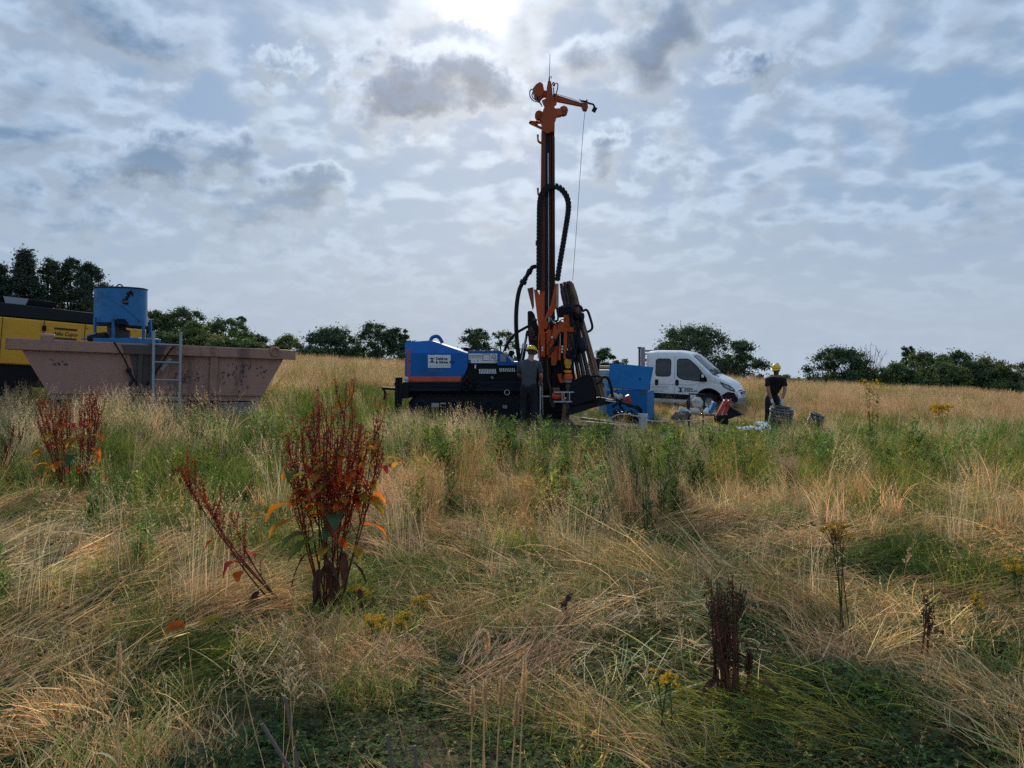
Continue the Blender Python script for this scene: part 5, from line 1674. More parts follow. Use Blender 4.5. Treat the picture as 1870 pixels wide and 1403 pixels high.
def make_skip():
    W, L = 1.75, SKL
    gx = SM @ Vector((L / 2, W / 2, -1))
    root = empty('skip', (gx.x, gx.y, G(gx.x, gx.y)), 'long open dusty pink steel skip standing on blocks at the left of the field', 'skip')
    mb = MB(SM)
    a, b, c, d_ = .22, L - .20, .68, L - .62        # top and bottom corners along the length
    zt, zb = -.17, -.985
    th = .02
    y0, y1 = .06, W - .06
    # outer shell, floor and an inner skin
    out = [(a, y0, zt), (b, y0, zt), (d_, y0, zb), (c, y0, zb), (a, y1, zt), (b, y1, zt), (d_, y1, zb), (c, y1, zb)]
    inn = [(a + th, y0 + th, zt), (b - th, y0 + th, zt), (d_ - th, y0 + th, zb + th), (c + th, y0 + th, zb + th), (a + th, y1 - th, zt), (b - th, y1 - th, zt), (d_ - th, y1 - th, zb + th), (c + th, y1 - th, zb + th)]
    mb.add(out + inn, [(0, 3, 2, 1), (4, 5, 6, 7), (0, 4, 7, 3), (1, 2, 6, 5), (3, 7, 6, 2), (8, 9, 10, 11), (12, 15, 14, 13), (8, 11, 15, 12), (9, 13, 14, 10), (11, 10, 14, 15),
                       (0, 1, 9, 8), (1, 5, 13, 9), (5, 4, 12, 13), (4, 0, 8, 12)])
    hull = mb.build('hull', M['skip'], root, smooth=False)
    rm = MB(SM)
    h, t = .185, .11
    rm.box((L / 2, t / 2 - .03, -h / 2), (L, t, h))
    rm.box((L / 2, W - t / 2 + .03, -h / 2), (L, t, h))
    rm.box((t / 2, W / 2, -h / 2), (t, W - 2 * t + .056, h - .006))
    rm.box((L - t / 2, W / 2, -h / 2), (t, W - 2 * t + .056, h - .006))
    rim = rm.build('rim', M['skip'], root, bevel=.012)
    lp = MB(SM)
    lp.box(((c + d_) / 2 - .02, y0 - .02, -.875), (d_ - c + .04, .05, .022))
    lp.build('flange', M['skip'], root)
    for x, w in ((1.98, .07), (2.16, .05), (3.20, .13)):
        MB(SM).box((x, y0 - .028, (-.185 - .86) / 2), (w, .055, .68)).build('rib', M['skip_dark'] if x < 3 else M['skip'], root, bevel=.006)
    # lifting lugs
    lg = MB(SM)
    lg.box((.58, .03, .012), (.16, .13, .12))
    lg.cyl((.48, .03, .035), (.68, .03, .035), .062, n=14)
    lg.build('lifting_lug', M['skip'], root, bevel=.008)
    lg = MB(SM)
    lg.box((4.28, .03, .012), (.13, .13, .10))
    lg.ring((4.28, -.055, -.045), (0, 1, .12), .078, .018, 16, 7, math.pi * .0, math.pi * 2)
    lg.build('lifting_lug', M['skip'], root)
    # grime that has run down the front under the mixer
    gr = MB(SM)
    gr.add([(1.66, -.034, -.03), (2.38, -.034, -.03), (2.33, -.034, -.18), (1.72, -.034, -.18)], [(0, 3, 2, 1)])
    gr.add([(1.80, y0 - .004, -.19), (2.32, y0 - .004, -.19), (2.22, y0 - .004, -.70), (1.95, y0 - .004, -.74)], [(0, 3, 2, 1)])
    gr.build('mud_stain', M['skip_dark'], root)
    rr = random.Random(8)
    sm = MB(SM)

    def splat(x, z, w, h):
        n = 11
        a0 = rr.uniform(0, 6)
        sm.add([(x + w * math.cos(6.283 * k / n) * rr.uniform(.45, 1.15), y0 - .004, z + h * math.sin(6.283 * k / n) * rr.uniform(.45, 1.15)) for k in range(n)], [tuple(range(n))])
    for i in range(70):
        x = rr.triangular(2.5, 4.2, 3.75)
        z = -.30 - abs(rr.gauss(0, .22)) if x > 3.4 else rr.uniform(-.75, -.45)
        if z < -.84 or x > L - .35 + z * .4 or abs(x - 3.2) < .12:
            continue
        splat(x, z, rr.uniform(.008, .030), rr.uniform(.012, .045))
    for i in range(10):
        splat(rr.uniform(.62, .85) + rr.uniform(-.05, .05), rr.uniform(-.42, -.30), rr.uniform(.01, .035), rr.uniform(.01, .022))
    for i in range(12):
        splat(rr.uniform(2.55, 2.98), rr.uniform(-.66, -.5), rr.uniform(.012, .05), rr.uniform(.012, .04))
    sm.build('mud_splash', M['skip_dark'], root)['kind'] = 'stuff'
    # lashing straps with ratchet
    st = MB(SM)
    st.tube([(1.55, -.045, .01), (1.72, -.045, -.28), (1.86, .02, -.56), (1.98, .02, -.78)], .012, 6)
    st.tube([(2.52, -.045, .01), (2.38, -.045, -.20), (2.22, .01, -.52), (2.06, .02, -.76)], .012, 6)
    so = st.build('lashing_strap', M['black'], root)
    MB(SM).beam((2.45, -.06, -.24), (2.31, -.04, -.45), .05, .03, (0, 1, 0)).build('ratchet', M['alu'], so)
    MB(SM).ball((1.80, .0, -.47), .045, 8).tube([(1.79, 0, -.47), (1.86, -.03, -.62), (1.82, -.02, -.75)], .022, 6).build('knot', M['navy'], so)
    # the narrow foot it stands on, and a block set against it
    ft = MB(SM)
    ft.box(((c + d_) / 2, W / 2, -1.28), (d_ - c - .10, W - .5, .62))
    ft.build('foot', M['skip_dark'], root)  # hull colour made darker, shade under the skip put into it
    for x, w, lab in ((1.22, .22, 'grey concrete block under the left end of the skip'), (3.7, .42, 'grey concrete block under the right end of the skip')):
        p = SM @ Vector((x, .12, -.985))
        gz = G(p.x, p.y) - .05
        hgt = p.z - gz
        mbk = MB(Matrix.Translation((p.x, p.y, gz)) @ Matrix(((SE1.x, SE2.x, 0, 0), (SE1.y, SE2.y, 0, 0), (0, 0, 1, 0), (0, 0, 0, 1))))
        mbk.box((0, .06, hgt / 2 - .01), (w * 1.6, .26, hgt - .03))
        o = mbk.build('concrete_block', M['concrete'], None, bevel=.015)
        tag(o, lab, 'concrete block', 'blocks under the skip')
    KEEP_OUT.append([(SM @ Vector((.5, .1, 0)))[:2], (SM @ Vector((L - .4, .1, 0)))[:2], (SM @ Vector((L - .4, W, 0)))[:2], (SM @ Vector((.5, W, 0)))[:2]])


def make_mixer():
    r = .437
    c = Vector(((221 - HX) * 13.95 / FPX, 13.95, 0))
    zb, zt = CAM_H - (596 - HY) * 13.5 / FPX, CAM_H - (525 - HY) * 13.6 / FPX
    zr = (SM @ Vector((1.9, .8, 0))).z + .01
    root = empty('mixing_drum', (c.x, c.y, zr), 'open blue steel drum on a frame laid across the skip', 'mixer')
    dr = MB()
    n = 40
    vs, fs = [], []
    for rad, k in ((r, 0), (r - .012, 1)):
        for i in range(n):
            t = 2 * math.pi * i / n
            x, y = math.cos(t), math.sin(t)
            # slot in the near wall
            px = HX + FPX * (c.x + rad * x) / (c.y + rad * y)
            lo = zb + (.135 if (y < 0 and 207 < px < 231) else .07 if (y < 0 and px < 207) else 0.02 + .0 * x)
            vs += [(c.x + rad * x, c.y + rad * y, lo), (c.x + rad * x, c.y + rad * y, zt)]
    for i in range(n):
        j = (i + 1) % n
        fs += [(2 * i, 2 * j, 2 * j + 1, 2 * i + 1), (2 * n + 2 * j, 2 * n + 2 * i, 2 * n + 2 * i + 1, 2 * n + 2 * j + 1), (2 * i, 2 * n + 2 * i, 2 * n + 2 * j, 2 * j)]
    dr.add(vs, fs)
    d = dr.build('drum', M['blue_drum'], root, angle=25)
    MB().ring((c.x, c.y, zt), (0, 0, 1), r, .014, 40, 7).build('drum_rim', M['navy'], d)
    MB().ring((c.x, c.y - .05, zt + .02), (0, 1, 0), .058, .012, 18, 7, 0, math.pi * 2).build('lifting_eye', M['navy'], d)
    # welded seam running down the flank
    pts = []
    for k in range(14):
        f = k / 13
        t = R(-125 + 108 * f)
        pts.append((c.x + (r + .004) * math.cos(t), c.y + (r + .004) * math.sin(t), zt - .07 - .55 * f ** 1.35))
    MB().tube(pts, .008, 5, False).build('weld_seam', M['blue_drum'], d)
    # black oily mark and bracket
    mk = MB()
    rr = random.Random(4)

    def onr(px, py, dr_=.004):
        # point on the near wall at that height
        t = -math.acos(max(-1, min(1, ((px - HX) * 13.52 / FPX - c.x) / r)))
        return Vector((c.x + (r + dr_) * math.cos(t), c.y + (r + dr_) * math.sin(t), CAM_H - (py - HY) * 13.52 / FPX))
    for i in range(46):
        f = rr.random()
        px, py = 233 - 10 * f + rr.gauss(0, 1.6), 530 + 23 * f + rr.gauss(0, 1.2)
        p = onr(px, py)
        q = onr(px + 1, py)
        e = (q - p).normalized()
        s = rr.uniform(.006, .026)
        mk.add([p + e * (s * math.cos(k) * rr.uniform(.6, 1.2)) + Vector((0, 0, s * 1.5 * math.sin(k) * rr.uniform(.6, 1.2))) for k in np.linspace(0, 5.4, 8)], [tuple(range(8))])
    mk.build('oil_stain', M['black'], d)
    MB().box(onr(224, 551, .02), (.10, .05, .035)).build('latch', M['rust'], d)
    zp = zr
    for px in (175, 208.5, 263.5):
        x = (px - HX) * 13.55 / FPX
        MB().beam((x, 13.52, zp), (x, 13.52, zb + (.16 if px < 200 else .12)), .035, .05).build('frame_post', M['blue_drum'], root)
    for sx in (-.35, .35):
        MB().beam((c.x + sx, c.y + .42, zp), (c.x + sx, c.y + .38, zb + .15), .04, .05).build('frame_post', M['blue_drum'], root)
    bm = MB()
    for y in (13.42, 14.3):
        bm.beam(((172 - HX) * y / FPX, y, zp + .045), ((292 - HX) * y / FPX, y, zp + .02), .08, .085)
    bm.box((c.x, c.y, zp + .075), (1.02, .80, .03))
    bm.build('platform', M['blue_drum'], root, bevel=.006)
    gb = MB().lathe((c.x, c.y, zp + .09), (0, 0, 1), [(0, .16), (.14, .16), (.16, .09), (zb - zp + .05, .05)], 18)
    gb.cyl((c.x - .08, c.y - .1, zb + .07), (c.x - .08, c.y - .1, zp + .1), .11, n=14)
    gb.build('gearbox', M['pipe_dark'], root)
    MB().cyl((c.x, c.y, zb + .10), (c.x, c.y, zb + .04), r - .02, n=32).build('drum_floor', M['navy'], root)
    e = MB()
    e.lathe(P(162, 619, 13.5), (1, .1, .12), [(0, .03), (.0, .07), (.12, .085), (.30, .085), (.33, .04), (.33, .001)], 14)
    e.build('motor', M['black'], root)
    MB().box(P(170, 610.5, 13.5), (.13, .12, .03), Matrix.Rotation(R(-14), 3, 'Y')).build('motor_cover', M['alu'], root)
    MB().box(P(274, 620, 13.45), (.10, .1, .06)).build('switch_box', M['alu'], root)


def make_ladder():
    top_l, top_r = P(281, 605, 13.36), P(330.5, 607.5, 13.55)
    f_l, f_r = P(279, 760, 12.95), P(327, 765, 13.15)
    f_l.z = G(f_l.x, f_l.y); f_r.z = G(f_r.x, f_r.y)
    root = empty('ladder', (f_l + f_r) / 2, 'aluminium ladder leaning against the front of the pink skip', 'ladder')
    for a, b in ((f_l, top_l), (f_r, top_r)):
        MB().beam(a, b, .042, .030, (0, 1, 0)).build('rail', M['alu'], root, bevel=.004)
    H = (top_l - f_l).length
    k = .98
    n = 0
    while k > .08:
        a, b = f_l.lerp(top_l, k - .10), f_r.lerp(top_r, k - .10)
        MB().cyl(a, b, .017, n=8).build('rung', M['alu'], root)
        k -= .315 / H
    

# ------------------------------------------------------------------ compressor behind the skip
CA, CB = Vector((-10.69, 16.0, 2.377)), Vector((-8.61, 18.0, 2.166))
CE1 = (CB - CA).normalized()
CE2 = Vector((-2.0, 2.08, 0)).normalized()
CE3 = CE1.cross(CE2).normalized()
CM = Matrix(((CE1.x, CE2.x, CE3.x, CA.x), (CE1.y, CE2.y, CE3.y, CA.y), (CE1.z, CE2.z, CE3.z, CA.z), (0, 0, 0, 1)))


def make_compressor():
    L = (CB - CA).length
    p = CM @ Vector((.4, 1, -2))
    root = empty('air_compressor', (p.x, p.y, G(p.x, p.y)), 'big yellow and black site compressor parked behind the skip', 'compressor')
    x0, x1, W = -2.1, L + .03, 1.95
    MB(CM).box(((x0 + x1) / 2, W / 2, -.505), (x1 - x0, W, .985)).build('body', M['yellow'], root, bevel=.03)
    pr = MB(CM)
    pr.prism([(x0 - .02, 0.02, 0.0), (x1 + .02, 0.02, 0.0), (x1 + .02, .10, .24), (x0 - .02, .10, .33)], (0, W - .12, 0))
    pr.build('canopy', M['black'], root, bevel=.03)
    MB(CM).box(((x0 + x1) / 2, W / 2, -1.23), (x1 - x0 - .1, W - .15, .46)).build('chassis', M['black'], root, bevel=.02)
    ex = MB(CM)
    ex.box((.35, .75, .37), (1.5, .9, .12)); ex.box((.12, .45, .36), (.42, .3, .16)); ex.box((-.35, .7, .40), (.5, .7, .2))
    ex.cyl((-.2, .5, .34), (-.2, .5, .56), .06)
    for i in range(4):
        ex.box((.75, .30, .30 + .035 * i), (.9, .03, .015))
    ex.build('exhaust_grille', M['black'], root, bevel=.01)
    MB(CM).prism([(.13, .28, .30), (.50, .28, .30), (.55, .28, .44), (.08, .28, .44)], (0, .05, 0)).build('louvre', M['ink_grey'], root)
    for x in (.055, .82, 1.62):
        MB(CM).box((x, -.004, -.47), (.012, .012, .90)).build('door_seam', M['ink_brown'], root)
    for x, z in ((.82, -.18),):
        MB(CM).box((x, -.02, z), (.075, .03, .115)).build('door_latch', M['black'], root, bevel=.008)
    for x, z in ((1.66, -.11), (.30, -.52), (1.70, -.80)):
        MB(CM).cyl((x, 0, z), (x, -.012, z), .014, n=8).build('rivet', M['ink_brown'], root)
    MB(CM).box((1.24, -.004, -.165), (.45, .006, .045)).build('logo_bar', M['ink_brown'], root)
    MB(CM).box((1.24, -.004, -.375), (.45, .006, .045)).build('logo_bar', M['ink_brown'], root)
    MB(CM).box((1.24, -.004, -.50), (.36, .006, .17)).build('notice', M['white_sign'], root)
    for z in (-.285, -.405):
        MB(CM).box((2.76, -.004, z), (.30, .006, .022)).build('trim_stripe', M['ink_brown'], root)
    rot = Matrix(((CE1.x, CE3.x, -CE2.x), (CE1.y, CE3.y, -CE2.y), (CE1.z, CE3.z, -CE2.z))).to_euler()
    text('Atlas Copco', 'lettering', M['ink_brown'], root, CM @ Vector((1.24, -.006, -.272)), .118, rot=rot, ax='CENTER', shear=.28, weight=.0025, width=.80)
    text('XR', 'lettering', M['ink_brown'], root, CM @ Vector((1.70, -.006, -.38)), .18, rot=rot, weight=.006, width=1.1)
    for i, x in enumerate((-.9, .25, 1.9)):
        for y in (.12, W - .3):
            c = CM @ Vector((x, y, 0))
            gz = G(c.x, c.y)
            rw = .40
            wh = MB().lathe((c.x, c.y, gz + rw), CE2, [(0, .12), (0, rw * .6), (.01, rw * .92), (.05, rw), (.17, rw), (.22, rw * .9), (.22, .12)], 22).build('wheel', M['rubber'], root)
            MB().lathe((c.x, c.y, gz + rw), CE2, [(.02, .02), (-.01, .10), (.03, rw * .55), (.0, rw * .6)], 18).build('rim', M['black'], wh)
    KEEP_OUT.append([(CM @ Vector((-2, .2, 0)))[:2], (CM @ Vector((L - .1, .2, 0)))[:2], (CM @ Vector((L - .1, 1.8, 0)))[:2], (CM @ Vector((-2, 1.8, 0)))[:2]])


# ------------------------------------------------------------------ white crew cab pick-up
VA = R(27)
VD = 30.0


def make_van():
    # local frame: x forward, y to the far side, z up; origin at the rear lower corner of the cab on the near side
    nx = 3.42
    o = Vector(((1180 - HX) * VD / FPX, VD, 0))
    f = Vector((math.cos(VA), -math.sin(VA), 0))
    s = Vector((math.sin(VA), math.cos(VA), 0))
    mid = o + f * 1.7 + s * 1.0
    gz = CAM_H - (750 - HY) * 29.2 / FPX
    VM = Matrix(((f.x, s.x, 0, o.x), (f.y, s.y, 0, o.y), (0, 0, 1, gz), (0, 0, 0, 1)))
    root = empty('pickup_truck', (mid.x, mid.y, gz), 'white crew cab pick-up truck parked at the edge of the field, facing right', 'truck')
    HW = 1.0
    cy = 1.0

    def zhi(x):
        pts = [(0, 2.23), (.3, 2.26), (1.2, 2.25), (1.55, 2.20), (1.75, 2.12), (2.58, 1.36), (2.72, 1.29), (3.1, 1.12), (3.28, .99), (3.38, .86), (3.42, .74)]
        for (a, b), (c, d) in zip(pts, pts[1:]):
            if x <= c:
                return b + (d - b) * (x - a) / (c - a)
        return pts[-1][1]

    def zlo(x):
        z = .30
        dx = abs(x - 2.42)
        if dx < .48:
            z = max(z, .38 + math.sqrt(.48 ** 2 - dx ** 2) * .97)
        return z

    def hw(x, z):
        w = HW
        if z > 1.05:
            w -= .15 * ((z - 1.05) / 1.2) ** 1.5
        if z < .5:
            w -= .04 * (.5 - z) / .2
        if x > 2.4:
            w -= .26 * ((x - 2.4) / 1.02) ** 2.6
        t = zhi(x) - z
        rad = .13 if x < 2.5 else .09
        if t < rad:
            w -= rad * .9 * (1 - math.sqrt(max(0, 1 - (1 - t / rad) ** 2)))
        if 1.00 < z < 1.10:
            w -= .012
        return w
    xs = sorted(set([round(v, 3) for v in np.linspace(0, 3.42, 44)] + [1.94, 2.9, 1.75, 2.58]))
    mb = MB(VM)
    nr = 13
    cols = []
    for x in xs:
        lo, hi = zlo(x), zhi(x)
        row = []
        for k in range(nr):
            t = k / (nr - 1)
            z = lo + (hi - lo) * (1 - (1 - t) ** 1.5)
            row.append(z)
        cols.append(row)
    for sgn in (-1, 1):
        vs = [(x, cy + sgn * hw(x, z), z) for x, row in zip(xs, cols) for z in row]
        fs = []
        for i in range(len(xs) - 1):
            for k in range(nr - 1):
                q = (i * nr + k, (i + 1) * nr + k, (i + 1) * nr + k + 1, i * nr + k + 1)
                fs.append(q if sgn < 0 else q[::-1])
        mb.add(vs, fs)
    ny = 9
    vs, fs = [], []
    for x in xs:
        z = zhi(x)
        w = hw(x, z)
        for k in range(ny):
            t = -1 + 2 * k / (ny - 1)
            vs.append((x - (.10 * t * t if x > 1.6 else 0) * min(1, max(0, (x - 1.6) / .5)) * 0, cy + w * t, z + .045 * (1 - t * t)))
    for i in range(len(xs) - 1):
        for k in range(ny - 1):
            fs.append((i * ny + k, i * ny + k + 1, (i + 1) * ny + k + 1, (i + 1) * ny + k)[::-1])
    mb.add(vs, fs)
    # nose and rear wall
    nzz = [.30 + (.74 - .30) * k / 5 for k in range(6)]
    vs = []
    for k, z in enumerate(nzz):
        w = hw(3.42, z)
        for j in range(ny):
            t = -1 + 2 * j / (ny - 1)
            vs.append((3.42 + .14 * (1 - t * t) + .03 * math.sin(k / 5 * math.pi), cy + w * t, z + (.045 * (1 - t * t) if k == 5 else 0)))
    fs = [(k * ny + j, k * ny + j + 1, (k + 1) * ny + j + 1, (k + 1) * ny + j) for k in range(5) for j in range(ny - 1)]
    mb.add(vs, fs)
    row = cols[0]
    vs = [(0, cy - hw(0, z), z) for z in row] + [(0, cy + hw(0, z), z) for z in row[::-1]]
    mb.add(vs, [tuple(range(len(vs)))])
    vs = [(x, cy + sg * .82, .30) for x in (0, 3.42) for sg in (-1, 1)]
    mb.add(vs, [(0, 1, 3, 2)])
    body = mb.build('body', M['white'], root, angle=30)

    def patch(name, mat, poly, off, sgn=-1, parent=root, thick=.012, res=None):
        """a panel that follows the flank"""
        m = MB(VM)
        ring_o = [(x, cy + sgn * (hw(x, z) + off), z) for x, z in poly]
        ring_i = [(x, cy + sgn * (hw(x, z) + off - thick), z) for x, z in poly]
        n = len(poly)
        cxp = sum(p[0] for p in poly) / n; czp = sum(p[1] for p in poly) / n
        vs = ring_o + ring_i + [(cxp, cy + sgn * (hw(cxp, czp) + off), czp)]
        fs = [(i, (i + 1) % n, 2 * n) for i in range(n)] + [((i + 1) % n, i, n + i, n + (i + 1) % n) for i in range(n)]
        m.add(vs, fs if sgn < 0 else [q[::-1] for q in fs])
        return m.build(name, mat, parent, angle=40)

    def rounded(poly, r, n=4):
        out = []
        m = len(poly)
        for i in range(m):
            p, a, b = Vector(poly[i]), Vector(poly[i - 1]), Vector(poly[(i + 1) % m])
            da, db = (a - p), (b - p)
            q = min(r, da.length * .45, db.length * .45)
            s_, e_ = p + da.normalized() * q, p + db.normalized() * q
            for k in range(n + 1):
                t = k / n
                out.append(tuple((1 - t) ** 2 * s_ + 2 * t * (1 - t) * p + t * t * e_))
        return out
    for sgn in (-1, 1):
        w1 = rounded([(.36, 1.28), (.98, 1.28), (.98, 1.98), (.36, 1.98)], .14)
        w2 = rounded([(1.20, 1.30), (1.40, 1.17), (2.36, 1.10), (2.37, 1.22), (1.98, 1.70), (1.66, 1.98), (1.20, 1.98)], .12)
        for poly in (w1, w2):
            patch('window_seal', M['rubber'], poly, .006, sgn)
            c0 = (sum(p[0] for p in poly) / len(poly), sum(p[1] for p in poly) / len(poly))
            sml = [(c0[0] + (x - c0[0]) * .93, c0[1] + (z - c0[1]) * .93) for x, z in poly]
            patch('side_window', M['glass_dark'], sml, .011, sgn)
        for pts in ([(1.12, .42), (1.12, 2.08)], [(.05, .42), (.05, 2.1)], [(2.05, .95), (2.12, 1.05), (2.10, 1.12)], [(0.05, .98), (1.9, .98)]):
            m = MB(VM)
            dense = []
            for a, b in zip(pts, pts[1:]):
                for k in range(8):
                    dense.append((a[0] + (b[0] - a[0]) * k / 8, a[1] + (b[1] - a[1]) * k / 8))
            dense.append(pts[-1])
            m.tube([(x, cy + sgn * (hw(x, z) + .001), z) for x, z in dense], .007, 5, False)
            m.build('door_seam', M['ink_grey'], root)
        for x in (.42, 1.22):
            patch('door_handle', M['rubber'], rounded([(x - .065, .94), (x + .065, .94), (x + .065, 1.17), (x - .065, 1.17)], .06), .02, sgn, thick=.03)
        patch('side_trim', M['rubber'], rounded([(.02, .45), (1.72, .41), (1.72, .60), (.02, .66)], .02), .012, sgn)
        # wheel arch lip
        m = MB(VM)
        m.tube([(2.42 + .49 * math.cos(a), cy + sgn * (hw(2.42 + .49 * math.cos(a), .4) + .0), .38 + .475 * math.sin(a)) for a in np.linspace(0, math.pi, 15)], .03, 6, False)
        m.build('wheel_arch', M['rubber'], root)
        m = MB(VM)
        m.prism([(2.42 + .50 * math.cos(a), cy + sgn * .60, .38 + .50 * math.sin(a)) for a in np.linspace(0, math.pi, 12)], (0, sgn * .02, 0))
        m.build('wheel_housing', M['black'], root)
        c = (2.42, cy + sgn * .84, .34)
        wo = MB(VM).lathe((c[0], c[1] + sgn * .11, c[2]), (0, -sgn, 0), [(0, .19), (-.005, .24), (.01, .32), (.05, .345), (.17, .345), (.21, .32), (.21, .15)], 26).build('wheel', M['rubber'], root)
        MB(VM).lathe((c[0], c[1] + sgn * .10, c[2]), (0, -sgn, 0), [(-.01, .02), (-.015, .07), (.03, .10), (.02, .19), (.0, .215)], 20).build('rim', M['steel'], wo)
        # headlights and mirrors
        m = MB(VM)
        hl = [(2.84, 1.11), (3.18, .98), (3.36, .80), (3.34, .74), (3.16, .80), (2.96, .93)]
        n = len(hl)
        m.add([(x, cy + sgn * (hw(x, z) + .014), z) for x, z in hl] + [(x, cy + sgn * (hw(x, z) - .04), z) for x, z in hl], [tuple(range(n))] + [((i + 1) % n, i, n + i, n + (i + 1) % n) for i in range(n)])
        ho = m.build('headlight', M['black'], root)
        m = MB(VM)
        for hl2 in ([(2.93, 1.04), (3.13, .965), (3.20, .84), (3.02, .92)], [(3.16, .955), (3.31, .815), (3.31, .775), (3.23, .82)]):
            m.add([(x, cy + sgn * (hw(x, z) + .020), z) for x, z in hl2], [(0, 1, 2, 3)])
        m.build('lens', M['lamp_glass'], ho)
        mm = MB(VM)
        mm.box((2.20, cy + sgn * 1.10, 1.26), (.16, .15, .30))
        mm.beam((2.26, cy + sgn * .93, 1.18), (2.22, cy + sgn * 1.08, 1.18), .06, .08)
        mo = mm.build('mirror', M['black'], root, bevel=.03)
        MB(VM).box((2.24, cy + sgn * 1.17, 1.33), (.09, .03, .11)).build('indicator', M['white_sign'], mo)
    # windscreen, wipers, bonnet line
    def top(x, t, off=0.0):
        z = zhi(x)
        return (x + off * .68, cy + hw(x, z) * t, z + .045 * (1 - t * t) + off * .73)
    m = MB(VM)
    k1 = 10
    for (xa, xb, tt, off, nm, mt) in ((1.73, 2.62, .985, .004, 'windscreen_seal', 'rubber'), (1.80, 2.54, .90, .010, 'windscreen', 'glass_light')):
        m = MB(VM)
        vs = [top(xa + (xb - xa) * i / 8, -tt + 2 * tt * j / 10, off) for i in range(9) for j in range(11)]
        fs = [(i * 11 + j, (i + 1) * 11 + j, (i + 1) * 11 + j + 1, i * 11 + j + 1) for i in range(8) for j in range(10)]
        m.add(vs, fs)
        m.build(nm, M[mt], root)
    for t0, t1 in ((-.7, -.1), (.0, .6)):
        MB(VM).tube([top(2.58, t0 + .62, .03), top(2.55, t0 + .5, .04), top(2.40, t0, .03)], .016, 5).build('wiper', M['black'], root)
    MB(VM).add([top(2.60, -.9, .012), top(2.60, .9, .012), top(2.74, .85, .012), top(2.74, -.85, .012)], [(0, 1, 2, 3)]).build('cowl', M['rubber'], root)
    # front bumper and grille
    m = MB(VM)
    for z0, z1, off in ((.28, .42, .03), (.42, .50, .045)):
        vs = []
        for z in (z0, z1):
            for j in range(ny):
                t = -1 + 2 * j / (ny - 1)
                w = hw(3.42, .5) + .02
                vs.append((3.42 + .14 * (1 - t * t) + off, cy + w * t, z))
        for z in (z1, z0):
            for j in range(ny):
                t = -1 + 2 * j / (ny - 1)
                w = hw(3.42, .5) + .02
                vs.append((3.36 + .10 * (1 - t * t), cy + w * t, z))
        fs = []
        for k in range(4):
            for j in range(ny - 1):
                a, b = k * ny + j, ((k + 1) % 4) * ny + j
                fs.append((a, a + 1, b + 1, b))
        m.add(vs, fs)
    m.build('bumper', M['ink_grey'], root)
    for sgn in (-1, 1):
        MB(VM).prism([(2.92, cy + sgn * 1.0, .62), (3.12, cy + sgn * .95, .74), (3.34, cy + sgn * .86, .70), (3.44, cy + sgn * .78, .50), (3.40, cy + sgn * .80, .34), (3.0, cy + sgn * .97, .34)], (0, -sgn * .12, 0)).build('bumper_corner', M['rubber'], root)
    gr = MB(VM)
    for k in range(4):
        z = .52 + .055 * k
        vs = []
        for off, zz in ((.015, z), (.035, z + .012), (.015, z + .024)):
            for j in range(ny):
                t = -.62 + 1.24 * j / (ny - 1)
                vs.append((3.43 + .14 * (1 - t * t) + off, cy + hw(3.42, .5) * t, zz))
        gr.add(vs, [(k2 * ny + j, k2 * ny + j + 1, (k2 + 1) * ny + j + 1, (k2 + 1) * ny + j) for k2 in range(2) for j in range(ny - 1)])
    go = gr.build('grille', M['steel'], root)
    bk = MB(VM)
    vs = []
    for z in (.50, .74):
        for j in range(ny):
            t = -.68 + 1.36 * j / (ny - 1)
            vs.append((3.432 + .14 * (1 - t * t) + .006, cy + hw(3.42, .5) * t, z))
    bk.add(vs, [(j, j + 1, ny + j + 1, ny + j) for j in range(ny - 1)])
    bk.build('grille_back', M['black'], go)
    # cab interior: seats and dark floor so the windows are not empty
    it = MB(VM)
    for x in (.5, 1.3):
        for y in (.55, 1.45):
            it.box((x, y, .95), (.5, .55, .25)); it.box((x - .22, y, 1.35), (.16, .5, .7)); it.box((x - .22, y, 1.78), (.11, .26, .2))
    it.build('seat', M['rubber'], root, bevel=.04)
    MB(VM).ring((2.0, 1.48, 1.22), (.8, 0, .55), .19, .018, 18, 6).build('steering_wheel', M['black'], root)
    # print on the doors
    rot = Matrix(((f.x, 0, s.x), (f.y, 0, s.y), (0, 1, 0)))
    rot = Matrix(((f.x, 0, -s.x), (f.y, 0, -s.y), (0, 1, 0))).to_euler()

    def vp(x, z):
        return VM @ Vector((x, cy - hw(x, z) - .004, z))
    text('Daldrup', 'lettering', M['ink'], root, vp(1.50, .83), .10, rot=rot, weight=.004)
    text('& Söhne AG', 'lettering', M['ink'], root, vp(1.50, .745), .10, rot=rot, weight=.004)
    em = MB(VM)
    for x0_, x1_, z0_, z1_ in ((1.26, 1.46, .845, .875), (1.32, 1.40, .72, .845), (1.26, 1.46, .69, .72)):
        em.box(((x0_ + x1_) / 2, cy - 1.003, (z0_ + z1_) / 2), (x1_ - x0_, .006, z1_ - z0_))
    em.build('emblem', M['ink'], root)
    for k, (x0_, w_) in enumerate(((.10, .80), (.10, .74), (.10, .78), (.10, .58), (.10, .62))):
        MB(VM).box((x0_ + w_ / 2, cy - 1.003, .90 - .05 * k), (w_, .004, .012)).build('small_print', M['ink_grey'], root)
    # flatbed behind the cab
    hb = MB(VM)
    for y in (.10, 1.90):
        hb.box((-.16, y, 1.42), (.14, .12, 2.0))
    hb.box((-.16, 1.0, 2.28), (.08, 1.9, .08)); hb.box((-.16, 1.0, 1.9), (.06, 1.7, .06)); hb.box((-.16, 1.0, 1.6), (.06, 1.7, .06))
    for z in (1.95, 2.15):
        hb.box((-.08, .45, z), (.03, .62, .05))
    ho = hb.build('headboard', M['alu'], root, bevel=.01)
    MB(VM).box((-.30, .10, 1.42), (.06, .10, 1.98)).build('headboard_post', M['rust'], root)
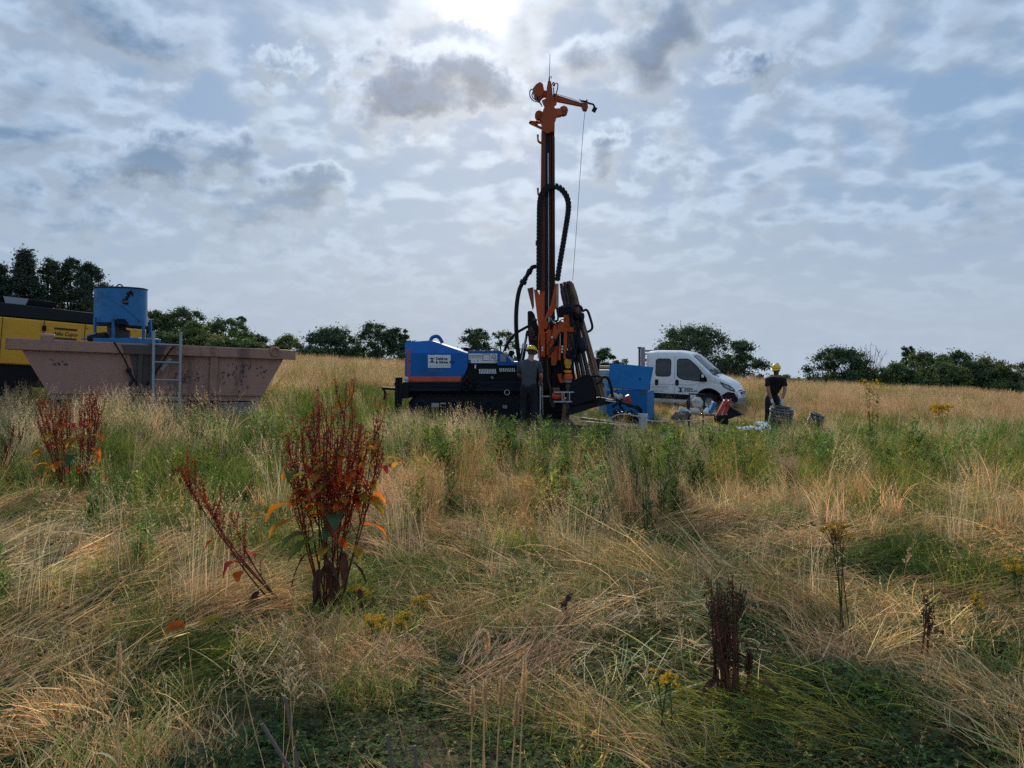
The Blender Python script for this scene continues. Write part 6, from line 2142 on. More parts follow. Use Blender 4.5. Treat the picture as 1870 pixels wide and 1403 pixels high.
    MB(VM).box((-.30, .12, 2.40), (.14, .12, .06)).build('headboard_cap', M['black'], root)
    fb = MB(VM)
    fb.box((-1.55, 1.0, .88), (2.5, 2.0, .10))
    fb.box((-1.55, .02, 1.12), (2.5, .04, .38)); fb.box((-1.55, 1.98, 1.12), (2.5, .04, .38)); fb.box((-2.8, 1.0, 1.12), (.04, 1.96, .38))
    fb.build('flatbed', M['alu'], root, bevel=.01)
    MB(VM).box((-1.2, 1.0, .60), (2.6, .8, .16)).build('frame_rail', M['black'], root)
    lr = MB(VM)
    lr.box((1.0, .30, 2.36), (2.2, .05, .05)); lr.box((1.0, 1.7, 2.36), (2.2, .05, .05)) if False else None
    for sgn in (-1, 1):
        wo = MB(VM).lathe((-1.6, cy + sgn * .95, .34), (0, -sgn, 0), [(0, .19), (-.005, .24), (.01, .32), (.05, .345), (.17, .345), (.21, .32), (.21, .15)], 22).build('wheel', M['rubber'], root)
        MB(VM).lathe((-1.6, cy + sgn * .94, .34), (0, -sgn, 0), [(-.01, .02), (-.015, .07), (.03, .10), (.02, .19), (.0, .215)], 18).build('rim', M['steel'], wo)
    lum = MB(VM)
    lum.box((-1.5, .7, 1.62), (2.1, .9, .10)); lum.box((-1.5, 1.2, 1.55), (2.2, .7, .06)); lum.box((-1.5, .7, 1.3), (2.0, 1.1, .5))
    o2 = lum.build('load_crate', M['wood'], None, bevel=.01)
    tag(o2, 'brown wooden crate on the flatbed behind the truck cab', 'crate')
    KEEP_OUT.append([(VM @ Vector((-2.8, .3, 0)))[:2], (VM @ Vector((3.2, .3, 0)))[:2], (VM @ Vector((3.2, 1.7, 0)))[:2], (VM @ Vector((-2.8, 1.7, 0)))[:2]])


def dark_glass(name, tint, refl):
    m, t = new_mat(name)
    tr = t.n('ShaderNodeBsdfTransparent')
    tr.inputs[0].default_value = (*tint, 1)
    g = t.n('ShaderNodeBsdfGlossy')
    g.inputs['Roughness'].default_value = 0.04
    fr = t.n('ShaderNodeFresnel')
    fr.inputs[0].default_value = 1.5
    mx = t.n('ShaderNodeMixShader')
    t.put(mx.inputs[0], t.math('ADD', fr.outputs[0], refl))
    t.nt.links.new(tr.outputs[0], mx.inputs[1])
    t.nt.links.new(g.outputs[0], mx.inputs[2])
    o = t.n('ShaderNodeOutputMaterial')
    t.nt.links.new(mx.outputs[0], o.inputs[0])
    return m


M['glass_dark'] = dark_glass('side_glass', (.16, .19, .20), .03)
M['glass_light'] = dark_glass('windscreen_glass', (.30, .38, .38), .06)
# ------------------------------------------------------------------ people
def skin_mesh(name, joints, links, mat, parent, root_joint, sub=2, xf=None, extra=None, angle=None):
    """grow one continuous surface round a skeleton: joints {name: (x, y, z, radius or (rx, ry))}"""
    names = list(joints)
    me = bpy.data.meshes.new(name + '_skeleton')
    vs = [Vector(joints[k][:3]) for k in names]
    if xf:
        vs = [xf @ v for v in vs]
    org = ORG[parent.name]
    me.from_pydata([v - org for v in vs], [(names.index(a), names.index(b)) for a, b in links], [])
    o = bpy.data.objects.new(name + '_skeleton', me)
    COL.objects.link(o)
    sk = o.modifiers.new('skin', 'SKIN')
    sk.use_smooth_shade = True
    if not me.skin_vertices:
        me.skin_vertices.new()
    for i, k in enumerate(names):
        r = joints[k][3]
        me.skin_vertices[0].data[i].radius = r if isinstance(r, (tuple, list)) else (r, r)
        me.skin_vertices[0].data[i].use_root = (k == root_joint)
    ss = o.modifiers.new('sub', 'SUBSURF')
    ss.levels = ss.render_levels = sub
    dg = bpy.context.evaluated_depsgraph_get()
    ev = o.evaluated_get(dg)
    nm = bpy.data.meshes.new_from_object(ev)
    nm.name = name
    bpy.data.objects.remove(o)
    if extra:
        b = len(nm.vertices)
        vv = [v.co.copy() for v in nm.vertices] + [v - org for v in extra.v]
        ff = [tuple(p.vertices) for p in nm.polygons] + [tuple(i + b for i in f) for f in extra.f]
        nm = bpy.data.meshes.new(name)
        nm.from_pydata(vv, [], ff)
        nm.polygons.foreach_set('use_smooth', [True] * len(nm.polygons))
    nm.materials.clear()
    nm.materials.append(mat)
    r = bpy.data.objects.new(name, nm)
    finish(r, parent)
    return r


def hand_shape(mb, wrist, fdir, palm_n, thumb_side, size=1.0, curl=0.6):
    """palm, four fingers of different lengths and a thumb"""
    wrist, d, n = Vector(wrist), Vector(fdir).normalized(), Vector(palm_n).normalized()
    s = d.cross(n).normalized() * thumb_side
    n = s.cross(d).normalized() * thumb_side
    L = .095 * size
    mb.tube([wrist, wrist + d * L * .5, wrist + d * L], (.030 * size, .036 * size), 8)
    for i, ln in enumerate((.072, .080, .074, .058)):
        b = wrist + d * L * .92 + s * (.030 - .020 * i) * size
        p = [b]
        dd = d.copy()
        for k in range(3):
            dd = (dd * math.cos(curl) + n * math.sin(curl)).normalized()
            p.append(p[-1] + dd * ln * size * (.42, .32, .26)[k])
        mb.tube(p, (.0095 * size, .0075 * size), 6, True, 2)
    b = wrist + d * L * .25 + s * .030 * size
    mb.tube([b, b + (s * .7 + d * .7) * .035 * size, b + (s * .35 + d * .8 + n * .5) * .068 * size], (.0125 * size, .009 * size), 6, True, 2)


def head_shape(mb, c, fwd, up, k=1.0):
    """nose, ears, brow and chin on the skull"""
    c, f, u = Vector(c), Vector(fwd).normalized(), Vector(up).normalized()
    r = f.cross(u).normalized()
    u = r.cross(f)
    mb.beam(c + f * .090 * k + u * .012, c + f * .112 * k - u * .026, .026, .024, tuple(u))
    for s in (-1, 1):
        mb.ball(c + r * s * .083 * k - u * .012, .030, 6, (.45, .6, 1.0))
        mb.ball(c + f * .086 * k + r * s * .033 + u * .020, .012, 6)
    mb.ball(c + f * .062 * k - u * .088, .034, 7, (1, .9, .8))
    mb.beam(c + f * .093 - r * .022 - u * .058, c + f * .093 + r * .022 - u * .058, .012, .012, tuple(u))
    return r, u


def helmet(parent, c, fwd, up):
    c, f, u = Vector(c), Vector(fwd).normalized(), Vector(up).normalized()
    r = f.cross(u).normalized(); u = r.cross(f)
    Mx = Matrix(((r.x, f.x, u.x, c.x), (r.y, f.y, u.y, c.y), (r.z, f.z, u.z, c.z), (0, 0, 0, 1)))
    h = MB(Mx)
    vs, fs = [], []
    n, m = 24, 8
    for i in range(m + 1):
        a = (math.pi / 2) * i / m
        for k in range(n):
            t = 2 * math.pi * k / n
            ridge = 1 + .03 * (1 if abs(math.cos(t)) < .25 else 0)
            vs.append((math.sin(a) * math.cos(t) * .118, math.sin(a) * math.sin(t) * .143, math.cos(a) * .128 * ridge))
    for i in range(m):
        for k in range(n):
            fs.append((i * n + k, (i + 1) * n + k, (i + 1) * n + (k + 1) % n, i * n + (k + 1) % n))
    h.add(vs, fs)
    rim_i = [(.118 * math.cos(2 * math.pi * k / n), .143 * math.sin(2 * math.pi * k / n), 0) for k in range(n)]
    rim_o = []
    for k in range(n):
        t = 2 * math.pi * k / n
        fr = max(0, math.sin(t)) ** 1.5
        rim_o.append(((.118 + .014) * math.cos(t), (.143 + .016 + .055 * fr) * math.sin(t), -.006 - .022 * fr))
    h.add(rim_i + rim_o, [(k, n + k, n + (k + 1) % n, (k + 1) % n) for k in range(n)])
    ho = h.build('helmet', M['helmet'], parent, angle=60)
    m_ = ho.modifiers.new('shell', 'SOLIDIFY')
    m_.thickness = .005
    MB(Mx).ring((0, 0, -.004), (0, 0, 1), .118, .006, 20, 6).build('headband', M['ink_grey'], ho)
    return ho


def slim(J):
    """the trunk and thighs stay well inside the clothes"""
    out = {}
    for k, v in J.items():
        q = .72 if k in ('pelvis', 'waist', 'chest', 'upper', 'lhip', 'rhip', 'lsh', 'rsh', 'lkn', 'rkn') else 1
        r = v[3]
        out[k] = (*v[:3], tuple(a * q for a in r) if isinstance(r, tuple) else r * q)
    return out


def make_driller():
    """man seen from behind at the controls"""
    x, y = (966 - HX) * 17.1 / FPX, 17.1
    gz = G(x, y)
    root = empty('person', (x, y, gz), 'man in yellow helmet, grey t-shirt and dark trousers seen from behind beside the rig controls', 'person')
    xf = Matrix.Translation((x, y, gz)) @ Matrix.Rotation(R(-14), 4, 'Z')
    J = {  # x right, y forward (away from the viewer), z up
        'pelvis': (0, 0, .95, (.150, .115)), 'waist': (0, .01, 1.10, (.140, .105)), 'chest': (.0, .04, 1.30, (.165, .115)), 'upper': (.01, .07, 1.43, (.135, .095)),
        'neck': (.015, .10, 1.52, .056), 'skull0': (.025, .135, 1.60, .072), 'skull1': (.03, .145, 1.675, .088), 'skull2': (.03, .14, 1.74, .070),
        'lsh': (-.185, .06, 1.415, .062), 'lel': (-.265, .13, 1.16, .046), 'lwr': (-.20, .34, 1.05, .031), 'lha': (-.19, .38, 1.045, .030),
        'rsh': (.205, .06, 1.405, .062), 'rel': (.265, .06, 1.13, .047), 'rwr': (.225, .19, .985, .032), 'rha': (.215, .225, .97, .030),
        'lhip': (-.10, 0, .90, .098), 'lkn': (-.125, .035, .50, .062), 'lan': (-.13, -.01, .09, .042), 'lto': (-.145, .14, .035, .035),
        'rhip': (.10, 0, .90, .098), 'rkn': (.115, .045, .50, .062), 'ran': (.12, 0, .09, .042), 'rto': (.15, .14, .035, .035)}
    E = [('pelvis', 'waist'), ('waist', 'chest'), ('chest', 'upper'), ('upper', 'neck'), ('neck', 'skull0'), ('skull0', 'skull1'), ('skull1', 'skull2'),
         ('upper', 'lsh'), ('lsh', 'lel'), ('lel', 'lwr'), ('lwr', 'lha'), ('upper', 'rsh'), ('rsh', 'rel'), ('rel', 'rwr'), ('rwr', 'rha'),
         ('pelvis', 'lhip'), ('lhip', 'lkn'), ('lkn', 'lan'), ('lan', 'lto'), ('pelvis', 'rhip'), ('rhip', 'rkn'), ('rkn', 'ran'), ('ran', 'rto')]
    ex = MB(xf)
    head_shape(ex, (.03, .15, 1.665), (.12, .95, -.28), (0, .25, 1))
    hand_shape(ex, (.220, .20, .982), (-.15, .85, -.40), (-.4, -.2, -.8), -1, 1, .75)
    hand_shape(ex, (-.20, .34, 1.05), (.1, 1, -.1), (.3, 0, -.9), 1, 1, .6)
    skin_mesh('body', slim(J), E, M['skin'], root, 'pelvis', 2, xf, ex)
    S = {'hem': (0, -.005, .85, (.190, .150)), 'low': (0, 0, .95, (.184, .142)), 'waist': (0, .005, 1.08, (.172, .132)), 'chest': (.0, .035, 1.28, (.195, .140)), 'upper': (.01, .065, 1.42, (.165, .118)), 'col': (.014, .09, 1.505, .085),
         'lsh': (-.192, .06, 1.415, .080), 'lsl': (-.235, .10, 1.27, .076), 'lse': (-.255, .125, 1.185, .072), 'rsh': (.212, .06, 1.405, .080), 'rsl': (.240, .06, 1.27, .076), 'rse': (.258, .058, 1.18, .074)}
    SE = [('hem', 'low'), ('low', 'waist'), ('waist', 'chest'), ('chest', 'upper'), ('upper', 'col'), ('upper', 'lsh'), ('lsh', 'lsl'), ('lsl', 'lse'), ('upper', 'rsh'), ('rsh', 'rsl'), ('rsl', 'rse')]
    wrinkle(skin_mesh('t_shirt', S, SE, M['tshirt_grey'], root, 'chest', 2, xf), .012, 9)
    Tt = {'top': (0, -.002, 1.06, (.160, .125)), 'pelvis': (0, -.012, .90, (.172, .138)), 'lhip': (-.095, -.005, .82, .118), 'lkn': (-.125, .03, .50, .086), 'lsh': (-.13, .005, .28, .078), 'lan': (-.13, -.005, .10, .080),
          'rhip': (.095, -.005, .82, .118), 'rkn': (.115, .04, .50, .086), 'rsh': (.118, .015, .28, .078), 'ran': (.12, .005, .10, .080)}
    TE = [('top', 'pelvis'), ('pelvis', 'lhip'), ('lhip', 'lkn'), ('lkn', 'lsh'), ('lsh', 'lan'), ('pelvis', 'rhip'), ('rhip', 'rkn'), ('rkn', 'rsh'), ('rsh', 'ran')]
    wrinkle(skin_mesh('trousers', Tt, TE, M['trousers'], root, 'pelvis', 2, xf), .016, 7)
    for s in (-1, 1):
        b = {'a': (s * .125, -.045, .15, .060), 'b': (s * .128, -.03, .06, .058), 'c': (s * .142, .08, .045, .050), 'd': (s * .150, .17, .035, .040)}
        skin_mesh('boot', b, [('a', 'b'), ('b', 'c'), ('c', 'd')], M['boot'], root, 'b', 2, xf)
    hb = MB(xf).ball((.03, .125, 1.665), .088, 10, (.98, .98, .8)).build('hair', M['hair'], root)
    helmet(root, xf @ Vector((.032, .15, 1.70)), xf.to_3x3() @ Vector((.10, .93, -.30)), xf.to_3x3() @ Vector((.03, .28, 1)))
    # the steel bar he holds
    bx = xf @ Vector((.215, .27, .96))
    t = MB()
    t.cyl((bx.x - .02, bx.y, G(bx.x, bx.y) - .02), (bx.x - .015, bx.y, bx.z + .03), .022, .026, 12)
    t.cyl((bx.x + .045, bx.y + .02, G(bx.x, bx.y) + .25), (bx.x + .03, bx.y + .01, bx.z + .02), .010, .010, 8)
    t.lathe((bx.x - .015, bx.y, bx.z - .06), (0, 0, 1), [(0, .028), (.02, .040), (.09, .040), (.11, .028)], 12)
    t.build('upright_bar', M['steel'], None)
    tag(bpy.data.objects['upright_bar'], 'pale steel bar standing upright in the hand of the man at the rig', 'steel bar')


def wrinkle(o, amp, freq):
    for v in o.data.vertices:
        n = mnoise.noise(v.co * freq + Vector((3.1, 7.7, 1.2))) + .5 * mnoise.noise(v.co * freq * 2.3)
        v.co += v.normal * (n * amp)
    return o


def make_helper():
    """man facing the viewer, stooping with both hands on a coil"""
    d = 20.0
    x, y = (1418 - HX) * d / FPX, d
    gz = min(G(x, y), -.33)
    root = empty('person', (x, y, gz), 'man in yellow helmet, black t-shirt and sunglasses stooping over the ribbed coil', 'person')
    xf = Matrix.Translation((x, y + .28, gz)) @ Matrix.Rotation(R(180), 4, 'Z')      # he looks at the viewer
    J = {'pelvis': (0, -.06, .90, (.150, .120)), 'waist': (0, .03, 1.02, (.145, .110)), 'chest': (0, .17, 1.18, (.175, .125)), 'upper': (0, .25, 1.285, (.140, .10)),
         'neck': (.01, .30, 1.38, .058), 'skull0': (.02, .33, 1.455, .072), 'skull1': (.03, .34, 1.53, .088), 'skull2': (.03, .34, 1.595, .070),
         'lsh': (-.20, .25, 1.265, .066), 'lel': (-.215, .30, 1.00, .052), 'lwr': (-.135, .33, .76, .034), 'lha': (-.125, .33, .72, .030),
         'rsh': (.20, .25, 1.265, .066), 'rel': (.225, .30, 1.00, .052), 'rwr': (.150, .33, .76, .034), 'rha': (.14, .33, .72, .030),
         'lhip': (-.10, -.06, .86, .098), 'lkn': (-.14, .06, .47, .064), 'lan': (-.15, -.04, .09, .042), 'lto': (-.17, .11, .035, .035),
         'rhip': (.10, -.06, .86, .098), 'rkn': (.14, .06, .47, .064), 'ran': (.15, -.04, .09, .042), 'rto': (.17, .11, .035, .035)}
    E = [('pelvis', 'waist'), ('waist', 'chest'), ('chest', 'upper'), ('upper', 'neck'), ('neck', 'skull0'), ('skull0', 'skull1'), ('skull1', 'skull2'),
         ('upper', 'lsh'), ('lsh', 'lel'), ('lel', 'lwr'), ('lwr', 'lha'), ('upper', 'rsh'), ('rsh', 'rel'), ('rel', 'rwr'), ('rwr', 'rha'),
         ('pelvis', 'lhip'), ('lhip', 'lkn'), ('lkn', 'lan'), ('lan', 'lto'), ('pelvis', 'rhip'), ('rhip', 'rkn'), ('rkn', 'ran'), ('ran', 'rto')]
    ex = MB(xf)
    fw = Vector((.45, .87, -.12))                    # looks to the left of the picture
    hc = Vector((.032, .345, 1.525))
    r, u = head_shape(ex, hc, fw, (0, 0, 1))
    skin_mesh('body', slim(J), E, M['skin'], root, 'pelvis', 2, xf, ex)
    gl = MB(xf)
    hand_shape(gl, (-.135, .33, .765), (.15, .25, -.95), (.9, .1, .2), 1, 1.12, .5)
    hand_shape(gl, (.150, .33, .765), (-.15, .25, -.95), (-.9, .1, .2), -1, 1.12, .5)
    gl.build('glove', M['glove'], root, angle=60)
    S = {'hem': (0, -.04, .86, (.182, .145)), 'waist': (0, .04, 1.00, (.178, .135)), 'chest': (0, .17, 1.17, (.205, .150)), 'upper': (0, .245, 1.28, (.175, .130)), 'col': (.005, .285, 1.372, .092),
         'lsh': (-.205, .25, 1.265, .086), 'lsl': (-.218, .27, 1.14, .082), 'lse': (-.220, .285, 1.075, .080), 'rsh': (.205, .25, 1.265, .086), 'rsl': (.222, .27, 1.14, .082), 'rse': (.226, .285, 1.075, .080)}
    SE = [('hem', 'waist'), ('waist', 'chest'), ('chest', 'upper'), ('upper', 'col'), ('upper', 'lsh'), ('lsh', 'lsl'), ('lsl', 'lse'), ('upper', 'rsh'), ('rsh', 'rsl'), ('rsl', 'rse')]
    wrinkle(skin_mesh('t_shirt', S, SE, M['tshirt_black'], root, 'chest', 2, xf), .012, 9)
    Tt = {'top': (0, -.05, .92, (.160, .130)), 'pelvis': (0, -.065, .85, (.172, .138)), 'lhip': (-.10, -.05, .78, .116), 'lkn': (-.14, .055, .47, .088), 'lan': (-.15, -.03, .10, .078),
          'rhip': (.10, -.05, .78, .116), 'rkn': (.14, .055, .47, .088), 'ran': (.15, -.03, .10, .078)}
    TE = [('top', 'pelvis'), ('pelvis', 'lhip'), ('lhip', 'lkn'), ('lkn', 'lan'), ('pelvis', 'rhip'), ('rhip', 'rkn'), ('rkn', 'ran')]
    wrinkle(skin_mesh('trousers', Tt, TE, M['trousers'], root, 'pelvis', 2, xf), .016, 7)
    for s in (-1, 1):
        b = {'a': (s * .15, -.075, .15, .060), 'b': (s * .152, -.06, .06, .058), 'c': (s * .165, .05, .045, .050), 'd': (s * .175, .14, .035, .040)}
        skin_mesh('boot', b, [('a', 'b'), ('b', 'c'), ('c', 'd')], M['boot'], root, 'b', 2, xf)
    f = fw.normalized()
    MB(xf).ball(hc + f * .045 - u * .072, .062, 8, (1, 1, .8)).ball(hc - f * .02 - u * .02, .089, 8, (1.0, 1.0, .75)).build('beard', M['hair'], root)
    sg = MB(xf)
    for s in (-1, 1):
        sg.ball(hc + f * .094 + r * s * .034 + u * .020, .026, 7, (1, .8, .75))
        sg.beam(hc + f * .085 + r * s * .055 + u * .022, hc - f * .01 + r * s * .092 + u * .022, .008, .012, tuple(u))
    sg.build('sunglasses', M['black'], root)
    sp = MB(xf)
    rr = random.Random(3)
    for i in range(10):
        sp.box((rr.uniform(-.08, .08), .318 - .0 * i, rr.uniform(1.17, 1.22)), (.022, .012, .012), Matrix.Rotation(rr.uniform(0, 3), 3, 'Y'))
    sp.build('shirt_print', M['print'], root)
    R3 = xf.to_3x3()
    helmet(root, xf @ (hc + u * .040), R3 @ fw, R3 @ Vector((0, 0, 1)))


M['print'] = surf('shirt_print', (.16, .14, .12), .8, bump=0)


# ------------------------------------------------------------------ chest, coils, planks and tools
def make_chest():
    d = 21.0
    c = P(1150, 735, d + .4)
    root = empty('tool_chest', (c.x, c.y, G(c.x, c.y)), 'blue steel tool chest with its lid standing open, beside the truck', 'chest')
    b = MB()
    a0, a1, a2 = P(1108, 713, d), P(1182, 714.5, d - .1), P(1194.5, 713.5, d + .55)
    g = [G(p.x, p.y) for p in (a0, a1, a2)]
    e = a2 - a1
    a3 = a0 + e
    zb = min(g) - .03
    top = [a0, a1, a2, a3]
    zt = a1.z
    vs = [Vector((p.x, p.y, zb)) for p in top] + [Vector((p.x, p.y, zt)) for p in top]
    inn = [v.lerp(sum(vs[4:], Vector()) / 4, .05) for v in vs[4:]]
    bot = [Vector((v.x, v.y, zb + .05)) for v in inn]
    b.add(vs + inn + bot, [(0, 1, 5, 4), (1, 2, 6, 5), (2, 3, 7, 6), (3, 0, 4, 7), (3, 2, 1, 0), (4, 5, 9, 8), (5, 6, 10, 9), (6, 7, 11, 10), (7, 4, 8, 11), (8, 9, 13, 12), (9, 10, 14, 13), (10, 11, 15, 14), (11, 8, 12, 15), (12, 13, 14, 15)])
    b.build('box', M['blue_box'], root, smooth=False)
    ld = MB()
    l0, l1 = P(1110.5, 707.5, d + .02), P(1184.5, 713.0, d - .06)
    u0, u1 = P(1115.5, 664, d + .30), P(1192.8, 671.5, d + .22)
    ld.prism([l0, l1, u1, u0], (.01, .05, .01))
    lo = ld.build('lid', M['blue_box'], root, smooth=False, bevel=.008)
    fr = MB()
    for p, q in ((l0, l1), (l1, u1), (u1, u0), (u0, l0)):
        fr.beam(p + Vector((0, .05, 0)), q + Vector((0, .05, 0)), .03, .06, (0, 1, 0))
    fr.build('lid_frame', M['blue_box'], lo)
    MB().box(P(1169, 692, d + .03), (.035, .02, .05)).build('padlock_hasp', M['navy'], lo)
    MB().slab([(1171, 714), (1182, 714), (1180, 719), (1173, 719)], d - .108, .01).build('rust_mark', M['rust'], root)
    st = MB()
    st.beam(P(1189, 682, d + .2), P(1186, 712, d + .45), .02, .02)
    st.build('lid_stay', M['navy'], root)


def coil_thing(name, label, px, py, d, Rr, rows, tilt, seed):
    c = P(px, py, d)
    gz = G(c.x, c.y)
    rr = random.Random(seed)
    root = empty(name, (c.x, c.y, gz), label, 'pipe coil', 'coils of ribbed pipe')
    ax = Matrix.Rotation(tilt[0], 3, 'X') @ Matrix.Rotation(tilt[1], 3, 'Y') @ Vector((0, 0, 1))
    H = rows * .052
    for i in range(rows):
        for k, q in enumerate((0, -.055)):
            p = Vector((c.x, c.y, gz + .05)) + ax * (.052 * i + rr.uniform(-.006, .006)) + Vector((rr.uniform(-.012, .012), rr.uniform(-.01, .01), 0))
            MB().ring(p, ax + Vector((rr.uniform(-.04, .04), rr.uniform(-.04, .04), 0)), Rr + q + rr.uniform(-.01, .01), .025, 30, 8).build('winding', M['coil_sheen'] if (i % 2 == 0 and q == 0) else M['coil'], root)
    for k in range(4):
        t = k * math.pi / 2 + .4
        e = Vector((math.cos(t), math.sin(t), 0)) * (Rr + .01)
        b = Vector((c.x, c.y, gz + .03)) + e
        MB().beam(b, b + ax * (H - .09), .012, .02).build('tie', M['rubber'], root)
    return root


M['coil'] = surf('black_pipe', (.016, .017, .02), .3, dirt=(.10, .09, .08), dirt_amt=.3, dirt_scale=8, spec=.8)
M['coil_sheen'] = surf('pipe_sheen', (.16, .16, .155), .35, dirt=(.10, .09, .08), dirt_amt=.6, dirt_scale=7)  # the black pipe again, its sheen painted in as a paler colour


def make_bits():
    coil_thing('pipe_coil', 'tall black coil of ribbed pipe with painted sheen in front of the stooping man', 1424, 770, 19.55, .27, 10, (R(7), R(4)), 1)
    coil_thing('pipe_coil', 'smaller dark coil of ribbed pipe leaning in the grass right of the stooping man', 1484, 770, 19.6, .17, 8, (R(10), R(16)), 2)
    # bucket
    d = 17.6
    c = P(1174, 785, d)
    gz = G(c.x, c.y)
    root = empty('bucket', (c.x, c.y, gz), 'pale grey plastic bucket standing at the end of the planks', 'bucket')
    h = CAM_H - (756 - HY) * d / FPX - gz
    MB().lathe((c.x, c.y, gz), (0, 0, 1), [(0, .001), (0, .088), (h * .82, .102), (h * .84, .112), (h * .88, .112), (h * .9, .104), (h, .109), (h, .114), (h - .01, .100), (.02, .084), (.02, .001)], 24).build('tub', M['bucket'], root)
    MB().tube([(c.x - .114, c.y, gz + h * .86), (c.x - .09, c.y - .10, gz + h * .72), (c.x, c.y - .135, gz + h * .64), (c.x + .09, c.y - .10, gz + h * .72), (c.x + .114, c.y, gz + h * .86)], .004, 6).build('handle', M['steel'], root)
    # planks
    for i, (a, b, lab, w) in enumerate((((1062, 772, 18.2), (1164, 780, 17.9), 'weathered wooden plank lying behind the other, left of the bucket', .20),
                                       ((1070, 783, 17.5), (1168, 790, 17.3), 'weathered wooden plank lying nearest, left of the bucket', .22))):
        pa, pb = P(*a), P(*b)
        for p in (pa, pb):
            p.z = G(p.x, p.y) + .055 + .03 * (1 - i)
        o = MB().beam(pa, pb, w, .045).build('plank', M['wood'], None, bevel=.004)
        tag(o, lab, 'plank', 'planks beside the rig')
    # pump with hoses
    d = 18.4
    c = P(1140, 762, d)
    gz = G(c.x, c.y)
    root = empty('motor_pump', (c.x, c.y, gz), 'dark motor pump with a red tank, tangled in hoses before the blue chest', 'pump')
    pm = MB()
    pm.box((c.x, c.y, gz + .04), (.55, .4, .04))
    pm.lathe((c.x - .16, c.y, gz + .22), (1, 0, 0), [(0, .06), (0, .13), (.06, .16), (.20, .16), (.26, .10), (.34, .08), (.34, .001)], 16)
    pm.box((c.x + .08, c.y + .05, gz + .20), (.22, .26, .26))
    for x in (-.22, .22):
        pm.beam((c.x + x, c.y - .15, gz + .04), (c.x + x * .9, c.y - .15, gz + .42), .025, .025)
        pm.beam((c.x + x, c.y + .15, gz + .04), (c.x + x * .9, c.y + .15, gz + .42), .025, .025)
    pm.build('engine', M['black'], root, bevel=.008)
    MB().prism([P(1143, 724, d), P(1150, 721, d), P(1153, 736, d), P(1147, 739, d), P(1142, 733, d)], (0, .18, 0)).build('fuel_tank', M['red'], root, bevel=.012)
    hs = MB()
    rr = random.Random(9)
    for pts in ([(1118, 744), (1130, 736), (1146, 738), (1160, 744), (1170, 752), (1174, 760)], [(1126, 730), (1138, 735), (1150, 742), (1164, 742), (1172, 750)], [(1120, 752), (1134, 758), (1150, 752), (1160, 760), (1150, 766)], [(1136, 728), (1132, 740), (1140, 752), (1136, 764)], [(1128, 748), (1142, 762), (1158, 762), (1166, 768)]):
        hs.tube([P(a, b, d - .15 - rr.uniform(0, .25)) for a, b in pts], .030, 8)
    hs.build('suction_hose', M['rubber'], root)
    o = MB().tube([P(1112, 728, 18.9), P(1122, 722, 18.8), P(1128, 727, 18.8), P(1136, 722, 18.8)], .06, 8).build('canvas_hose', M['canvas'], None)
    tag(o, 'pale folded hose lying between the black rod tray and the blue chest', 'hose')
    o = MB().tube([P(1098, 775, 17.8), P(1130, 757, 18), P(1166, 761, 18), P(1190, 769, 18.2), P(1240, 769, 18.4), P(1290, 766, 18.5)], .014, 6).build('ground_cable', M['canvas'], None)
    tag(o, 'thin pale line running along the ground from the bucket to the junk heap', 'cable')
    o = MB().slab([(1086, 655), (1096, 655), (1094, 684), (1088, 684)], 20.4, .25).build('barrel_rack', M['navy'], None, bevel=.01)
    tag(o, 'dark upright container half hidden behind the drill rods', 'container')
    ib = P(1106, 740, 21.8)
    bx = MB()
    bx.box((ib.x, ib.y + .3, (P(0, 676, 21.8).z + G(ib.x, ib.y)) / 2), (.36, .5, P(0, 676, 21.8).z - G(ib.x, ib.y)))
    for k in range(6):
        bx.box((ib.x, ib.y + .05, P(0, 678 + k * 4.5, 21.8).z), (.38, .02, .02))
    o = bx.build('slatted_crate', M['bucket'], None)
    tag(o, 'pale slatted crate showing left of the blue chest', 'crate')
    # junk heap before the van
    d = 19.0
    fr = MB()
    for a, b in (((1259, 719.5), (1287.5, 721)), ((1259, 719.5), (1258, 750)), ((1287.5, 721), (1284, 762)), ((1255, 731), (1256, 770))):
        pa, pb = P(*a, d + .1), P(*b, d + .1)
        fr.beam(pa, pb, .035, .035)
    for x in (1258, 1284):
        p = P(x, 750, d + .1)
        fr.beam(p, (p.x, p.y, G(p.x, p.y) - .05), .035, .035)
    o = fr.build('metal_frame', M['navy'], None)
    tag(o, 'upright rectangular blue grey metal frame in front of the truck wheel', 'frame')
    things = [
        ('rolled_canvas', [(1240, 748), (1248, 750), (1258, 757)], .085, 'canvas', 'pale roll of canvas with its round end towards the blue chest', 18.9),
        ('rolled_canvas', [(1252, 750), (1262, 751), (1276, 752)], .075, 'canvas', 'second pale roll lying across behind the first one', 19.2)]
    for nm, pts, r, mt, lab, dd in things:
        q = [P(a, b, dd) for a, b in pts]
        o = MB().tube(q, r, 12).build(nm, M[mt], None)
        tag(o, lab, 'canvas roll', 'rolls in the junk heap')
    rr = random.Random(77)
    for nm, x, y, dd, rx, sc, mt, lab, cat in (
            ('sack', 1290, 752, 19.1, .10, (1.0, .8, .9), 'cloth', 'lumpy white sack left of the blue board', 'sack'),
            ('sack', 1274, 737, 19.5, .13, (1.1, .8, 1.2), 'canvas', 'pale crumpled sack inside the metal frame', 'sack'),
            ('bundle', 1240, 762, 18.5, .16, (1.2, .8, .75), 'grey_wood', 'grey bundle of rags at the left end of the junk heap', 'bundle'),
            ('bundle', 1252, 758, 18.7, .12, (1.1, .8, .8), 'pipe_dark', 'dark bundle beside the grey rags', 'bundle')):
        c = P(x, y, dd)
        b = MB().ball(c, rx, 14, sc)
        b.v = [v + (v - c).normalized() * (mnoise.noise(v * 14) * rx * .30) for v in b.v]
        o = b.build(nm, M[mt], None)
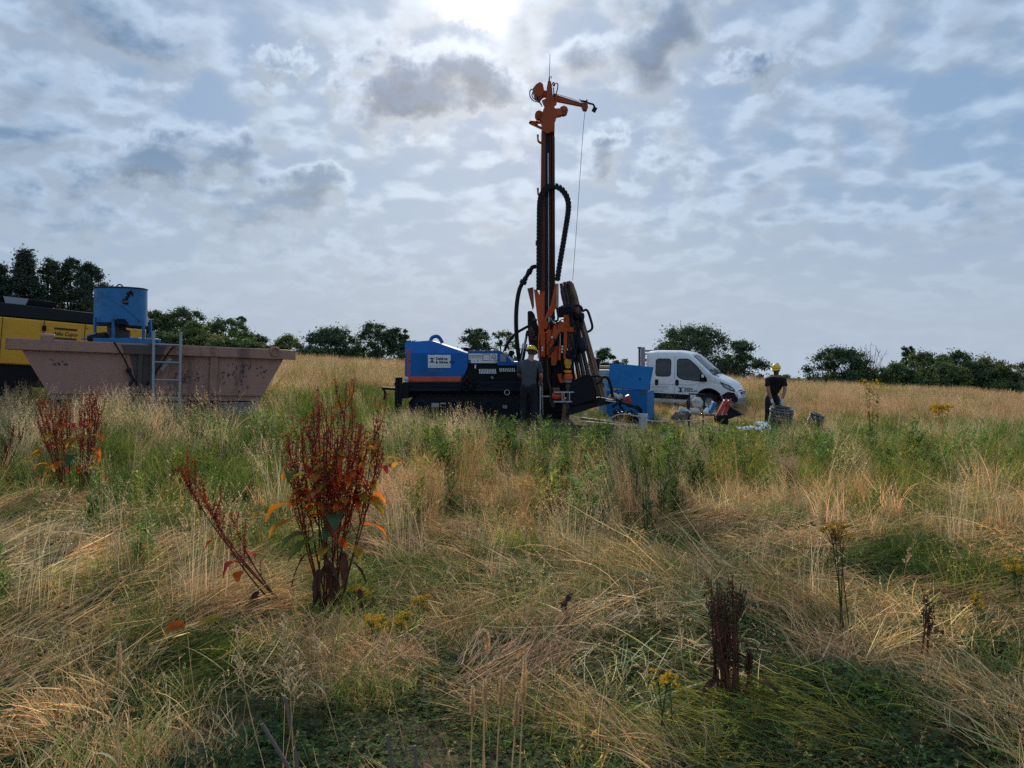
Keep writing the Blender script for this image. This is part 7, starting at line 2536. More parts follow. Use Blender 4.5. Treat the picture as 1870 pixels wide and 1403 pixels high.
        tag(o, lab, cat, 'sacks in the junk heap' if cat == 'sack' else 'bundles in the junk heap')
    o = MB().prism([P(1294, 757, d - .1), P(1300, 758, d - .1), P(1309, 737, d), P(1303, 734.5, d)], (.02, .25, .02)).build('board', M['blue_box'], None, bevel=.01)
    tag(o, 'bright blue board leaning in the junk heap', 'board')
    for i, (off, lab) in enumerate(((0, 'red plastic can leaning, left one of the pair by the truck bumper'), (9.5, 'red plastic can leaning, right one of the pair by the truck bumper'))):
        c = P(1311 + off, 756, d - .2)
        root = empty('jerry_can', (c.x, c.y, c.z), lab, 'can', 'red cans')
        MB().prism([P(1309.5 + off, 757.5, d - .2 + i * .1), P(1316 + off, 759.5, d - .2 + i * .1), P(1330.0 + off * .8, 734, d - .05 + i * .1), P(1323 + off * .8, 730.5, d - .05 + i * .1)], (.02, .17, .01)).build('can_body', M['red'], root, bevel=.018)
        MB().cyl(P(1326 + off * .8, 732, d + .02 + i * .1), P(1328 + off * .8, 729, d + .02 + i * .1), .03).build('cap', M['red'], root)
    tb = MB()
    p = P(1320, 770, d - .3)
    gz = G(p.x, p.y)
    tb.prism([P(1312, 759, d - .4), P(1331, 758, d - .4), P(1330, 776, d - .4), P(1314, 774, d - .4)], (0, .5, 0))
    tb.build('trough', M['black'], None, bevel=.02)
    tag(bpy.data.objects['trough'], 'black trough under the red cans', 'trough')
    ml = MB()
    ml.beam(P(1276, 757, d - .35), P(1316, 759, d - .35), .07, .05)
    tag(ml.build('beam', M['rust'], None, bevel=.006), 'short rusty beam lying left of the black trough', 'beam')
    ml = MB().beam(P(1330, 740, d), P(1360, 758, d - .1), .05, .03)
    tag(ml.build('pole', M['grey_wood'], None), 'grey pole slanting down to the right of the red cans', 'pole')
    ml = MB().prism([P(1327, 743, d + .05), P(1333, 741, d + .05), P(1356, 758, d + .02), P(1330, 766, d + .02)], (0, .05, 0))
    tag(ml.build('tarpaulin', M['rubber'], None), 'black sheet under the slanting grey pole', 'sheet')
    bk = MB()
    bk.beam(P(1313, 718, d + .4), P(1320, 736, d + .3), .03, .03); bk.beam(P(1308, 724, d + .4), P(1334, 727, d + .4), .025, .025); bk.beam(P(1336, 722, d + .4), P(1342, 738, d + .3), .025, .025)
    tag(bk.build('tripod', M['black'], None), 'black metal stand between the red cans and the truck bumper', 'stand')
    gh = MB()
    c = P(1381, 772, 18.6)
    for k in range(4):
        gh.ring((c.x, c.y + .05, G(c.x, c.y) + .06 + .028 * k), (.1 * (k - 1.5), .12, 1), .165 + .012 * math.sin(k * 2), .019, 26, 7)
    tag(gh.build('garden_hose', M['green_hose'], None), 'coiled green hose on the grass left of the ribbed coils', 'hose')
    for i, (x, y, dd, w, lab) in enumerate(((1388, 776, 17.6, .13, 'white crumpled cloth next to the green hose'), (1378, 785, 17.2, .12, 'white cloth scrap midway along the trail of cloths'), (1398, 781, 17.3, .10, 'white cloth scrap below the tall ribbed coil'), (1359, 794, 16.9, .13, 'white cloth nearest the viewer, at the lower end of the trail'))):
        c = P(x, y, dd)
        gz = max(G(c.x, c.y) + .10, c.z)
        n = 9
        vs, fs = [], []
        for a in range(n):
            for b in range(n):
                u, v = (a / (n - 1) - .5), (b / (n - 1) - .5)
                q = Vector((u * 9, v * 9, i * 5.1))
                vs.append((c.x + u * w * 2 + .03 * mnoise.noise(q), c.y + v * w * 2 + .03 * mnoise.noise(q + Vector((9, 0, 0))), gz + .05 + .11 * mnoise.noise(q * .55 + Vector((2, 2, 2))) - .10 * (u * u + v * v)))
        for a in range(n - 1):
            for b in range(n - 1):
                fs.append((a * n + b, a * n + b + 1, (a + 1) * n + b + 1, (a + 1) * n + b))
        o = MB().add(vs, fs).build('cloth', M['cloth'], None, angle=60)
        so = o.modifiers.new('thick', 'SOLIDIFY'); so.thickness = .004
        tag(o, lab, 'cloth', 'white cloths on the grass')
    # hose at the left edge, stakes in front
    o = MB().tube([(-6.6, 8.95, .10), (-6.0, 9.0, .12), (-5.7, 9.03, .11), (-5.35, 9.05, .07), (-4.9, 9.2, .04)], .045, 10).build('black_pipe', M['rubber'], None)
    tag(o, 'black plastic pipe lying in the grass at the left picture edge', 'pipe')
    stakes = [((520, 1270), (531, 1345), 2.35, .006, 'grey weathered stick standing among oat stalks, the taller of two'), ((478, 1322), (522, 1398), 2.15, .0065, 'grey weathered stick leaning to the left at the bottom of the picture'),
              ((708, 1342), (716, 1420), 2.1, .006, 'short grey stake at the bottom edge, left of its pair'), ((757, 1362), (760, 1425), 2.08, .006, 'short grey stake at the bottom edge, right of its pair')]
    for a, b, dd, r, lab in stakes:
        pa, pb = P(*a, dd), P(*b, dd)
        pb = pa + (pb - pa) * ((pa.z + .05) / max(.05, pa.z - pb.z))
        m = MB().tube([pb, pa.lerp(pb, .5) + Vector((.008, 0, 0)), pa], (r * 1.2, r * .8), 7, True, 3)
        o = m.build('wooden_stake', M['grey_wood'], None, angle=60)
        tag(o, lab, 'stake', 'weathered sticks in the foreground')


# ------------------------------------------------------------------ single plants
def lmat(name, c, trans=.4, var=.35, c2=None, scale=18):
    def f(t):
        co = t.n('ShaderNodeTexCoord').outputs['Object']
        n = t.noise(co, scale, 4, .6).outputs[0]
        a = tuple(x * (1 - var) for x in c); b = tuple(min(1, x * (1 + var)) for x in c)
        q = t.mix(t.rng(n, .35, .65), a, b)
        if c2:
            q = t.mix(t.rng(t.noise(co, scale * .55, 3, .5).outputs[0], .48, .58, 0, 1, True), q, c2)
        return q
    return leaf_mat(name, trans, .7, fixed=f, gloss=.02)


PM = {'dock_seed': lmat('dock_seed', (.230, .024, .014), .55, .5, (.40, .065, .016), 30), 'dock_stem': lmat('dock_stem', (.15, .05, .03), .1), 'leaf_red': lmat('dock_leaf_red', (.55, .045, .035), .6, .3, (.62, .14, .02), 9),
      'leaf_orange': lmat('dock_leaf_orange', (.85, .19, .015), .72, .25, (.55, .28, .03), 10), 'leaf_yellow': lmat('dock_leaf_yellow', (.46, .33, .03), .6, .3, (.50, .16, .02), 8),
      'leaf_green': lmat('dock_leaf_green', (.055, .115, .045), .4, .3, (.13, .15, .03), 7), 'leaf_dead': lmat('dock_leaf_dead', (.060, .024, .014), .3, .4), 'straw': lmat('dry_stem', (.66, .50, .29), .4, .2),
      'straw_head': lmat('grass_head', (.68, .53, .32), .35, .25), 'wheat': lmat('wheat_ear', (.78, .57, .33), .5, .3), 'weed_green': lmat('weed_leaf', (.085, .15, .045), .4, .3), 'weed_dark': lmat('weed_dark', (.045, .05, .030), .3, .4),
      'flower': lmat('yellow_flower', (.74, .48, .02), .4, .2), 'flower_brown': lmat('faded_flower', (.58, .33, .03), .3, .4), 'flower_white': lmat('white_flower', (.75, .76, .72), .4, .1), 'dead_brown': lmat('dead_plant', (.115, .062, .042), .2, .4), 'pink': lmat('pink_grass', (.56, .38, .28), .35, .2)}


def qmesh(name, c, u, v, mat, parent):
    vs, fs = quads(np.asarray(c), np.asarray(u), np.asarray(v))
    org = np.array(ORG[parent.name])
    o, me = np_mesh(name, vs - org, fs, mat)
    finish(o, parent)
    o['kind'] = 'stuff'
    return o


def leaf_blade(parent, base, az, length, width, droop, mat, curl=.25, name='leaf', rise=.5, twist=0.0):
    """one big leaf: rises from the stem, arches over and hangs, folded along the midrib"""
    n, m = 9, 5
    droop = min(droop, rise + 1.45)
    base = Vector(base)
    p = base.copy()
    vs = []
    d = Vector((math.cos(az), math.sin(az), 0))
    s0 = Vector((-math.sin(az), math.cos(az), 0))
    th = rise
    for i in range(n):
        t = i / (n - 1)
        dirv = d * math.cos(th) + Vector((0, 0, 1)) * math.sin(th)
        nrm = -d * math.sin(th) + Vector((0, 0, 1)) * math.cos(th)
        a = twist * t
        s = s0 * math.cos(a) + nrm * math.sin(a)
        nn = nrm * math.cos(a) - s0 * math.sin(a)
        w = width * (math.sin(math.pi * min(1, .06 + t * .94)) ** .8) * (1.15 - .5 * t) * .5 + .002
        for k in range(m):
            q = -1 + 2 * k / (m - 1)
            wob = .12 * width * math.sin(t * 14 + k * 2.1 + az * 3) * abs(q)
            vs.append(p + s * (q * w) + nn * (abs(q) * w * curl + wob * .6))
        p = p + dirv * (length / (n - 1))
        th -= droop / (n - 1)
    fs = [(i * m + k, (i + 1) * m + k, (i + 1) * m + k + 1, i * m + k + 1) for i in range(n - 1) for k in range(m - 1)]
    return MB().add(vs, fs).build(name, mat, parent, angle=180)


def curve_pts(a, b, bow, n=10):
    a, b = Vector(a), Vector(b)
    return [a.lerp(b, i / (n - 1)) + Vector(bow) * math.sin(math.pi * i / (n - 1)) for i in range(n)]


def dock(name, label, base, tips, seed, leaves=(), h0=.42, dens=1.0, side=7, seed_mat='dock_seed', group='red dock plants'):
    """dock: stems that carry steep side twigs set with whorls of dark red seeds; tips = list of tip positions (world)"""
    g = np.random.default_rng(seed)
    rr = random.Random(seed)
    base = Vector(base)
    root = empty(name, base, label, 'dock plant', group)
    for tip in tips:
        tip = Vector(tip)
        b0 = base + Vector((rr.uniform(-.06, .06), rr.uniform(-.06, .06), -.02))
        H = (tip - b0).length
        mid = Vector(((b0.x + tip.x) / 2 + (tip.x - b0.x) * .12, (b0.y + tip.y) / 2, 0)) - Vector(((b0.x + tip.x) / 2, (b0.y + tip.y) / 2, 0))
        cp = curve_pts(b0, tip, mid, 12)
        st = MB().tube(cp, (.0065, .0022), 6, False).build('stem', PM['dock_stem'], root)
        tw = MB()
        C, U, V = [], [], []

        def whorls(pts, r0, step=.012):
            for a, b in zip(pts, pts[1:]):
                L = (b - a).length
                k = max(1, int(L / step * dens))
                ax = (b - a).normalized()
                for i in range(k):
                    q = a.lerp(b, (i + rr.random() * .6) / k)
                    for j in range(5):
                        d = Vector(g.normal(0, 1, 3)); d = (d - ax * d.dot(ax)).normalized()
                        s = r0 * rr.uniform(.7, 1.5)
                        c = q + d * s * .9 + ax * rr.uniform(-.004, .004)
                        u = (d * .6 + ax * rr.uniform(-.8, .3)).normalized() * s * .62
                        v = u.cross(Vector(g.normal(0, 1, 3))).normalized() * s * .50
                        C.append(c); U.append(u); V.append(v)
        whorls(cp[8:], .0095)
        for i in range(side):
            f = rr.uniform(h0, .90)
            k = min(10, int(f * 11))
            s = cp[k].lerp(cp[k + 1], f * 11 - k)
            ln = H * rr.uniform(.10, .24) * (1.25 - f * .5)
            az = rr.uniform(0, 6.28)
            e = s + Vector((math.cos(az) * ln * .32, math.sin(az) * ln * .32, ln)) + (tip - b0).normalized() * ln * .12
            q = curve_pts(s, e, (math.cos(az) * ln * .09, math.sin(az) * ln * .09, -.01), 6)
            tw.tube(q, (.003, .0014), 5, False)
            whorls(q[1:], .0085)
        if side:
            tw.build('twig', PM['dock_stem'], st)
        qmesh('seed_head', C, U, V, PM[seed_mat], st)
    for i, (pos, az, ln, wd, droop, col, rise) in enumerate(leaves):
        leaf_blade(root, pos, az, ln, wd, droop, PM[col], rise=rise, twist=rr.uniform(-.9, .9))
    return root


def gp(px, py):
    """ground point under a pixel"""
    d = 1.6 * FPX / max(20, py - HY)
    for _ in range(12):
        x = (px - HX) * d / FPX
        d = (CAM_H - G(x, d)) * FPX / (py - HY)
    x = (px - HX) * d / FPX
    return Vector((x, d, G(x, d)))


def make_docks():
    rr = random.Random(2)
    # the big plant left of the middle
    b = gp(598, 1128)
    d = b.y
    tips = [(524, 792, .05), (533, 812, -.05), (548, 762, .1), (560, 752, -.1), (571, 742, .0), (584, 738, .15), (596, 746, -.12), (606, 742, .1), (617, 758, -.05), (633, 700, .05), (645, 745, -.1), (652, 770, .1), (668, 782, .0), (690, 748, .08), (693, 812, -.08), (540, 832, .12), (590, 790, -.2), (612, 800, .2), (640, 810, -.2)]
    leaves = []
    for px, py, az, ln, wd, dr, col, rise in ((612, 940, -1.35, .22, .11, 2.2, 'leaf_green', .5), (584, 985, -2.4, .25, .10, 1.3, 'leaf_green', .1), (560, 978, 3.3, .19, .08, 1.6, 'leaf_green', .2), (605, 955, -1.2, .16, .085, 2.9, 'leaf_red', .3),
                                              (612, 985, -.8, .13, .08, 1.3, 'leaf_red', .2), (655, 920, -.3, .20, .11, 2.6, 'leaf_yellow', .5), (662, 960, -.4, .24, .10, 2.6, 'leaf_orange', .3), (545, 925, 3.4, .24, .09, 2.8, 'leaf_yellow', .4), (538, 955, 3.6, .20, .075, 2.7, 'leaf_orange', .2),
                                              (545, 870, 2.9, .14, .07, 2.2, 'leaf_orange', .6), (560, 895, -2.2, .15, .06, 2.0, 'leaf_orange', .5), (588, 890, -1.5, .13, .06, 2.2, 'leaf_orange', .7), (630, 880, -1.1, .12, .06, 2.4, 'leaf_orange', .5), (650, 880, -.5, .14, .055, 2.2, 'leaf_red', .5),
                                              (575, 840, -1.9, .12, .05, 2.0, 'leaf_orange', .8), (640, 1000, -.9, .16, .09, 2.6, 'leaf_yellow', .3), (600, 1000, -1.8, .14, .075, 2.4, 'leaf_yellow', .3), (620, 965, -2.0, .18, .09, 1.8, 'leaf_green', .5),
                                              (560, 1010, -2.6, .22, .045, 1, 'leaf_dead', -.9), (628, 1010, -1.3, .24, .05, 1, 'leaf_dead', -.9), (582, 1040, -1.6, .22, .045, 1, 'leaf_dead', -.9), (610, 1050, -1.0, .2, .045, 1, 'leaf_dead', -.9), (666, 905, .2, .15, .055, 1.9, 'leaf_orange', .4)):
        leaves.append((P(px, py, d - .03), az, ln, wd, dr, col, rise))
    for i in range(85):
        px, py = rr.gauss(608, 42), rr.triangular(815, 975, 880)
        leaves.append((P(px, py, d + rr.uniform(-.12, .08)), rr.uniform(-3.1, .2), rr.uniform(.08, .17), rr.uniform(.04, .075), rr.uniform(1.4, 2.6), rr.choice(('leaf_orange', 'leaf_orange', 'leaf_orange', 'leaf_red', 'leaf_yellow', 'leaf_yellow', 'leaf_green')), rr.uniform(.3, 1.0)))
    for i in range(14):
        px, py = rr.gauss(602, 26), rr.uniform(985, 1085)
        leaves.append((P(px, py, d + rr.uniform(-.12, .08)), rr.uniform(-3.1, .2), rr.uniform(.08, .19), rr.uniform(.018, .038), rr.uniform(.4, 1.2), rr.choice(('leaf_dead', 'leaf_dead', 'leaf_dead', 'leaf_green', 'leaf_orange')), rr.uniform(-1.0, -.2)))
    dock('dock_plant', 'tall dark red dock with many upright seed spikes, largest in the foreground', b, [P(x, y, d + o) for x, y, o in tips], 11, leaves, .42, .58, 12)
    # the leaning stalk to its left
    b2 = gp(560, 1110) + Vector((-.05, -.1, 0))
    d2 = b2.y
    dock('dock_plant', 'dark red dock stalk leaning far to the left of the largest dock', b2, [P(326, 852, d2 - .2), P(352, 872, d2 - .1), P(378, 918, d2 - .15), P(420, 935, d2)], 12,
         [(P(432, 1028, d2 - .1), -1.7, .20, .05, 2.6, 'leaf_red', .6), (P(436, 1045, d2 - .1), -1.3, .11, .06, 2.4, 'leaf_orange', .3), (P(470, 1080, d2 - .12), -1.8, .22, .07, 1, 'leaf_dead', -.9), (P(400, 985, d2 - .1), -2.2, .12, .04, 2.4, 'leaf_red', .3), (P(455, 1010, d2 - .08), -.8, .10, .04, 2.4, 'leaf_red', .5)], .34, 1.0, 6)
    # the pair in front of the skip
    b3 = gp(120, 905)
    d3 = b3.y
    lv = [(P(x, y, d3 - .05), az, ln, wd, dr, col, .3) for x, y, az, ln, wd, dr, col in ((78, 825, 2.8, .20, .08, 2.0, 'leaf_orange'), (74, 832, 3.0, .24, .10, 2.2, 'leaf_yellow'), (95, 870, 3.3, .22, .09, 1.6, 'leaf_red'), (125, 775, -1.6, .16, .07, 2.4, 'leaf_orange'), (128, 803, -1.3, .18, .08, 2.3, 'leaf_orange'),
                                                                                      (104, 795, -2.0, .16, .08, 2.3, 'leaf_yellow'), (140, 800, -1.4, .18, .09, 2.0, 'leaf_yellow'), (118, 845, -1.7, .2, .09, 2.4, 'leaf_orange'), (140, 830, -1.5, .26, .12, 2.2, 'leaf_green'), (104, 855, -1.9, .2, .09, 2.2, 'leaf_yellow'))]
    for i in range(16):
        lv.append((P(rr.gauss(112, 16), rr.uniform(765, 870), d3 + rr.uniform(-.1, .1)), rr.uniform(-3.1, .2), rr.uniform(.08, .18), rr.uniform(.04, .07), 2.0, rr.choice(('leaf_orange', 'leaf_red', 'leaf_yellow')), rr.uniform(.2, .8)))
    dock('dock_plant', 'dark red dock with orange leaves, in front of the slanting left end of the skip', b3, [P(x, y, d3 + rr.uniform(-.15, .15)) for x, y in ((72, 738), (80, 725), (92, 730), (101, 742), (110, 733), (120, 726), (127, 740), (86, 760), (112, 760), (66, 752))], 13, lv, .42, .75, 8)
    b4 = gp(150, 908)
    d4 = b4.y
    lv = [(P(x, y, d4 - .05), az, ln, wd, dr, col, .3) for x, y, az, ln, wd, dr, col in ((155, 770, -1.5, .14, .06, 2.2, 'leaf_red'), (172, 795, -.4, .15, .07, 2.2, 'leaf_orange'), (168, 820, -.5, .18, .07, 2.3, 'leaf_orange'), (170, 832, -.6, .16, .08, 2.4, 'leaf_orange'), (152, 850, -1.5, .15, .09, 2.2, 'leaf_red'), (165, 855, -.4, .26, .09, 1.6, 'leaf_yellow'), (186, 872, -.6, .12, .07, 2.4, 'leaf_orange'), (160, 795, -1.2, .14, .06, 2.4, 'leaf_yellow'))]
    for i in range(10):
        lv.append((P(rr.gauss(160, 9), rr.uniform(770, 870), d4 + rr.uniform(-.1, .1)), rr.uniform(-3.1, .2), rr.uniform(.07, .15), rr.uniform(.035, .06), 2.0, rr.choice(('leaf_orange', 'leaf_red', 'leaf_yellow')), rr.uniform(.2, .8)))
    dock('dock_plant', 'slim upright red dock beside the one with orange leaves, before the concrete block', b4, [P(x, y, d4 + rr.uniform(-.1, .1)) for x, y in ((150, 722), (156, 728), (163, 720), (170, 724), (177, 732), (182, 740), (160, 742), (170, 750))], 14, lv, .42, .75, 8)
    b5 = gp(345, 800)
    dock('dock_plant', 'small red dock with one orange leaf at the foot of the ladder', b5, [P(344, 718, b5.y), P(348, 728, b5.y + .1)], 15, [(P(347, 752, b5.y), -.6, .22, .13, 2.0, 'leaf_orange', .5), (P(340, 762, b5.y), 3.4, .24, .12, 2.0, 'leaf_yellow', .5)], .5, .6, 5)
    b6 = gp(308, 792)
    dock('dock_plant', 'thin red dock spike half hidden by grass left of the ladder foot', b6, [P(308, 716, b6.y), P(304, 726, b6.y + .1)], 16, [], .5, .6, 5)
    b7 = gp(643, 770)
    dock('dock_plant', 'small bright red dock in the pale grass between skip and rig', b7, [P(641, 690, b7.y), P(646, 695, b7.y + .1), P(638, 705, b7.y)], 17, [(P(644, 715, b7.y), -1, .2, .1, 2, 'leaf_orange', .5)], .4, .6, 5, 'leaf_red')
    b8 = gp(-8, 890)
    dock('dock_plant', 'brown dock stalk bending right at the left picture edge', b8, [P(26, 776, b8.y), P(48, 770, b8.y + .1), P(18, 800, b8.y)], 18, [], .45, .7, 5, 'leaf_dead')


def stalk(name, label, pts, r, kind, seed, cat='grass stalk', group=None, head=.3, size=1.0, droop=0.0):
    """a single grass or cereal stem; pts from the root to the tip"""
    rr = random.Random(seed)
    g = np.random.default_rng(seed)
    pts = [Vector(p) for p in pts]
    root = empty(name, pts[0], label, cat, group)
    tmp = MB().tube(pts, r, 4, True, 6)
    ctr = [sum((tmp.v[i * 4 + k] for k in range(4)), Vector()) / 4 for i in range(len(tmp.v) // 4)]
    MB().tube(pts, (r, r * .6), 6, True, 6).build('stem', PM['straw'], root)
    # cumulative length
    cum = [0]
    for a, b in zip(ctr, ctr[1:]):
        cum.append(cum[-1] + (b - a).length)

    def at(s):
        for i in range(1, len(cum)):
            if cum[i] >= s:
                f = (s - cum[i - 1]) / max(1e-6, cum[i] - cum[i - 1])
                return ctr[i - 1].lerp(ctr[i], f), (ctr[i] - ctr[i - 1]).normalized()
        return ctr[-1], (ctr[-1] - ctr[-2]).normalized()
    L = cum[-1]
    C, U, V = [], [], []
    if kind == 'wheat':
        n = int(head / .0045)
        for i in range(n):
            p, ax = at(L - head + head * i / n)
            for j in range(4):
                t = j * math.pi / 2 + (i % 2) * .785 + rr.uniform(-.2, .2)
                s = ax.orthogonal().normalized()
                dv = s * math.cos(t) + ax.cross(s) * math.sin(t)
                k = size * (1 - .55 * (i / n) ** 3)
                C.append(p + dv * .0055 * k); U.append((ax * .9 + dv * .42).normalized() * .0075 * k); V.append(ax.cross(dv).normalized() * .0036 * k)
                if j % 2 == 0:
                    C.append(p + dv * .0050 * k); U.append((ax * .9 + dv * .42).normalized() * .0075 * k); V.append(dv * .0030 * k)
        qmesh('ear', C, U, V, PM['wheat'], root)
        a, ax = at(L * .35)
        leaf_blade(root, a, rr.uniform(0, 6.28), .16, .008, 2.2, PM['straw'], 0.1, 'leaf', 1.0)
    else:
        tw = MB()
        n = int(26 * head / .2)
        for i in range(n):
            f = i / n
            p, ax = at(L - head * (1 - f))
            az = rr.uniform(0, 6.28)
            s = ax.orthogonal().normalized()
            dv = s * math.cos(az) + ax.cross(s) * math.sin(az)
            ln = (.055 * (1 - f) + .012) * size * rr.uniform(.5, 1.2)
            e = p + ax * ln * .85 + dv * ln * (.55 if kind == 'oat' else .28) - Vector((0, 0, droop * ln))
            tw.tube([p, e], .0006 * size, 4, False)
            for j in range(4):
                q = p.lerp(e, .45 + .6 * j / 4)
                u = ((e - p).normalized() + Vector(g.normal(0, .22, 3))).normalized()
                k = size * rr.uniform(.7, 1.2)
                C.append(q); U.append(u * .0095 * k); V.append(u.cross(Vector(g.normal(0, 1, 3))).normalized() * .0027 * k)
        st = tw.build('branch', PM['straw'], root)
        qmesh('panicle', C, U, V, PM['straw_head'], root)
    return root


def make_stalks():
    # wheat in the middle of the bottom edge
    W = 'ears of wheat at the bottom edge'
    for i, (tx, ty, bx, d, hd, lab, hook) in enumerate((
            (882, 1160, 893, 2.30, .085, 'wheat stalk with its ear nodding to the left, tallest at the bottom edge', 1), (916, 1232, 902, 2.15, .085, 'wheat stalk with an upright ear, centre of the wheat group', 0), (863, 1252, 862, 2.15, .08, 'wheat stalk with a slim ear, leftmost of the wheat group', 0),
            (958, 1200, 946, 2.05, .12, 'wheat stalk with the longest thick ear, right side of the wheat group', 0), (945, 1262, 922, 2.0, .09, 'wheat stalk leaning right into the longest ear', 0), (885, 1240, 886, 2.25, .07, 'wheat stalk with a short ear hidden behind the nodding one', 0))):
        tp = P(tx, ty, d)
        gx = (bx - HX) * d / FPX
        b = Vector((gx, d + .03, G(gx, d)))
        pts = [b, b.lerp(tp, .5) + Vector((-.006, 0, 0)), b.lerp(tp, .92) + (Vector((.012, 0, .01)) if hook else Vector())]
        pts += [tp + Vector((.006, 0, .012)), tp + Vector((-.012, -.01, .0))] if hook else [tp]
        stalk('wheat_stalk', lab, pts, .0025, 'wheat', 40 + i, 'wheat', W, hd, 1.2)
    tp = P(218, 1172, 2.5)
    gx = (216 - HX) * 2.5 / FPX
    stalk('wheat_stalk', 'lone wheat stalk at the lower left, in front of swirled straw', [Vector((gx, 2.52, G(gx, 2.5))), Vector((gx, 2.5, tp.z * .5)), tp], .0025, 'wheat', 50, 'wheat', W, .09, 1.15)
    # oat like grasses
    Og = 'loose headed grass stalks in the foreground'
    L = [(430, 1142, 500, 1400, 2.5, .20, 'leaning loose grass head at the lower left, over dark clover'), (520, 1118, 505, 1400, 2.5, .20, 'upright grass head at the lower left, beside the leaning one'), (545, 1190, 470, 1420, 2.3, .16, 'grass stalk leaning right above the grey sticks'),
         (528, 1222, 540, 1420, 2.2, .10, 'single straw with a thin head right of the grey sticks'), (330, 1010, 352, 1300, 3.2, .15, 'thin pale grass stalk left of the fallen orange leaf'), (205, 955, 232, 1060, 5.0, .28, 'grass stalk with pale head at the left, above the swirled straw'),
         (236, 975, 228, 1060, 5.0, .22, 'grass stalk beside the pale head at the left'), (575, 1165, 620, 1330, 2.9, .10, 'short grass head low in front of the big dock'), (985, 925, 1000, 1030, 5.8, .40, 'feathery pale grass head just right of the picture middle'),
         (1018, 930, 1010, 1020, 6.0, .30, 'second feathery grass head right of the picture middle'), (1282, 985, 1330, 1120, 4.6, .34, 'tall pale grass head above the dark dead plant'), (1215, 1080, 1190, 1240, 3.7, .22, 'wispy grass head left of the dark dead plant'),
         (1085, 1060, 1060, 1200, 3.9, .22, 'wispy grass head between the wheat and the dark dead plant'), (960, 1000, 1030, 1120, 4.6, .30, 'leaning grass head in the middle of the fallen straw'), (1735, 980, 1800, 1090, 5.0, .30, 'pale grass head arching at the right, near yellow flowers'),
         (1800, 1010, 1850, 1080, 5.2, .24, 'drooping grass head at the right picture edge'), (1500, 940, 1440, 1060, 5.4, .2, 'thin grass stalk left of the brown topped flower'), (700, 1150, 740, 1330, 2.9, .16, 'grass head lying to the left below the small yellow flowers'),
         (1660, 1000, 1650, 1100, 4.9, .2, 'thin straw stalk right of the brown topped flower'), (1240, 1130, 1270, 1300, 3.2, .2, 'pale grass head just left of the dark dead plant, lower down'), (60, 1010, 90, 1150, 4.4, .2, 'thin grass head near the left picture edge'), (820, 1030, 860, 1130, 4.5, .18, 'thin pale grass head above the nodding wheat')]
    for i, (tx, ty, bx, by, d, hd, lab) in enumerate(L):
        tp = P(tx, ty, d)
        gx = (bx - HX) * d / FPX
        b = Vector((gx, d + .05, G(gx, d + .05)))
        bow = Vector(((gx - tp.x) * -.22, 0, .05))
        stalk('grass_stalk', lab, [b, b.lerp(tp, .5) + bow, tp], .0017, 'oat', 60 + i, 'grass stalk', Og, hd * min(1, (tp.z - b.z) * 1.1 + .25), .78 + d * .06, .25)


def umbel_plant(name, label, base, stems, seed, flower, leaf='weed_green', cat='wildflower', group=None, fl=30, spread=.10, fsize=.006, leafn=40, stem_mat='dead_brown', lsize=.03):
    """several stems with narrow leaves and a flat head of small flowers"""
    rr = random.Random(seed)
    g = np.random.default_rng(seed)
    base = Vector(base)
    root = empty(name, base, label, cat, group)
    for tip in stems:
        tip = Vector(tip)
        b0 = base + Vector((rr.uniform(-.03, .03), rr.uniform(-.03, .03), -.02))
        pts = curve_pts(b0, tip, (rr.uniform(-.02, .02), 0, 0), 8)
        m = MB().tube(pts, (.0035, .002), 6, False)
        H = (tip - b0).length
        C, U, V = [], [], []
        for i in range(7):
            az = i * 2.4 + rr.random()
            e = tip + Vector((math.cos(az) * spread * rr.uniform(.4, 1), math.sin(az) * spread * rr.uniform(.4, 1), rr.uniform(-.01, .03)))
            m.tube([pts[6].lerp(pts[7], .2), e], .0012, 4, False)
            for k in range(fl // 7 + 1):
                c = e + Vector(g.normal(0, spread * .18, 3)) * Vector((1, 1, .5)).length * .6
                nrm = Vector((g.normal(0, .4), g.normal(0, .4), 1)).normalized()
                a = nrm.orthogonal().normalized()
                s = fsize * rr.uniform(.7, 1.3)
                for ang in (0, .785):
                    u = a * math.cos(ang) + nrm.cross(a) * math.sin(ang)
                    C.append(c); U.append(u * s); V.append(nrm.cross(u) * s * .55)
        st = m.build('stem', PM[stem_mat], root)
        qmesh('flower_head', C, U, V, PM[flower], st)
        if leafn:
            C, U, V = [], [], []
            for k in range(leafn):
                f = rr.uniform(.15, .95)
                i = min(6, int(f * 7)); p = pts[i].lerp(pts[i + 1], f * 7 - i)
                az = rr.uniform(0, 6.28)
                ln = lsize * rr.uniform(.6, 1.2)
                u = Vector((math.cos(az), math.sin(az), rr.uniform(0, .8))).normalized()
                C.append(p + u * ln); U.append(u * ln); V.append(u.cross(Vector((0, 0, 1))).normalized() * ln * .22)
            qmesh('foliage', C, U, V, PM[leaf], st)
    return root


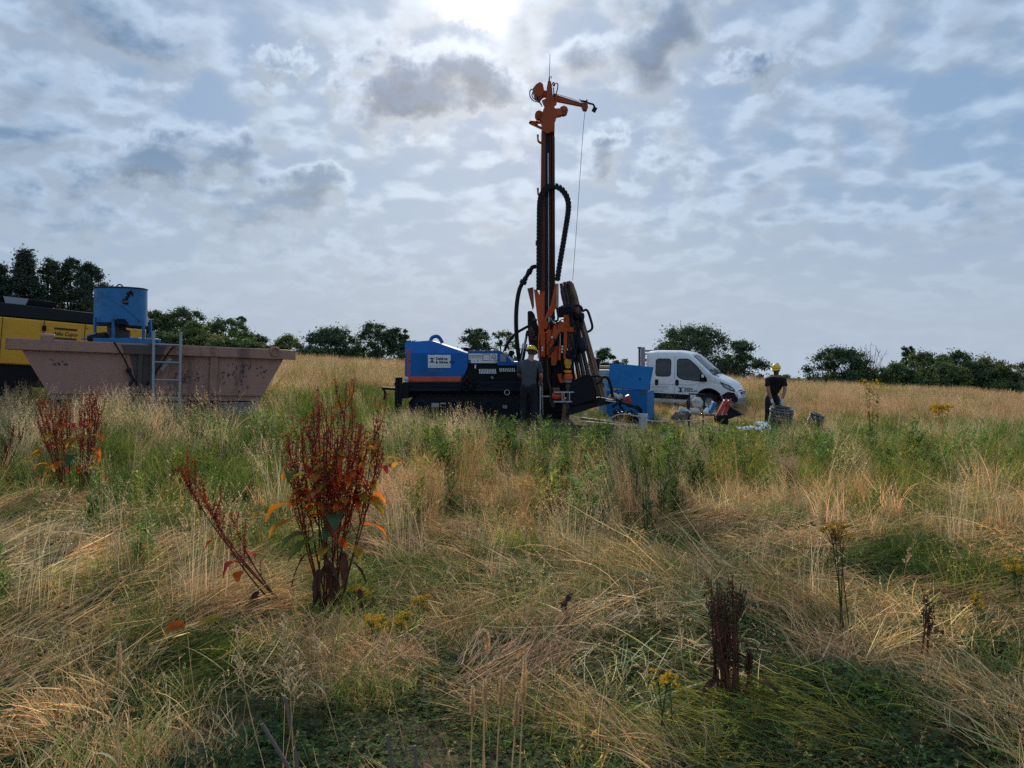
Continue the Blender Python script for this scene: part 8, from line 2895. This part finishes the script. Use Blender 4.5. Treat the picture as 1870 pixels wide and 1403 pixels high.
def make_flowers():
    u = umbel_plant
    b = gp(1545, 1175); d = b.y
    u('wildflower', 'tall wildflower with a brownish yellow flat top on reddish stems, right of the middle', b, [P(1524, 965, d), P(1532, 968, d + .05), P(1518, 975, d), P(1540, 985, d + .04)], 1, 'flower_brown', fl=70, spread=.06, fsize=.009, leafn=60, lsize=.016)
    b = gp(1725, 815); d = b.y
    u('ragwort', 'flat topped yellow ragwort in the grass at the right', b, [P(x, y, d + o) for x, y, o in ((1706, 746, .1), (1714, 744, -.1), (1722, 743, .1), (1731, 744, 0), (1718, 747, .2), (1712, 752, -.2))], 2, 'flower', 'leaf_yellow', fl=90, spread=.12, fsize=.022, leafn=36, stem_mat='weed_green', lsize=.04)
    b = gp(1592, 850); d = b.y
    root = u('tall_weed', 'tall weed with bare twigs rising above the lone round tree', b, [P(1588, 700, d), P(1596, 706, d + .1), P(1604, 712, d - .1), P(1580, 712, d)], 3, 'flower', fl=40, spread=.16, fsize=.016, leafn=46, stem_mat='weed_green', lsize=.05)
    tw = MB()
    rr = random.Random(6)
    for tx, ty in ((1581, 628), (1590, 634), (1600, 632), (1570, 632), (1607, 640), (1620, 640), (1594, 650), (1576, 648), (1612, 655), (1601, 660)):
        s = P(1590 + rr.uniform(-3, 3), 690 - rr.uniform(0, 22), d)
        e = P(tx, ty, d + rr.uniform(-.15, .15))
        q = curve_pts(s, e, (rr.uniform(-.04, .04), 0, -.03), 7)
        tw.tube(q, (.0042, .0022), 5, False)
        for i in range(5):
            p = q[rr.randrange(2, 7)]
            tw.tube([p, p + Vector((rr.uniform(-.09, .09), rr.uniform(-.06, .06), rr.uniform(.02, .09)))], .0018, 4, False)
    tw.tube([P(1591, 705, d), P(1590, 670, d)], .004, 5, False)
    tw.build('bare_twig', PM['dead_brown'], root)
    for i, (x, y, by, lab, n) in enumerate(((1212, 1245, 1350, 'yellow flowering weed at the bottom, right of the wheat', 2), (1862, 1035, 1110, 'yellow flowers at the right picture edge', 3), (690, 1135, 1190, 'small yellow flowers below and right of the largest dock', 3), (735, 1130, 1180, 'second clump of small yellow flowers right of the largest dock', 3),
                                           (660, 1075, 1120, 'small yellow flowers tucked against the largest dock', 2), (770, 1095, 1135, 'small orange yellow flowers above the nodding wheat', 2), (75, 1075, 1110, 'tiny yellow flowers near the left picture edge', 2), (1790, 1100, 1140, 'yellow flowers low at the right, left of the edge clump', 2))):
        b = gp(x, by); d = b.y
        u('yellow_flower', lab, b, [P(x + rr.uniform(-14, 14), y + rr.uniform(-8, 12), d + rr.uniform(-.08, .08)) for _ in range(n + 1)], 20 + i, 'flower', fl=34, spread=.045, fsize=.0105, leafn=44, stem_mat='weed_green', lsize=.018, group='small yellow wildflowers')
    # dead dark plants
    for i, (x, ty, by, n, w, lab) in enumerate(((1328, 1050, 1285, 15, 30, 'dark dead plant of upright stems at the lower right'), (1368, 1165, 1290, 2, 10, 'small dead stem just right of the dark dead plant'), (1690, 1080, 1215, 2, 8, 'thin dead brown stalk at the right'), (1040, 1090, 1130, 4, 24, 'dark dead seed stalk leaning in the fallen straw, right of the middle'))):
        b = gp(x, by); d = b.y
        dock('dead_plant', lab, b, [P(x + rr.uniform(-w, w), ty + rr.uniform(0, 60) * (1 if n > 5 else .4), d + rr.uniform(-.12, .12)) for _ in range(n)], 30 + i, [(P(x + rr.uniform(-20, 20), by - rr.uniform(40, 120), d), rr.uniform(0, 6.28), .14, .035, 1.2, 'leaf_dead', .2) for _ in range(5 if n > 5 else 1)], .30, .20, 5, 'weed_dark', 'dead plants in the foreground')
    # green leafy weeds that stand out
    for i, (x, ty, by, lab) in enumerate(((1186, 850, 985, 'tall leafy green weed right of the middle, before the fallen grass'), (1210, 830, 960, 'tall narrow green weed beside the leafy one right of the middle'), (1160, 812, 930, 'green weed below the planks'), (822, 862, 935, 'green thistle like weed in the brown grass left of the middle'), (945, 778, 850, 'green weed in front of the man at the rig'),
                                         (985, 790, 860, 'broad green weed before the clamp of the rig'), (1095, 810, 880, 'green weed left of the bucket, in front of the planks'), (1235, 870, 950, 'bluish green weed left of the pale plume'), (1448, 840, 905, 'green weed beside the round pale plume'), (1395, 855, 920, 'leafy green weed between the two pale plumes'))):
        b = gp(x, by); d = b.y
        rr2 = random.Random(90 + i)
        root = empty('green_weed', b, lab, 'weed', 'leafy green weeds')
        for k in range(4):
            tip = P(x + rr2.uniform(-13, 13), ty + rr2.uniform(0, 30), d + rr2.uniform(-.1, .1))
            pts = curve_pts(b + Vector((rr2.uniform(-.04, .04), 0, -.02)), tip, (rr2.uniform(-.03, .03), 0, 0), 8)
            st = MB().tube(pts, (.0045, .002), 5, False).build('stem', PM['weed_green'], root)
            C, U, V = [], [], []
            for q in range(34):
                f = rr2.uniform(.12, 1)
                j = min(6, int(f * 7)); p = pts[j].lerp(pts[j + 1], f * 7 - j)
                az = q * 2.4
                ln = .055 * (1.15 - f * .75) * rr2.uniform(.7, 1.2)
                uu = Vector((math.cos(az), math.sin(az), rr2.uniform(.1, .9))).normalized()
                C.append(p + uu * ln); U.append(uu * ln); V.append(uu.cross(Vector((0, 0, 1))).normalized() * ln * .22)
            qmesh('foliage', C, U, V, PM['weed_green'], st)
    # pale plumes
    for i, (x, ty, by, wd, lean, lab) in enumerate(((1268, 800, 905, 30, -.10, 'plume of pale pinkish grass leaning left, nearer the bucket'), (1436, 822, 905, 30, .0, 'rounded plume of pale pinkish grass right of the leaning one'))):
        b = gp(x + 18, by); d = b.y
        rr2 = random.Random(70 + i)
        g = np.random.default_rng(70 + i)
        root = empty('grass_plume', b, lab, 'grass', 'pale plumes of grass')
        sm = MB()
        C, U, V = [], [], []
        for k in range(46):
            tip = P(x + rr2.gauss(0, wd * .42), ty + abs(rr2.gauss(0, 26)), d + rr2.uniform(-.15, .15))
            pts = curve_pts(b + Vector((rr2.uniform(-.10, .10), rr2.uniform(-.1, .1), 0)), tip, (-lean * .3, 0, .04), 7)
            sm.tube(pts, (.0016, .0009), 3, False)
            for q in range(34):
                f = rr2.uniform(.55, 1.0)
                j = min(5, int(f * 6)); p = pts[j].lerp(pts[j + 1], f * 6 - j)
                uu = (Vector(g.normal(0, .35, 3)) + (pts[j + 1] - pts[j]).normalized()).normalized()
                C.append(p + Vector(g.normal(0, .013, 3))); U.append(uu * .011); V.append(uu.cross(Vector(g.normal(0, 1, 3))).normalized() * .0024)
        sm.build('stem', PM['straw'], root)
        qmesh('plume', C, U, V, PM['pink'], root)
    # fallen orange leaf and the green one beside it
    p = gp(325, 1196)
    root = leaf_blade_thing('fallen_leaf', 'bright orange dock leaf lying on dark clover at the lower left', p + Vector((-.05, -.04, .14)), .2, .10, .075, .5, 'leaf_orange')
    p = gp(372, 1186)
    leaf_blade_thing('fallen_leaf', 'dull yellow green dock leaf right of the orange one', p + Vector((-.03, -.02, .13)), .5, .13, .045, .4, 'leaf_yellow')


def leaf_blade_thing(name, label, base, az, ln, wd, droop, col):
    n, m = 8, 5
    p = Vector(base)
    vs = []
    th = .35
    d = Vector((math.cos(az), math.sin(az), 0)); s = Vector((-math.sin(az), math.cos(az), .45)).normalized()
    for i in range(n):
        t = i / (n - 1)
        w = wd * math.sin(math.pi * min(1, .08 + t * .90)) ** .6 * .5 + .001
        for k in range(m):
            q = -1 + 2 * k / (m - 1)
            vs.append(p + s * (q * w) + Vector((0, 0, abs(q) * w * .25)))
        p = p + (d * math.cos(th) + Vector((0, 0, 1)) * math.sin(th)) * ln / (n - 1)
        th -= droop / (n - 1)
    o = MB().add(vs, [(i * m + k, (i + 1) * m + k, (i + 1) * m + k + 1, i * m + k + 1) for i in range(n - 1) for k in range(m - 1)]).build(name, PM[col], None, angle=180)
    tag(o, label, 'leaf', 'fallen leaves')
    return o
# ------------------------------------------------------------------ put it together: large things first
grow_trees()
make_skip()
make_mixer()
make_compressor()
make_rig()
make_rods()
make_van()
make_chest()
make_driller()
make_helper()
make_ladder()
make_bits()
make_docks()
make_stalks()
make_flowers()
KEEP_OUT.append([(-2.75, 18.55), (1.0, 18.55), (1.0, 20.2), (-2.75, 20.2)])
KEEP_OUT.append([(2.6, 20.9), (3.9, 20.9), (3.9, 21.8), (2.6, 21.8)])
KEEP_OUT.append([(.45, 17.4), (1.9, 17.4), (1.9, 18.4), (.45, 18.4)])
KEEP_OUT.append([(1.75, 17.2), (3.05, 17.2), (3.05, 18.3), (1.75, 18.3)])
KEEP_OUT.append([(3.7, 18.2), (5.6, 18.2), (5.6, 19.6), (3.7, 19.6)])
KEEP_OUT.append([(6.5, 19.1), (7.4, 19.1), (7.4, 20.4), (6.5, 20.4)])
grow_field()
